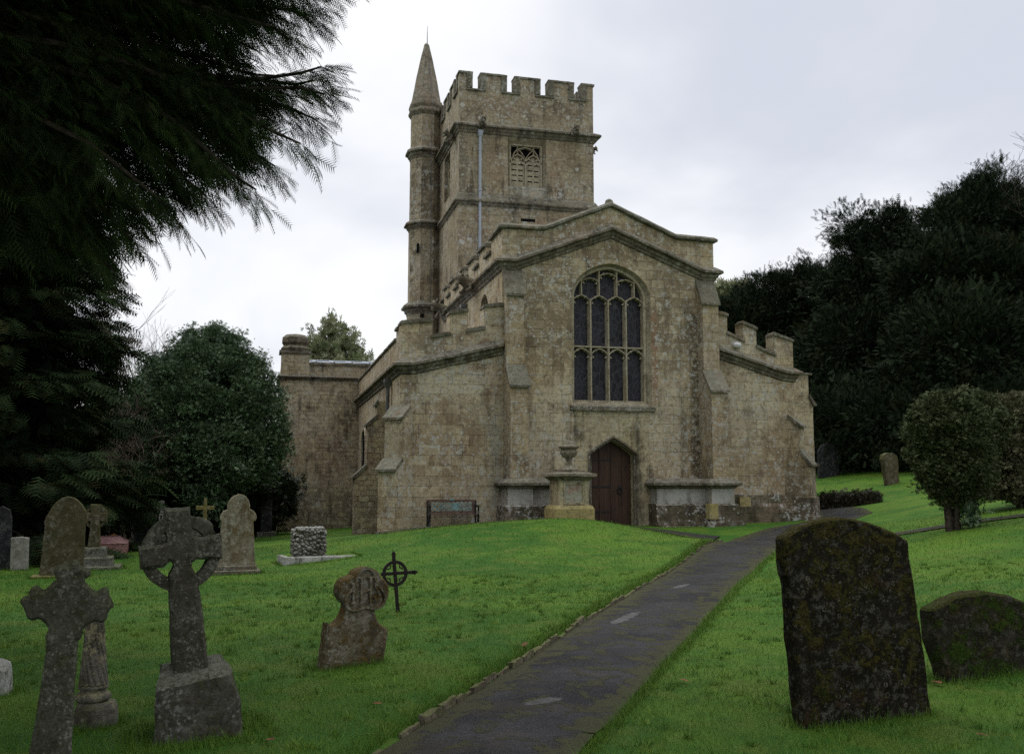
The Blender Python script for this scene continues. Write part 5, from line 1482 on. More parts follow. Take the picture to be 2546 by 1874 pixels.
for _ in range(2600):
    r_ = rr.uniform(.030, .072); x, z = rr.uniform(-.31, .34), rr.uniform(-.02, .69)
    if (z > .6 and x < -.18) or any((x - a) ** 2 + (z - c) ** 2 < (.80 * (r_ + q)) ** 2 for a, c, q in placed): continue
    placed.append((x, z, r_))
    blob(stones_, (x, .04 + rr.uniform(-.02, .025), z), (r_ * rr.uniform(.95, 1.2), .05, r_ * rr.uniform(.75, 1.05)), k); k += 1
for xs_ in (-.31, .35):
    side_ = []
    for _ in range(900):
        r_ = rr.uniform(.035, .065); y, z = rr.uniform(.1, .44), rr.uniform(0, .66)
        if any((y - a) ** 2 + (z - c) ** 2 < (.8 * (r_ + q)) ** 2 for a, c, q in side_): continue
        side_.append((y, z, r_)); blob(stones_, (xs_, y, z), (.045, r_, r_ * .9), k); k += 1
for x in np.arange(-.22, .34, .1):
    for y in (.08, .2, .32): blob(stones_, (x, y, .70), (.06, .06, .045), k); k += 1
stones_.build('cobbles', M['cobble'], cn, smooth=True)
m = MB()
# an L-shaped kerb: long front rail and a short return
m.box(-.50, .98, -.22, -.06, -.2, .10); m.frustum((-.50, .98, -.22, -.06), (-.49, .97, -.20, -.08), .10, .125)
m.frustum((-.66, -.50, -.55, .40), (-.63, -.52, -.52, .38), -.2, .14)
m.build('kerb_rail', M['marble'], cn, rough=(.01, 6, .1))
m = MB(); m.frustum((-.74, -.36, -.60, -.30), (-.70, -.40, -.56, -.34), -.2, .12)

# trefoil-headed stone with the IHS monogram
ih = root('monogram_headstone', (.76, 8.46, 0), 25, 'ochre mossy headstone with trefoil head carved with IHS, in the middle of the lawn', 'gravestone', GROUP)
IHS = [(-.30, -.12), (-.291, .009), (-.26, .22), (-.234, .434), (-.209, .410), (-.159, .417), (-.115, .452), (-.085, .495), (-.068, .539), (-.069, .572), (-.10, .597), (-.125, .635), (-.138, .686), (-.134, .735), (-.115, .770), (-.08, .797), (-.035, .803), (-.004, .815), (.010, .838), (.034, .857), (.07, .871), (.111, .877), (.155, .874), (.19, .862), (.228, .845), (.257, .822), (.268, .80), (.278, .781), (.305, .762), (.335, .73), (.352, .70), (.358, .663), (.355, .62), (.341, .585), (.32, .553), (.295, .532), (.262, .521), (.236, .520), (.225, .502), (.223, .482), (.231, .448), (.251, .413), (.272, .387), (.298, .364), (.33, .345), (.363, .325), (.33, .16), (.298, .003), (.29, -.12)]
m = MB(); slab(m, IHS, .115, .014, .012)
tb = m.build('tablet', M['ihs'], ih, rough=(.005, 10, .035))
def trefoil(cx, cz, s, n=48):
    out = []
    for k in range(n):
        a = 2 * math.pi * k / n + math.pi / 2
        r_ = s * (.80 + .20 * math.cos(3 * (a - math.pi / 2)))
        out.append((cx + r_ * math.cos(a) * 1.04, cz + r_ * math.sin(a)))
    return out
m = MB(); m.bar(trefoil(.112, .665, .205), .030, -.012, .02, XZ, True, .7)
m.build('carved_rim', M['ihs'], tb, rough=(.003, 14, .03))
m = MB()
cxm, czm = .112, .665
def letter(pts, w=.026): m.bar([(cxm + a, czm + b) for a, b in pts], w, -.014, .02, XZ, False, .75)
letter([(-.125, -.08), (-.125, .085)]); letter([(-.150, .085), (-.100, .085)], .018); letter([(-.150, -.08), (-.100, -.08)], .018)      # I
letter([(-.045, -.125), (-.045, .13)], .028); letter([(.045, -.10), (.045, .125)], .028); letter([(-.045, .005), (.045, .025)], .022)      # H
letter([(-.075, .13), (-.015, .13)], .018); letter([(.018, .125), (.075, .125)], .018)
letter([(.135, .055), (.120, .080), (.095, .075), (.092, .040), (.118, .008), (.135, -.025), (.128, -.062), (.100, -.072), (.085, -.045)], .022)  # S
m.build('monogram', M['ihs'], tb, rough=(.002, 14, .03))

# iron ring cross
ic = root('iron_cross', (1.55, 11.5, .04), 5, 'thin black iron cross with a ring and spear tips beside the IHS stone', 'grave cross', GROUP)
LN = -.090
m = MB()
L2 = lambda u, z: (u + LN * z, z)
m.bar([L2(0, -.15), L2(0, .70)], .042, 0, .022, XZ, False, .9); m.bar([L2(-.17, .498), L2(.24, .512)], .040, .001, .021, XZ, False, .9)
c0 = L2(0, .503)
cr_ = m.build('cross_bar', M['iron'], ic)
m = MB(); m.bar([(c0[0] + .133 * math.cos(t), c0[1] + .133 * math.sin(t)) for t in np.linspace(0, 2 * math.pi, 36, endpoint=False)], .040, .002, .020, XZ, True, .9)
for sx in (-1, 1):
    for sz in (-1, 1):
        q = (c0[0] + sx * .083, c0[1] + sz * .083)
        m.bar([(q[0] + sx * .012, q[1] - sz * .035), (q[0] - sx * .022, q[1] - sz * .022), (q[0] - sx * .035, q[1] + sz * .012)], .016, .004, .018)
m.build('ring', M['iron'], ic)
for name, b, d in (('spear_tip', L2(0, .69), (LN, 1)), ('spear_tip', (c0[0] + .20, c0[1] + .006), (1, .03)), ('spear_tip', (c0[0] - .20, c0[1] - .006), (-1, -.03))):
    d = Vector(d).normalized(); n_ = Vector((-d.y, d.x)); b = Vector(b)
    m = MB(); m.prism([tuple(b - n_ * .016), tuple(b + d * .016 - n_ * .026), tuple(b + d * .024 - n_ * .012), tuple(b + d * .032 - n_ * .03), tuple(b + d * .078), tuple(b + d * .032 + n_ * .03), tuple(b + d * .024 + n_ * .012), tuple(b + d * .016 + n_ * .026), tuple(b + n_ * .016)], .001, .021)
    m.build(name, M['iron'], ic)

# the two mossy stones on the right
BIG = [(-.455, -.2), (-.465, -.041), (-.495, .3), (-.515, .567), (-.528, .894), (-.538, .95), (-.552, .975), (-.560, 1.06), (-.566, 1.2), (-.55, 1.222), (-.49, 1.257), (-.42, 1.288), (-.351, 1.310), (-.25, 1.332), (-.151, 1.341), (-.07, 1.336), (.014, 1.325), (.10, 1.303), (.181, 1.278), (.3, 1.231), (.385, 1.185), (.396, 1.160), (.413, 1.026), (.437, .87), (.457, .701), (.49, .42), (.516, .121), (.53, .036), (.54, -.2)]
m = MB(); slab(m, BIG, .13, .014)
stone_obj('mossy_headstone', m, 'mossy', (3.84, 5.74, .03), 3, 'large dark headstone with curved top covered in moss and lichen', 'gravestone', (.006, 9, .045), GROUP)
SML = [(-.41, -.2), (-.433, -.048), (-.47, .08), (-.495, .141), (-.53, .24), (-.548, .313), (-.555, .42), (-.56, .523), (-.54, .543), (-.481, .566), (-.40, .597), (-.321, .623), (-.22, .642), (-.117, .652), (-.03, .652), (.058, .645), (.204, .611), (.35, .553), (.42, .51), (.48, .44), (.516, .146), (.523, -.2)]
m = MB(); slab(m, SML, .16, .02)
stone_obj('low_mossy_headstone', m, 'mossgreen', (5.52, 6.53, .1), 3, 'low rounded headstone thick with green moss at the right edge', 'gravestone', (.012, 7, .05), GROUP)
# two stones on the slope behind
p = at(2222, 1196, 33.0)
headstone('leaning_headstone', [(-.40, -.2), (-.46, .35), (-.62, .95), (-.55, 1.12), (-.3, 1.2), (.05, 1.2), (.30, 1.10), (.36, 1.0), (.36, .3), (.42, -.2)], .16, (p[0], 33.0, gz(p[0], 33.0)), 20, 'olive', 'brown worn headstone leaning on the grass slope left of the clipped bush', rough=(.02, 3, .15))
p = at(2062, 1170, 39.0)
headstone('dim_headstone', [(-.55, -.2), (-.55, 1.15), (-.35, 1.42), (.0, 1.55), (.38, 1.42), (.58, 1.15), (.58, -.2)], .16, (p[0], 39.0, gz(p[0], 39.0)), 8, 'darkslate', 'barely visible dark headstone under the yew trees right of the church')
# ------------------------------------------------------------------ foliage
def unit(a):
    return a / np.maximum(1e-9, np.linalg.norm(a, axis=-1, keepdims=True))
def frond_template(pairs=8, width=.34, lw=.055, droop=.12, taper=1.0, ang=.55):
    """a flat feathery spray along +x: an axis with paired pointed leaflets"""
    v, f = [], []
    def tri(a, b, c):
        o = len(v); v.extend([a, b, c]); f.append((o, o + 1, o + 2))
    zc = lambda x: -droop * x * x
    tri((0, -.014, 0), (0, .014, 0), (1.0, 0, zc(1)))
    for k in range(pairs):
        t = .06 + .84 * k / (pairs - 1)
        l = width * (math.sin(math.pi * (.18 + .72 * t)) ** .7) * (1.0 if taper == 1.0 else (1 - .5 * t))
        for s in (-1, 1):
            t2 = t + (.04 if s > 0 else 0)
            tip = (t2 + l * ang, s * l, zc(t2 + l * ang) - .05 * l)
            tri((t2 - lw * .5, 0, zc(t2)), (t2 + lw * .5, 0, zc(t2)), tip)
    return np.array(v), np.array(f)
def leaf_template(w=.42, fold=.12):
    v = np.array([(0, 0, 0), (.5, -w / 2, fold), (1, 0, 0), (.5, w / 2, fold)])
    return v, np.array([(0, 1, 2), (0, 2, 3)])
def tuft_template(n=5):
    """a rosette of narrow leaves"""
    v, f = [], []
    for k in range(n):
        a = (k - (n - 1) / 2) * .62
        l = 1 - .12 * abs(k - (n - 1) / 2)
        c, s = math.cos(a), math.sin(a)
        o = len(v)
        v += [(0, 0, 0), (c * l * .5 + s * .11, s * l * .5 - c * .11, .05 * (k % 2)), (c * l, s * l, -.05), (c * l * .5 - s * .11, s * l * .5 + c * .11, .05 * (k % 2))]
        f += [(o, o + 1, o + 2), (o, o + 2, o + 3)]
    return np.array(v), np.array(f)
T_CYP = frond_template(8, .27, .052, .20, 1.0, 1.0)
T_CON = frond_template(6, .36, .10, .12)
T_YEW = frond_template(5, .33, .14, .08)
T_LEAF = leaf_template()
T_TUFT = tuft_template()

def scatter(name, batches, mat, parent, loc):
    """one mesh from batches of (template, positions, axis, normal, size, tint); coordinates relative to loc"""
    V, F, Tn, off = [], [], [], 0
    loc = np.asarray(loc, float)
    for (tv, tf), P, D, Nn, S, tint in batches:
        if len(P) == 0: continue
        D = unit(D); B = unit(np.cross(Nn, D)); Z = np.cross(D, B)
        v = (P - loc)[:, None, :] + S[:, None, None] * (tv[None, :, 0:1] * D[:, None, :] + tv[None, :, 1:2] * B[:, None, :] + tv[None, :, 2:3] * Z[:, None, :])
        n, k = len(P), len(tv)
        f = (tf[None, :, :] + (np.arange(n) * k)[:, None, None] + off)
        V.append(v.reshape(-1, 3)); F.append(f.reshape(-1)); Tn.append(np.repeat(tint, len(tf))); off += n * k
    me = np_mesh(name, np.concatenate(V), np.concatenate(F), 3)
    a = me.attributes.new('tint', 'FLOAT', 'FACE')
    a.data.foreach_set('value', np.concatenate(Tn).astype(np.float32))
    return link_mesh(name, me, mat, parent, (0, 0, 0))
def rdir(n, rng):
    return unit(rng.normal(size=(n, 3)))
def crown_batches(blobs, clumps, per, cr, size, tmpl, rng, up=.3, droop=0.0, spread=.75, inner=.25, flat=.7, core=True, tuft_out=.35):
    """clumps of sprays spread over the skin of a set of ellipsoids, ragged, with an inner fill"""
    B = np.array(blobs, float)
    area = (B[:, 3] * B[:, 5]); pick = rng.choice(len(B), clumps * 3, p=area / area.sum())
    d = rdir(clumps * 3, rng)
    C = B[pick, :3] + d * B[pick, 3:6] * (1 + rng.normal(0, .07, (clumps * 3, 1)))
    keep = np.ones(len(C), bool)
    for b in B:
        q = np.linalg.norm((C - b[:3]) / b[3:6], axis=1)
        keep &= q > .80
    C, d, pick = C[keep][:clumps], d[keep][:clumps], pick[keep][:clumps]
    n = len(C)
    out = unit(d / B[pick, 3:6]) 
    rr = np.exp(rng.normal(0, .35, n))
    idx = np.repeat(np.arange(n), per)
    g = np.clip(rng.normal(size=(n * per, 3)), -1.7, 1.7) * (cr * np.minimum(rr, 1.5)[idx])[:, None]
    g[:, 2] *= flat
    # clumps reach outward as tufts
    along = rng.random(n * per)
    P = C[idx] + g * (1.15 - along[:, None] * .8) + out[idx] * (along * cr * 2.2 * tuft_out * rr[idx])[:, None]
    P[:, 2] += along * cr * .5 * up
    D = unit(out[idx] + rdir(n * per, rng) * spread + np.array([0, 0, up - droop])[None, :])
    Nn = unit(rdir(n * per, rng) * .8 + np.array([0, 0, 1.0])[None, :])
    S = size * np.exp(rng.normal(0, .25, n * per))
    ctint = rng.random(n)
    tint = np.clip(.55 * ctint[idx] + .45 * rng.random(n * per), 0, 1)
    bt = [(tmpl, P, D, Nn, S, tint)]
    m = int(n * per * inner)  # inner sprays block light and are tinted darker as the crown's inner shade
    if m:
        pk = rng.choice(len(B), m, p=area / area.sum())
        dd = rdir(m, rng)
        P2 = B[pk, :3] + dd * B[pk, 3:6] * (rng.uniform(.35, .92, (m, 1)))
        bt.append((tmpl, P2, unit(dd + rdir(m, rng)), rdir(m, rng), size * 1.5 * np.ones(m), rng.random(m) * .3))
    if core:  # large cards added inside to block light, tinted darkest to read as shade
        k = max(60, int(area.sum() * 26))
        pk = rng.choice(len(B), k, p=area / area.sum())
        dd = rdir(k, rng)
        P3 = B[pk, :3] + dd * B[pk, 3:6] * (rng.uniform(.1, .58, (k, 1)))
        big = leaf_template(.8, .05)
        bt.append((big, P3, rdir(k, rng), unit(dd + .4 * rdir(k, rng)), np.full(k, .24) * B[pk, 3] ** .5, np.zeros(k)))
    return bt, C
def trunk_mesh(base, top, r0, r1, limbs, rng, sway=.25):
    m = MB()
    b, t = Vector(base), Vector(top)
    n = 9
    pts = [b.lerp(t, i / n) + Vector((rng.normal(0, sway * .25), rng.normal(0, sway * .25), 0)) * (0 if i == 0 else 1) for i in range(n + 1)]
    rad = [r0 * (1 - i / n) + r1 * i / n for i in range(n + 1)]; rad[0] *= 1.35
    m.tube(pts, rad, 9)
    for L in limbs:
        L = Vector(L)
        h = min(.92, max(.12, ((L.z - b.z) / max(.1, (t.z - b.z))) * rng.uniform(.5, .8)))
        p0 = b.lerp(t, h); mid = p0.lerp(L, .5) + Vector((0, 0, .12 * (L - p0).length))
        r_ = r0 * (1 - h) * .45 + .02
        m.tube([p0, p0.lerp(mid, .5), mid, mid.lerp(L, .5), L], [r_, r_ * .8, r_ * .6, r_ * .35, .012], 6)
    return m
def tree(name, label, cat, base, height, blobs, clumps, per, cr, size, tmpl, mat, trunk_r, seed, group=None, nl=24, **kw):
    rng = np.random.default_rng(seed)
    b = np.array([base[0], base[1], gz(base[0], base[1]) - .1])
    o = tag(empty(name, tuple(b)), label, cat, group)
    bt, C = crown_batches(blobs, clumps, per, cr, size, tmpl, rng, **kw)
    scatter('crown', bt, M[mat], o, b)
    sel = C[rng.choice(len(C), min(nl, len(C)), replace=False)] - b
    cx, cy = np.mean([q[0] for q in blobs]) - b[0], np.mean([q[1] for q in blobs]) - b[1]
    trunk_mesh((0, 0, 0), (cx * .7, cy * .7, height * .86), trunk_r, .05, [tuple(s * .92 if kw.get('core', True) else s) for s in sel], rng).build('trunk', M['bark'], o)
    return o
def blob_at(px, py, Y, rpx, rz=None, ry=1.0):
    """ellipsoid whose centre shows at (px,py) with a radius of rpx photo pixels"""
    p = at(px, py, Y)
    depth = float(np.dot(p - np.array(EYE), FW))
    r = rpx * depth / 2400
    return (p[0], p[1], p[2], r, r * ry, (rz if rz else rpx) * depth / 2400)

# --- the great cypress whose boughs hang into the picture from the left
def overhanging_cypress():
    rng = np.random.default_rng(21)
    base = np.array([-5.2, 8.6, gz(-5.2, 8.6) - .1])
    o = tag(empty('cypress_tree', tuple(base)), 'huge dark cypress whose feathery drooping boughs overhang the top left', 'tree')
    tips = [(868, 42, 7.4, .25), (905, -20, 7.0, .2), (830, 102, 7.8, .1), (775, 161, 7.2, -.1), (700, 190, 8.2, 0), (858, 228, 7.6, .55), (842, 262, 7.9, .4), (864, 297, 7.5, .25), (843, 360, 7.9, .0), (805, 419, 7.3, -.25),
            (741, 475, 7.7, -.35), (695, 534, 7.3, -.5), (640, 515, 7.9, -.5), (568, 547, 7.6, -.55), (479, 593, 7.4, -.55), (436, 627, 7.8, -.6), (385, 655, 8.0, -.65), (345, 740, 8.2, -.8),
            (790, -60, 7.6, .1), (700, 60, 8.0, .0), (640, 300, 8.4, .0), (560, 420, 8.6, -.3), (600, 150, 8.6, 0), (520, 40, 8.2, 0), (470, 330, 8.9, -.2), (420, 480, 9.0, -.4), (360, 180, 8.8, 0), (330, 560, 8.8, -.5), (300, 380, 9.2, -.3), (250, 640, 9.0, -.6),
            (230, 60, 8.4, 0), (200, 480, 8.8, -.4), (150, 250, 9.2, -.2), (120, 640, 8.6, -.6), (80, 420, 9.0, -.4), (60, 120, 8.8, -.1), (20, 560, 8.8, -.5), (640, -120, 7.6, .1), (480, -140, 7.8, .1), (300, -160, 8.0, 0), (100, -120, 8.2, 0), (760, -190, 7.0, .2),
            (560, 250, 7.6, -.1), (680, 400, 7.9, -.2), (740, 250, 8.3, .1), (450, 170, 7.8, -.1), (600, 480, 8.2, -.45), (300, 270, 8.0, -.2), (180, 380, 8.2, -.3), (400, 60, 9.2, 0), (520, 540, 8.6, -.5), (730, 100, 8.5, .1)]
    br = MB(); P, D, Nn, S, Tt = [], [], [], [], []
    for (px, py, Y, lift) in tips:
        tip = at(px - 58, py - 62, Y)
        h = tip[2] - base[2]
        p0 = np.array([base[0] + .1, base[1], base[2] + max(1.5, h * .92 + .9 - lift * .8)])
        L = np.linalg.norm(tip - p0)
        ctrl = p0 * .38 + tip * .62 + np.array([0, 0, .10 * L - lift * .62 * L * .6])
        ts = np.linspace(0, 1, 26)
        pts = ((1 - ts) ** 2)[:, None] * p0 + (2 * ts * (1 - ts))[:, None] * ctrl + (ts ** 2)[:, None] * tip
        pts[1:-1] += rng.normal(0, .02, (24, 3))
        br.tube([tuple(q - base) for q in pts[::3]] + [tuple(tip - base)], list(np.linspace(.055, .007, len(pts[::3]) + 1)), 6)
        tang = unit(np.gradient(pts, axis=0))
        nb = int(L * 12)
        for t in np.concatenate([rng.uniform(.22, 1.0, nb), rng.uniform(.70, 1.0, nb // 3), rng.uniform(.30, .85, nb // 2)]):
            i = min(24, int(t * 25)); q = pts[i] + (pts[i + 1] - pts[i]) * (t * 25 - i); tg = tang[i]
            lat = unit(np.cross(tg, [0, 0, 1.0])); sg = 1 if rng.random() < .5 else -1
            bl = (.17 + .60 * (1 - t) ** .7) * rng.uniform(.7, 1.2)
            bd = unit(tg * rng.uniform(.55, 1.0) + lat * sg * rng.uniform(.2, .75) + np.array([0, 0, rng.uniform(-.42, .16)]))
            nf = max(4, int(bl / .045))
            tt = np.linspace(.05, 1, nf)
            bp = q + bd[None, :] * (tt * bl)[:, None] + np.array([0, 0, -1.0])[None, :] * (.22 * bl * tt ** 2)[:, None]
            side = np.where(np.arange(nf) % 2 == 0, 1, -1)
            bl_lat = unit(np.cross(bd, [0, 0, 1.0]))
            fd = unit(bd[None, :] + bl_lat[None, :] * side[:, None] * .55 + np.array([0, 0, -1.0])[None, :] * rng.uniform(.05, .48, (nf, 1)) + rng.normal(0, .15, (nf, 3)))
            P.append(bp); D.append(fd); Nn.append(unit(rng.normal(0, .45, (nf, 3)) + np.array([0, 0, 1.0])))
            S.append(rng.uniform(.11, .21, nf)); Tt.append(np.clip(rng.random() * .7 + rng.random(nf) * .3, 0, 1))
    # sprays on the small shoots filling the body of the crown between the boughs
    k = 7000
    ppx, ppy, pY = rng.uniform(-150, 760, k), rng.uniform(-200, 620, k), rng.uniform(8.2, 10.6, k)
    lim0 = np.interp(ppy, [-200, 0, 150, 200, 300, 400, 450, 500, 560, 620], [700, 640, 560, 540, 640, 600, 520, 420, 330, 260])
    q = np.array([at(a, c, d) for a, c, d in zip(ppx, ppy, pY)])[ppx < lim0]; k = len(q)
    dq = unit(np.stack([np.full(k, .8), np.full(k, -.2), np.full(k, -.35)], 1) + rng.normal(0, .45, (k, 3)))
    P.append(q); D.append(dq); Nn.append(unit(rng.normal(0, .6, (k, 3)) + np.array([0, 0, 1.0]))); S.append(rng.uniform(.20, .42, k)); Tt.append(rng.random(k) * .8)
    batches = [(T_CYP, np.concatenate(P), np.concatenate(D), np.concatenate(Nn), np.concatenate(S), np.concatenate(Tt))]
    # the rest of the crown: behind, beside and high above the picture
    n = 9000
    th = rng.uniform(0, 6.28, n); zz_ = rng.uniform(1.2, 15, n)
    rad = np.sqrt(rng.uniform(.2, 1, n)) * np.where(zz_ < 7, 3.0, 4.2 * (1.08 - (zz_ / 16)))
    Q = np.stack([base[0] - .9 + rad * np.cos(th), base[1] + 1.0 + rad * np.sin(th), zz_], 1)
    rel = Q - np.array(EYE)
    dep = rel @ FW; sx = 1273 + 2400 * (rel @ RT) / np.maximum(dep, .1); sy = 937 - 2400 * (rel @ UPV) / np.maximum(dep, .1)
    # leave the boughs' own outline open against the sky
    lim = np.interp(sy, [-400, 0, 200, 300, 400, 480, 540, 600, 650, 750, 1000], [760, 700, 600, 640, 640, 560, 430, 360, 310, 270, 120])
    ok = (dep < 1) | (sx < lim)
    ok &= ~((sy > 1010) & (sx > -50))
    Q = Q[ok]; n = len(Q)
    k = 8000
    Q2 = np.array([-3.4, 4.0, 9.8]) + rdir(k, rng) * np.array([5.2, 5.4, 4.2]) * (rng.uniform(.05, 1, (k, 1)) ** .4)  # out-of-view foliage added overhead to shade the left foreground
    rel = Q2 - np.array(EYE); dep = rel @ FW
    sx = 1273 + 2400 * (rel @ RT) / np.maximum(dep, .1); sy = 937 - 2400 * (rel @ UPV) / np.maximum(dep, .1)
    lim = np.interp(sy, [-400, 0, 200, 300, 400, 480, 540, 600, 650, 750, 1000], [760, 700, 600, 640, 640, 560, 430, 360, 310, 270, 120])
    Q = np.concatenate([Q, Q2[(dep < .3) | (sy < -260) | (sx < lim - 60)]]); n = len(Q)
    out = unit(np.stack([Q[:, 0] - base[0], Q[:, 1] - base[1], np.full(n, -.6)], 1) + rng.normal(0, .4, (n, 3)))
    batches.append((T_CON, Q, out, unit(rng.normal(0, .6, (n, 3)) + np.array([0, 0, 1.0])), rng.uniform(.35, .75, n), rng.random(n) * .8))
    scatter('crown', batches, M['cypress'], o, base)
    t = MB(); t.tube([(0, 0, -.2), (.02, 0, .5), (0, .05, 3), (.05, 0, 7), (0, .05, 12), (0, 0, 15.5)], [.62, .42, .36, .28, .15, .03], 12)
    tr_ = t.build('trunk', M['bark'], o, rough=(.02, 3, .3))
    br.build('boughs', M['bark'], tr_)
overhanging_cypress()

# --- layered conifers further back on the left
def conifer(base, height, radius, seed, label, mat='conifer', n=26000, size=.62, group='dark conifers on the left', crown_base=.7, lean=0.0, power=.8):
    rng = np.random.default_rng(seed)
    b = np.array([base[0], base[1], gz(base[0], base[1]) - .1])
    o = tag(empty('conifer_tree', tuple(b)), label, 'tree', group)
    nb = n // 90
    hz = crown_base + (height - crown_base) * rng.random(nb) ** 1.25
    th = rng.uniform(0, 6.28, nb)
    P, D, Nn, S, Tt = [], [], [], [], []
    m = MB(); m.tube([(0, 0, -.2), (0, 0, height * .3), (0, 0, height * .98)], [radius * .075, radius * .055, .02], 9)
    for z, a in zip(hz, th):
        prof = (1 - ((z - crown_base) / (height - crown_base))) ** power
        L = radius * prof * rng.uniform(.78, 1.10) + .3
        d = np.array([math.cos(a), math.sin(a), 0])
        k = 90
        t = rng.random(k) ** .55
        p = b + np.array([0, 0, z]) + d[None, :] * (t * L)[:, None] + np.array([0, 0, 1.0])[None, :] * (L * (-.34 * t + .16 * t ** 3))[:, None]
        lat = np.array([-d[1], d[0], 0]); w = (.10 + .24 * (1 - t)) * L
        p = p + lat[None, :] * (rng.uniform(-1, 1, k) * w)[:, None] + rng.normal(0, .07, (k, 3))
        P.append(p); D.append(unit(d[None, :] + lat[None, :] * rng.uniform(-.7, .7, (k, 1)) + np.array([0, 0, 1.0])[None, :] * rng.uniform(-.75, .10, (k, 1))))
        Nn.append(unit(rng.normal(0, .4, (k, 3)) + np.array([0, 0, 1.0]))); S.append(size * rng.uniform(.55, 1.15, k)); Tt.append(np.clip(rng.random() * .6 + .4 * rng.random(k), 0, 1))
        if rng.random() < .35:
            m.tube([(0, 0, z), tuple(d * L * .5 + np.array([0, 0, z - .15 * L])), tuple(d * L * .9 + np.array([0, 0, z - .2 * L]))], [.06, .04, .01], 5)
    k = int(n * .10); zz_ = crown_base + (height - crown_base) * rng.random(k); a = rng.uniform(0, 6.28, k)  # opaque cards inside the crown, their darkest tint painting its inner shade
    rad = radius * (1 - (zz_ - crown_base) / (height - crown_base)) ** power * rng.uniform(.05, .48, k)
    Q = b + np.stack([rad * np.cos(a), rad * np.sin(a), zz_ - .1 * radius], 1)
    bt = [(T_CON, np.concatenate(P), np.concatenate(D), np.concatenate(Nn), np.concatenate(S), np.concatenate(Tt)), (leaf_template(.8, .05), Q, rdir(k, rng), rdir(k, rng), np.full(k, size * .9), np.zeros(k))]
    scatter('crown', bt, M[mat], o, b)
    m.build('trunk', M['bark'], o)
conifer((-7.1, 27.5), 15.0, 4.6, 31, 'dense dark conifer with golden tinged sprays behind the arched headstone', n=30000)
conifer((-10.5, 22.0), 14.5, 4.4, 32, 'black shaded conifer at the left edge behind the slate headstone', n=20000)
conifer((-8.3, 37.5), 17.5, 4.3, 33, 'tall narrow dark conifer rising behind the golden tinged one', n=20000, power=.7)

# --- holly in front of the transept
hb = at(520, 1200, 34.5)
tree('holly_tree', 'rounded dark glossy holly tree in front of the transept', 'tree', (hb[0], 34.5), 6.6,
     [blob_at(515, 1020, 34.5, 155, 135), blob_at(450, 1065, 34.0, 140, 125), blob_at(600, 1080, 34.0, 95, 105), blob_at(535, 930, 34.5, 92, 80), blob_at(500, 880, 34.8, 36, 48), blob_at(582, 892, 34.3, 34, 44), blob_at(540, 870, 34.6, 30, 40), blob_at(430, 960, 34.3, 60, 60), blob_at(505, 1130, 34, 165, 75)],
     900, 120, .22, .082, T_TUFT, 'holly', .16, 41, inner=.25, up=.6, spread=.9, tuft_out=.4)
# --- bare twiggy tree between the conifers and the holly
def bare_tree(base, height, label, seed, spread=.45, levels=5, group=None, mat='twig', r0=.11):
    rnd = random.Random(seed)
    b = Vector((base[0], base[1], gz(*base) - .1))
    o = tag(empty('bare_tree', tuple(b)), label, 'tree', group)
    tm, cm = MB(), MB()
    def grow(p, d, L, r, lev):
        q = p + d * L
        mid = p.lerp(q, .5) + Vector((rnd.gauss(0, .05), rnd.gauss(0, .05), rnd.gauss(0, .03))) * L
        (tm if lev < 2 else cm).tube([p, mid, q], [r, r * .85, r * .68], 7 if lev < 2 else (5 if lev < 3 else 3))
        if lev >= levels: return
        for k in range(rnd.choice((2, 3, 3, 4)) if lev > 0 else 5):
            nd = (d + Vector((rnd.gauss(0, spread), rnd.gauss(0, spread), rnd.gauss(.12, spread * .5)))).normalized()
            st = q if k < 2 else p.lerp(q, rnd.uniform(.45, .95))
            grow(st, nd, L * rnd.uniform(.58, .85), r * rnd.uniform(.5, .66), lev + 1)
    grow(Vector((0, 0, 0)), Vector((.03, 0, 1)).normalized(), height * .27, r0, 0)
    tm.build('trunk', M[mat], o); cm.build('twigs', M[mat], o)
p = at(418, 1100, 38.0); bare_tree((p[0], 38.0), 9.6, 'leafless pale twiggy tree between the dark conifers and the holly', 3, .42, 6)
p = at(320, 1100, 33.0); bare_tree((p[0], 33.0), 5.6, 'tangled brown leafless shrub low beside the holly', 5, .55, 6)
p = at(2590, 900, 40.0); bare_tree((p[0], 40.0), 18.6, 'leafless tree at the top right edge above the yews', 9, .40, 6, mat='bark', r0=.2)
# --- pale tree beyond the transept roof
p = at(835, 1200, 78.0)
tree('pale_tree', 'pale green and yellow wispy tree showing above the transept roof', 'tree', (p[0], 78.0), 13.5,
     [blob_at(822, 860, 78, 24, 42), blob_at(862, 880, 78, 22, 30), blob_at(795, 888, 78, 24, 22), blob_at(885, 905, 78, 18, 18), blob_at(765, 862, 78, 11, 14), blob_at(830, 935, 78, 70, 40)],
     240, 20, .34, .36, T_TUFT, 'palefol', .22, 51, inner=.12, up=.7, core=False, tuft_out=.9, nl=40)
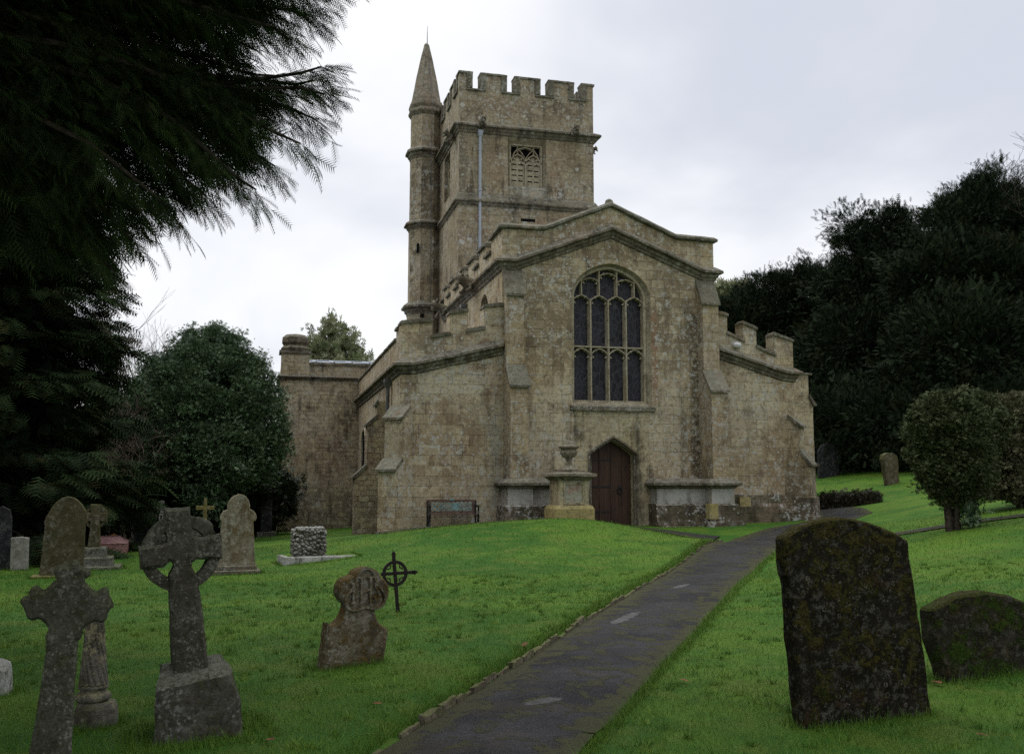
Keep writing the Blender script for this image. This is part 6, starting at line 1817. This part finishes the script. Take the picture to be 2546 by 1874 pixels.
# --- dark evergreens closing the ground under the trees on the left
for k, (px, py, Y, rp, rz, nm, lab) in enumerate(((90, 1190, 37.0, 190, 130, 'evergreen_shrub', 'black evergreen shrub deep in shade behind the arched headstone'), (330, 1195, 40.0, 170, 110, 'evergreen_shrub', 'dark shrub in the shade behind the table tomb'), (520, 1215, 38.5, 150, 105, 'evergreen_shrub', 'dark low shrub under the holly behind the yellow cross'), (690, 1240, 44.5, 90, 80, 'evergreen_shrub', 'small dark shrub beside the transept corner'))):
    p = at(px, py, Y)
    tree(nm, lab, 'shrub', (p[0], Y), 2.6, [blob_at(px, py, Y, rp, rz), blob_at(px - rp * .6, py + 30, Y - .5, rp * .6, rz * .7), blob_at(px + rp * .6, py + 30, Y + .5, rp * .6, rz * .7)], 260, 60, .35, .20, T_TUFT, 'shrub', .12, 60 + k, 'evergreen shrubs under the trees', inner=.3, nl=8)
g_ = blob_at(512, 1245, 32.6, 40, 28)
tree('young_shrub', 'small bright green young shrub behind the yellow cross', 'shrub', (g_[0], 32.6), 1.2, [g_], 40, 26, .16, .16, T_LEAF, 'holly', .03, 71, core=False, nl=10)

# --- the bank of yews on the right
GY = 'dark yews on the bank'
def yew(px, Y, blobs, label, seed, clumps, per, hgt, cr=.44, size=.235, r_=.32, **kw):
    p = at(px, 1150, Y)
    clumps = int(clumps * 1.5); per = int(per * 2.6); hgt = hgt * .66
    kw = {**dict(inner=.32, up=.12, tuft_out=.8, spread=.75), **kw}
    blobs = [(x, y, z - (.75 if Y > 40 else 1.5), rx * .95, ry * .95, rz * .95) for (x, y, z, rx, ry, rz) in blobs]
    tree('yew_tree', label, 'tree', (p[0], Y), hgt, blobs, clumps, per, cr, size, T_YEW, 'yew', r_, seed, GY, **kw)
yew(1945, 52.0, [blob_at(1860, 860, 52, 100, 130), blob_at(1940, 800, 52, 110, 125), blob_at(2030, 775, 51, 110, 120), blob_at(1930, 960, 50, 170, 120), blob_at(2060, 930, 50, 130, 150), blob_at(1830, 790, 53, 55, 60), blob_at(1990, 1050, 49, 180, 80)], 'rounded dark yew just right of the church roof line', 81, 760, 42, 14)
yew(2190, 44.0, [blob_at(2170, 590, 44, 58, 62), blob_at(2135, 545, 44, 38, 40), blob_at(2235, 560, 44, 52, 50), blob_at(2160, 720, 44, 92, 80), blob_at(2110, 680, 44.5, 58, 42), blob_at(2250, 690, 43, 100, 100), blob_at(2150, 860, 43, 130, 110), blob_at(2260, 900, 42, 130, 130), blob_at(2150, 1010, 42, 150, 95), blob_at(2080, 1030, 41, 110, 55), blob_at(2230, 1020, 38.5, 150, 60)], 'ragged open topped yew between the rounded one and the tallest', 82, 760, 40, 15.5)
yew(2450, 39.0, [blob_at(2445, 500, 39, 92, 92), blob_at(2370, 520, 39, 62, 62), blob_at(2460, 430, 39, 46, 40), blob_at(2520, 520, 39.5, 70, 90), blob_at(2330, 640, 38.5, 92, 90), blob_at(2450, 660, 38, 130, 110), blob_at(2580, 640, 38, 100, 120), blob_at(2380, 820, 37, 150, 130), blob_at(2540, 840, 37, 140, 140), blob_at(2420, 990, 36.5, 180, 100), blob_at(2640, 760, 38, 110, 200)], 'tallest and densest yew at the right edge of the bank', 83, 950, 42, 16)
p = at(1815, 800, 60.0)
tree('yellowing_tree', 'small yellowish green tree peeping beside the nave parapet', 'tree', (p[0], 60.0), 12.5, [blob_at(1800, 770, 60, 38, 42), blob_at(1835, 760, 60, 34, 44), blob_at(1810, 850, 60, 60, 70)], 130, 30, .45, .42, T_TUFT, 'palefol', .2, 85, inner=.2, up=.6, nl=20)

# --- clipped bushes on the right lawn
def bush(base, blobs, label, seed, stems, clumps, per, mat='bush', cr=.09, out_=.35):
    rng = np.random.default_rng(seed)
    b = np.array([base[0], base[1], gz(*base) - .05])
    o = tag(empty('clipped_bush', tuple(b)), label, 'bush', 'clipped round bushes')
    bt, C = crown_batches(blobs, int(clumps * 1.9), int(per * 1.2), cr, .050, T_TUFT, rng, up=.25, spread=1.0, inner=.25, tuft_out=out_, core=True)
    # thin shoots standing out of the top
    k = 260
    B = np.array(blobs[:2]); pk = rng.integers(0, len(B), k); d = rdir(k, rng); d[:, 2] = np.abs(d[:, 2])
    Pp = B[pk, :3] + d * B[pk, 3:6] * 1.0
    tw = (np.array([(0, -.012, 0), (0, .012, 0), (1, 0, 0), (.4, 0, 0), (.55, .05, .02), (.7, 0, 0), (.6, 0, 0), (.75, -.05, .02), (.9, 0, 0)]), np.array([(0, 1, 2), (3, 4, 5), (6, 7, 8)]))
    bt.append((tw, Pp, unit(d + rng.normal(0, .5, (k, 3))), rdir(k, rng), rng.uniform(.12, .30, k), np.full(k, .9)))
    scatter('crown', bt, M[mat], o, b)
    m = MB()
    cz = blobs[0][2] - b[2]
    for s_ in range(stems):
        a = 2 * math.pi * s_ / stems + .4
        r_ = .03 if stems > 1 else 0
        q = C[rng.integers(len(C))] - b
        m.tube([(r_ * 3 * math.cos(a), r_ * 3 * math.sin(a), -.1), (r_ * 4 * math.cos(a), r_ * 4 * math.sin(a), cz * .35), (q[0] * .4, q[1] * .4, cz * .7), (q[0] * .8, q[1] * .8, max(cz * .8, q[2] * .8))], [.13 if s_ == 0 else .06, .09 if s_ == 0 else .05, .05, .012], 7)
        for j in range(7):
            q = C[rng.integers(len(C))] - b
            m.tube([(q[0] * .15, q[1] * .15, cz * .45), (q[0] * .5, q[1] * .5, cz * .45 + (q[2] - cz * .45) * .6), tuple(q * .95)], [.03, .018, .006], 5)
    m.build('trunk', M['bark'], o, rough=(.01, 6, .15))
bush((13.3, 16.7), [blob_at(2356, 1085, 16.7, 82, 92), blob_at(2370, 1150, 16.7, 76, 82), blob_at(2405, 1062, 17.0, 74, 72), blob_at(2385, 1212, 16.7, 46, 34)], 'clipped round bush on a short trunk standing on the lawn', 91, 4, 520, 70, 'bush_green', .09, .50)
bush((17.6, 19.6), [blob_at(2500, 1090, 19.6, 100, 98), blob_at(2470, 1130, 19.8, 80, 80), blob_at(2560, 1120, 19.6, 90, 80), blob_at(2500, 1180, 19.6, 85, 55)], 'second round clipped bush growing to the ground at the right edge', 92, 4, 520, 70, 'bush_olive')
# shoots at the foot of the first bush
p = at(2415, 1285, 16.5)
sp = tag(empty('sapling', (p[0], 16.5, gz(p[0], 16.5))), 'leafy green shoots at the foot of the clipped bush', 'shrub')
rng = np.random.default_rng(5); k = 150
P = np.array([p[0], 16.5, gz(p[0], 16.5)]) + np.stack([rng.normal(0, .13, k), rng.normal(0, .1, k), np.abs(rng.normal(.22, .16, k))], 1)
scatter('leaves', [(T_TUFT, P, unit(rdir(k, rng) + np.array([0, 0, .5])), rdir(k, rng), rng.uniform(.07, .14, k), rng.random(k))], M['holly'], sp, (p[0], 16.5, gz(p[0], 16.5)))
m = MB()
for j in range(7): m.tube([(0, 0, -.05), (random.gauss(0, .08), random.gauss(0, .06), .25), (random.gauss(0, .16), random.gauss(0, .1), .5)], [.012, .008, .003], 4)
m.build('stems', M['bark'], sp)
# low dark hedge at the end of the path
h0, h1 = at(2040, 1258, 29.5), at(2178, 1244, 29.2)
n = 5200
rng = np.random.default_rng(6); t = rng.random(n)
Q = h0[None, :] * (1 - t)[:, None] + h1[None, :] * t[:, None]
Q[:, 1] += rng.uniform(-.35, .35, n)
gzq = ground_z(Q[:, 0], Q[:, 1]); Q[:, 2] = gzq + np.abs(rng.normal(.22, .14, n)) * (1 - .35 * t)
hb_ = (float(h0[0]), 29.4, gz(h0[0], 29.4))
hd = tag(scatter('low_hedge', [(T_TUFT, Q, unit(rdir(n, rng) + np.array([0, 0, .6])), rdir(n, rng), rng.uniform(.08, .16, n), rng.random(n))], M['hedge'], None, hb_), 'low dark scrubby hedge at the far end of the path by the church corner', 'hedge')
hd.location = hb_
# dark woodland band added behind the trees to block light from beyond
rng = np.random.default_rng(8)
def wood_band(x0, x1, y0, y1, h, n, size):
    x = rng.uniform(x0, x1, n); y = y0 + (y1 - y0) * (x - x0) / (x1 - x0) + rng.normal(0, 2.0, n)
    hh = h * (.75 + .25 * np.sin(x * .45) * np.cos(x * .21))
    z = base_z(np.clip(x, -60, 60), np.clip(y, -10, 100)) + hh * rng.random(n) ** .8
    Pp = np.stack([x, y, z], 1)
    return (leaf_template(.8, .1), Pp, rdir(n, rng), unit(rdir(n, rng) + np.array([0, -1.0, .3])), size * rng.uniform(.6, 1.4, n), rng.random(n))
tag(scatter('woodland', [wood_band(30, 95, 66, 52, 8.5, 40000, .75), wood_band(-70, -6, 58, 56, 8.0, 36000, .75), wood_band(-40, -12, 26, 52, 7, 22000, .65), wood_band(38, 50, 60, 26, 7, 14000, .65)], M['wood_mass'], None, (0, 0, 0)), 'dark mass of woodland added beyond the churchyard to block light', 'woodland', None, 'stuff')

# ------------------------------------------------------------------ grass blades and leaves on the lawn
def grass():
    rng = np.random.default_rng(77)
    waves = [(k_, rng.uniform(0, 6.28), rng.uniform(0, 6.28), .95 / (9 + k_ * .5)) for k_ in (.7, 1.1, 1.9, 2.6, 3.7, 5.1, 6.6, 8.3, 10.4, 13.0, 16.0, 21.0) for _ in range(2)]
    V, F, Tn, off = [], [], [], 0
    for (r0, r1, dens, w, h) in ((4.6, 8.0, 3600, .0030, .030), (8.0, 12.0, 1700, .0042, .032), (12.0, 18.0, 700, .0065, .034), (18.0, 27.0, 230, .011, .036)):
        a0, a1 = YAW - R(37), YAW + R(37)
        n = int(dens * (a1 - a0) / 2 * (r1 ** 2 - r0 ** 2))
        r = np.sqrt(rng.uniform(r0 ** 2, r1 ** 2, n)); a = rng.uniform(a0, a1, n)
        x, y = r * np.sin(a), r * np.cos(a)
        dk, sk = poly_dist(x, y, KERB); dr_, sr = poly_dist(x, y, PRIGHT)
        tufted = np.array([0.0])
        on_path = ((sk <= 0) | (dk < .05)) & (sr >= 0) & ~((sr > 0) & (dr_ < .035 * rng.random(n)))
        ok = ~on_path & (y < 26.0) & ~((y > 22.2) & (x > 10.9) & (x < 19))
        x, y = x[ok], y[ok]; n = len(x)
        z = ground_z(x, y) - .004
        patch = (.5 + sum(a_ * np.sin(x * k_ * math.cos(t_) + y * k_ * math.sin(t_) + f_) for k_, t_, f_, a_ in waves)).clip(0, 1)
        edge = np.exp(-(np.minimum(dr_[ok], dk[ok]) / .10) ** 2)
        H = h * np.exp(rng.normal(0, .35, n)) * (.75 + .5 * patch) * (1 + .5 * edge)
        th = rng.uniform(0, 6.28, n); lean = np.abs(rng.normal(.55, .4, n)) * H
        ph = rng.uniform(0, 6.28, n)
        bx, by = np.cos(th) * w * .5, np.sin(th) * w * .5
        p0 = np.stack([x - bx, y - by, z], 1); p1 = np.stack([x + bx, y + by, z], 1)
        tip = np.stack([x + np.cos(ph) * lean, y + np.sin(ph) * lean, z + H], 1)
        V.append(np.stack([p0, p1, tip], 1).reshape(-1, 3)); F.append(np.arange(n * 3) + off); off += n * 3
        Tn.append(np.clip(.5 * rng.random(n) + .35 * patch + rng.normal(0, .1, n), 0, 1))
    # odd coarse tufts in the sward
    nt = 1500
    r = np.sqrt(rng.uniform(4.8 ** 2, 17.0 ** 2, nt)); a = rng.uniform(YAW - R(36), YAW + R(36), nt)
    tx, ty = r * np.sin(a), r * np.cos(a)
    dk, sk = poly_dist(tx, ty, KERB); dr_, sr = poly_dist(tx, ty, PRIGHT)
    ok = ((sk > 0) & (dk > .12)) | ((sr < 0) & (dr_ > .05))
    tx, ty = tx[ok], ty[ok]; nt = len(tx); kb_ = 26
    idx = np.repeat(np.arange(nt), kb_); n = nt * kb_
    sp_ = rng.uniform(.012, .05, nt)[idx]
    x, y = tx[idx] + rng.normal(0, 1, n) * sp_, ty[idx] + rng.normal(0, 1, n) * sp_
    z = ground_z(x, y) - .004; dist = np.hypot(x, y)
    H = rng.uniform(.028, .062, nt)[idx] * np.exp(rng.normal(0, .25, n)); w = .0042 + .00025 * dist
    th = rng.uniform(0, 6.28, n); ph = rng.uniform(0, 6.28, n); lean = np.abs(rng.normal(.7, .4, n)) * H
    bx, by = np.cos(th) * w * .5, np.sin(th) * w * .5
    V.append(np.stack([np.stack([x - bx, y - by, z], 1), np.stack([x + bx, y + by, z], 1), np.stack([x + np.cos(ph) * lean, y + np.sin(ph) * lean, z + H], 1)], 1).reshape(-1, 3))
    F.append(np.arange(n * 3) + off); off += n * 3; Tn.append(np.clip(rng.choice([.1, .3, .95], nt)[idx] + rng.normal(0, .12, n), 0, 1))
    # rougher tufts left by the mower round the stones and along the path edges
    feet = []
    for o in COL.objects:
        if o.get('category') in ('gravestone', 'grave cross', 'monument', 'stone block', 'tomb') and o.location.y < 24:
            ms = [q for q in [o] + list(o.children) if q.type == 'MESH']
            for q in ms:
                c = np.array([v.co[:] for v in q.data.vertices])
                if len(c) == 0: continue
                c = c + (np.array(q.location) if q is not o else 0)
                low = c[c[:, 2] < .06]
                if len(low) < 3: continue
                feet.append((o, low[:, 0].min(), low[:, 0].max(), low[:, 1].min(), low[:, 1].max()))
    for o, x0, x1, y0, y1 in feet:
        per_ = 2 * (x1 - x0 + y1 - y0); n = int(per_ * (700 if o.location.y < 9 else 330))
        side = rng.random(n) * per_; w_, d_ = x1 - x0, y1 - y0
        u = np.where(side < w_, x0 + side, np.where(side < w_ + d_, x1, np.where(side < 2 * w_ + d_, x1 - (side - w_ - d_), x0)))
        v = np.where(side < w_, y0, np.where(side < w_ + d_, y0 + side - w_, np.where(side < 2 * w_ + d_, y1, y1 - (side - 2 * w_ - d_))))
        ou = np.where(side < w_, 0, np.where(side < w_ + d_, 1, np.where(side < 2 * w_ + d_, 0, -1))); ov = np.where(side < w_, -1, np.where(side < w_ + d_, 0, np.where(side < 2 * w_ + d_, 1, 0)))
        k_ = np.abs(rng.normal(0, .045, n)) + .004
        u, v = u + ou * k_, v + ov * k_
        ca, sa = math.cos(o.rotation_euler.z), math.sin(o.rotation_euler.z)
        x, y = o.location.x + u * ca - v * sa, o.location.y + u * sa + v * ca
        z = ground_z(x, y) - .004
        H = .055 * np.exp(rng.normal(0, .45, n)) * np.exp(-k_ * 8); w = .0035 if o.location.y < 9 else .008
        th = rng.uniform(0, 6.28, n); ph = rng.uniform(0, 6.28, n); lean = np.abs(rng.normal(.4, .3, n)) * H
        bx, by = np.cos(th) * w * .5, np.sin(th) * w * .5
        V.append(np.stack([np.stack([x - bx, y - by, z], 1), np.stack([x + bx, y + by, z], 1), np.stack([x + np.cos(ph) * lean, y + np.sin(ph) * lean, z + H], 1)], 1).reshape(-1, 3))
        F.append(np.arange(n * 3) + off); off += n * 3; Tn.append(np.clip(rng.normal(.35, .2, n), 0, 1))
    # fine moss-dark blades spilling over the kerb and the ragged path edge
    for line, sgn, wd in ((KERB, 1, .05), (PRIGHT, -1, .05)):
        L = resample(line, .02); n = 26000
        i = rng.integers(0, len(L) - 1, n); q = L[i]; d = L[i + 1] - L[i]; d = d / np.linalg.norm(d, axis=1, keepdims=True)
        off_n = np.stack([-d[:, 1], d[:, 0]], 1) * (sgn * np.abs(rng.normal(0, wd, n))[:, None] + sgn * .055 * (line is KERB))
        x, y = q[:, 0] + off_n[:, 0], q[:, 1] + off_n[:, 1]
        ok = (y > 4) & (y < 22); x, y = x[ok], y[ok]; n = len(x)
        z = ground_z(x, y) - .004; dist = np.hypot(x, y)
        H = .042 * np.exp(rng.normal(0, .4, n)); w = .0005 * dist
        th = rng.uniform(0, 6.28, n); ph = rng.uniform(0, 6.28, n); lean = np.abs(rng.normal(.6, .4, n)) * H
        bx, by = np.cos(th) * w * .5, np.sin(th) * w * .5
        V.append(np.stack([np.stack([x - bx, y - by, z], 1), np.stack([x + bx, y + by, z], 1), np.stack([x + np.cos(ph) * lean, y + np.sin(ph) * lean, z + H], 1)], 1).reshape(-1, 3))
        F.append(np.arange(n * 3) + off); off += n * 3; Tn.append(np.clip(rng.normal(.4, .22, n), 0, 1))
    me = np_mesh('grass', np.concatenate(V), np.concatenate(F), 3)
    a = me.attributes.new('tint', 'FLOAT', 'FACE'); a.data.foreach_set('value', np.concatenate(Tn).astype(np.float32))
    M['grass'] = leaf_mat('grass blades', (0.031, 0.094, 0.007), (0.142, 0.222, 0.027), spec=.2, rough=.6)
    tag(link_mesh('grass', me, M['grass']), 'short green grass of the churchyard lawn', 'grass', None, 'stuff')
grass()
M['deadleaf'] = plain('fallen brown leaf', (0.16, 0.065, 0.025), .8, .3, 30)
LG = 'fallen leaves on the lawn and path'
leaf_spots = [((938, 1758), 'orange fallen leaf on the lawn left of the path'), ((1355, 1843), 'reddish leaf on the tarmac near the bottom'), ((1180, 1525), 'brown leaf on the lawn between the iron cross and the kerb'), ((1355, 1540), 'brown leaf on the grass near the kerb'), ((2330, 1705), 'tan leaf lying left of the low mossy headstone'),
              ((1305, 1610), 'tan leaf on the grass just above the kerb'), ((1355, 1632), 'rusty leaf caught at the kerb edge'), ((580, 1790), 'brown leaf on the lawn right of the twisted column'), ((1000, 1330 + 180), 'dull leaf near the foot of the iron cross'), ((670, 1850), 'reddish leaf on the grass beside the wheel cross plinth'), ((2320, 1352), 'orange leaf on the right lawn behind the big headstone'), ((1045, 1400), 'brown leaf on the mound right of the iron cross'), ((840, 1395), 'small brown leaf on the lawn above the IHS stone'), ((1470, 1835), 'tan leaf on the ragged right edge of the path'), ((2440, 1840), 'dark leaf on the grass at the bottom right'), ((1700, 1700), 'rusty leaf on the grass left of the big mossy headstone')]
def lay(px, py):
    """ground point seen at a photo pixel"""
    r = FW * 2400 + RT * (px - 1273) + UPV * (937 - py)
    t = 0.0
    o = np.array(EYE)
    s = 2.0 / 2400
    k = s
    for _ in range(4000):
        q = o + r * k
        if q[2] < gz(q[0], q[1]): break
        k += .03 / 2400
    return q
for i, ((px, py), lab) in enumerate(leaf_spots):
    q = lay(px, py); s = random.uniform(.035, .06)
    pts = [(0, -1, 0), (.45, -.5, .2), (.55, .1, .3), (.2, .7, .15), (0, 1.1, .3), (-.25, .6, .2), (-.5, 0, .35), (-.4, -.55, .15)]
    m = MB(); m.add([(a * s, b * s, c * s * .6) for a, b, c in pts] + [(0, 0, .0)], [(k, (k + 1) % 8, 8) for k in range(8)])
    tag(m.build('fallen_leaf', M['deadleaf'], None, (q[0], q[1], gz(q[0], q[1]) + .025), (random.uniform(-.2, .2), random.uniform(-.2, .2), random.uniform(0, 6))), lab, 'leaf', LG)
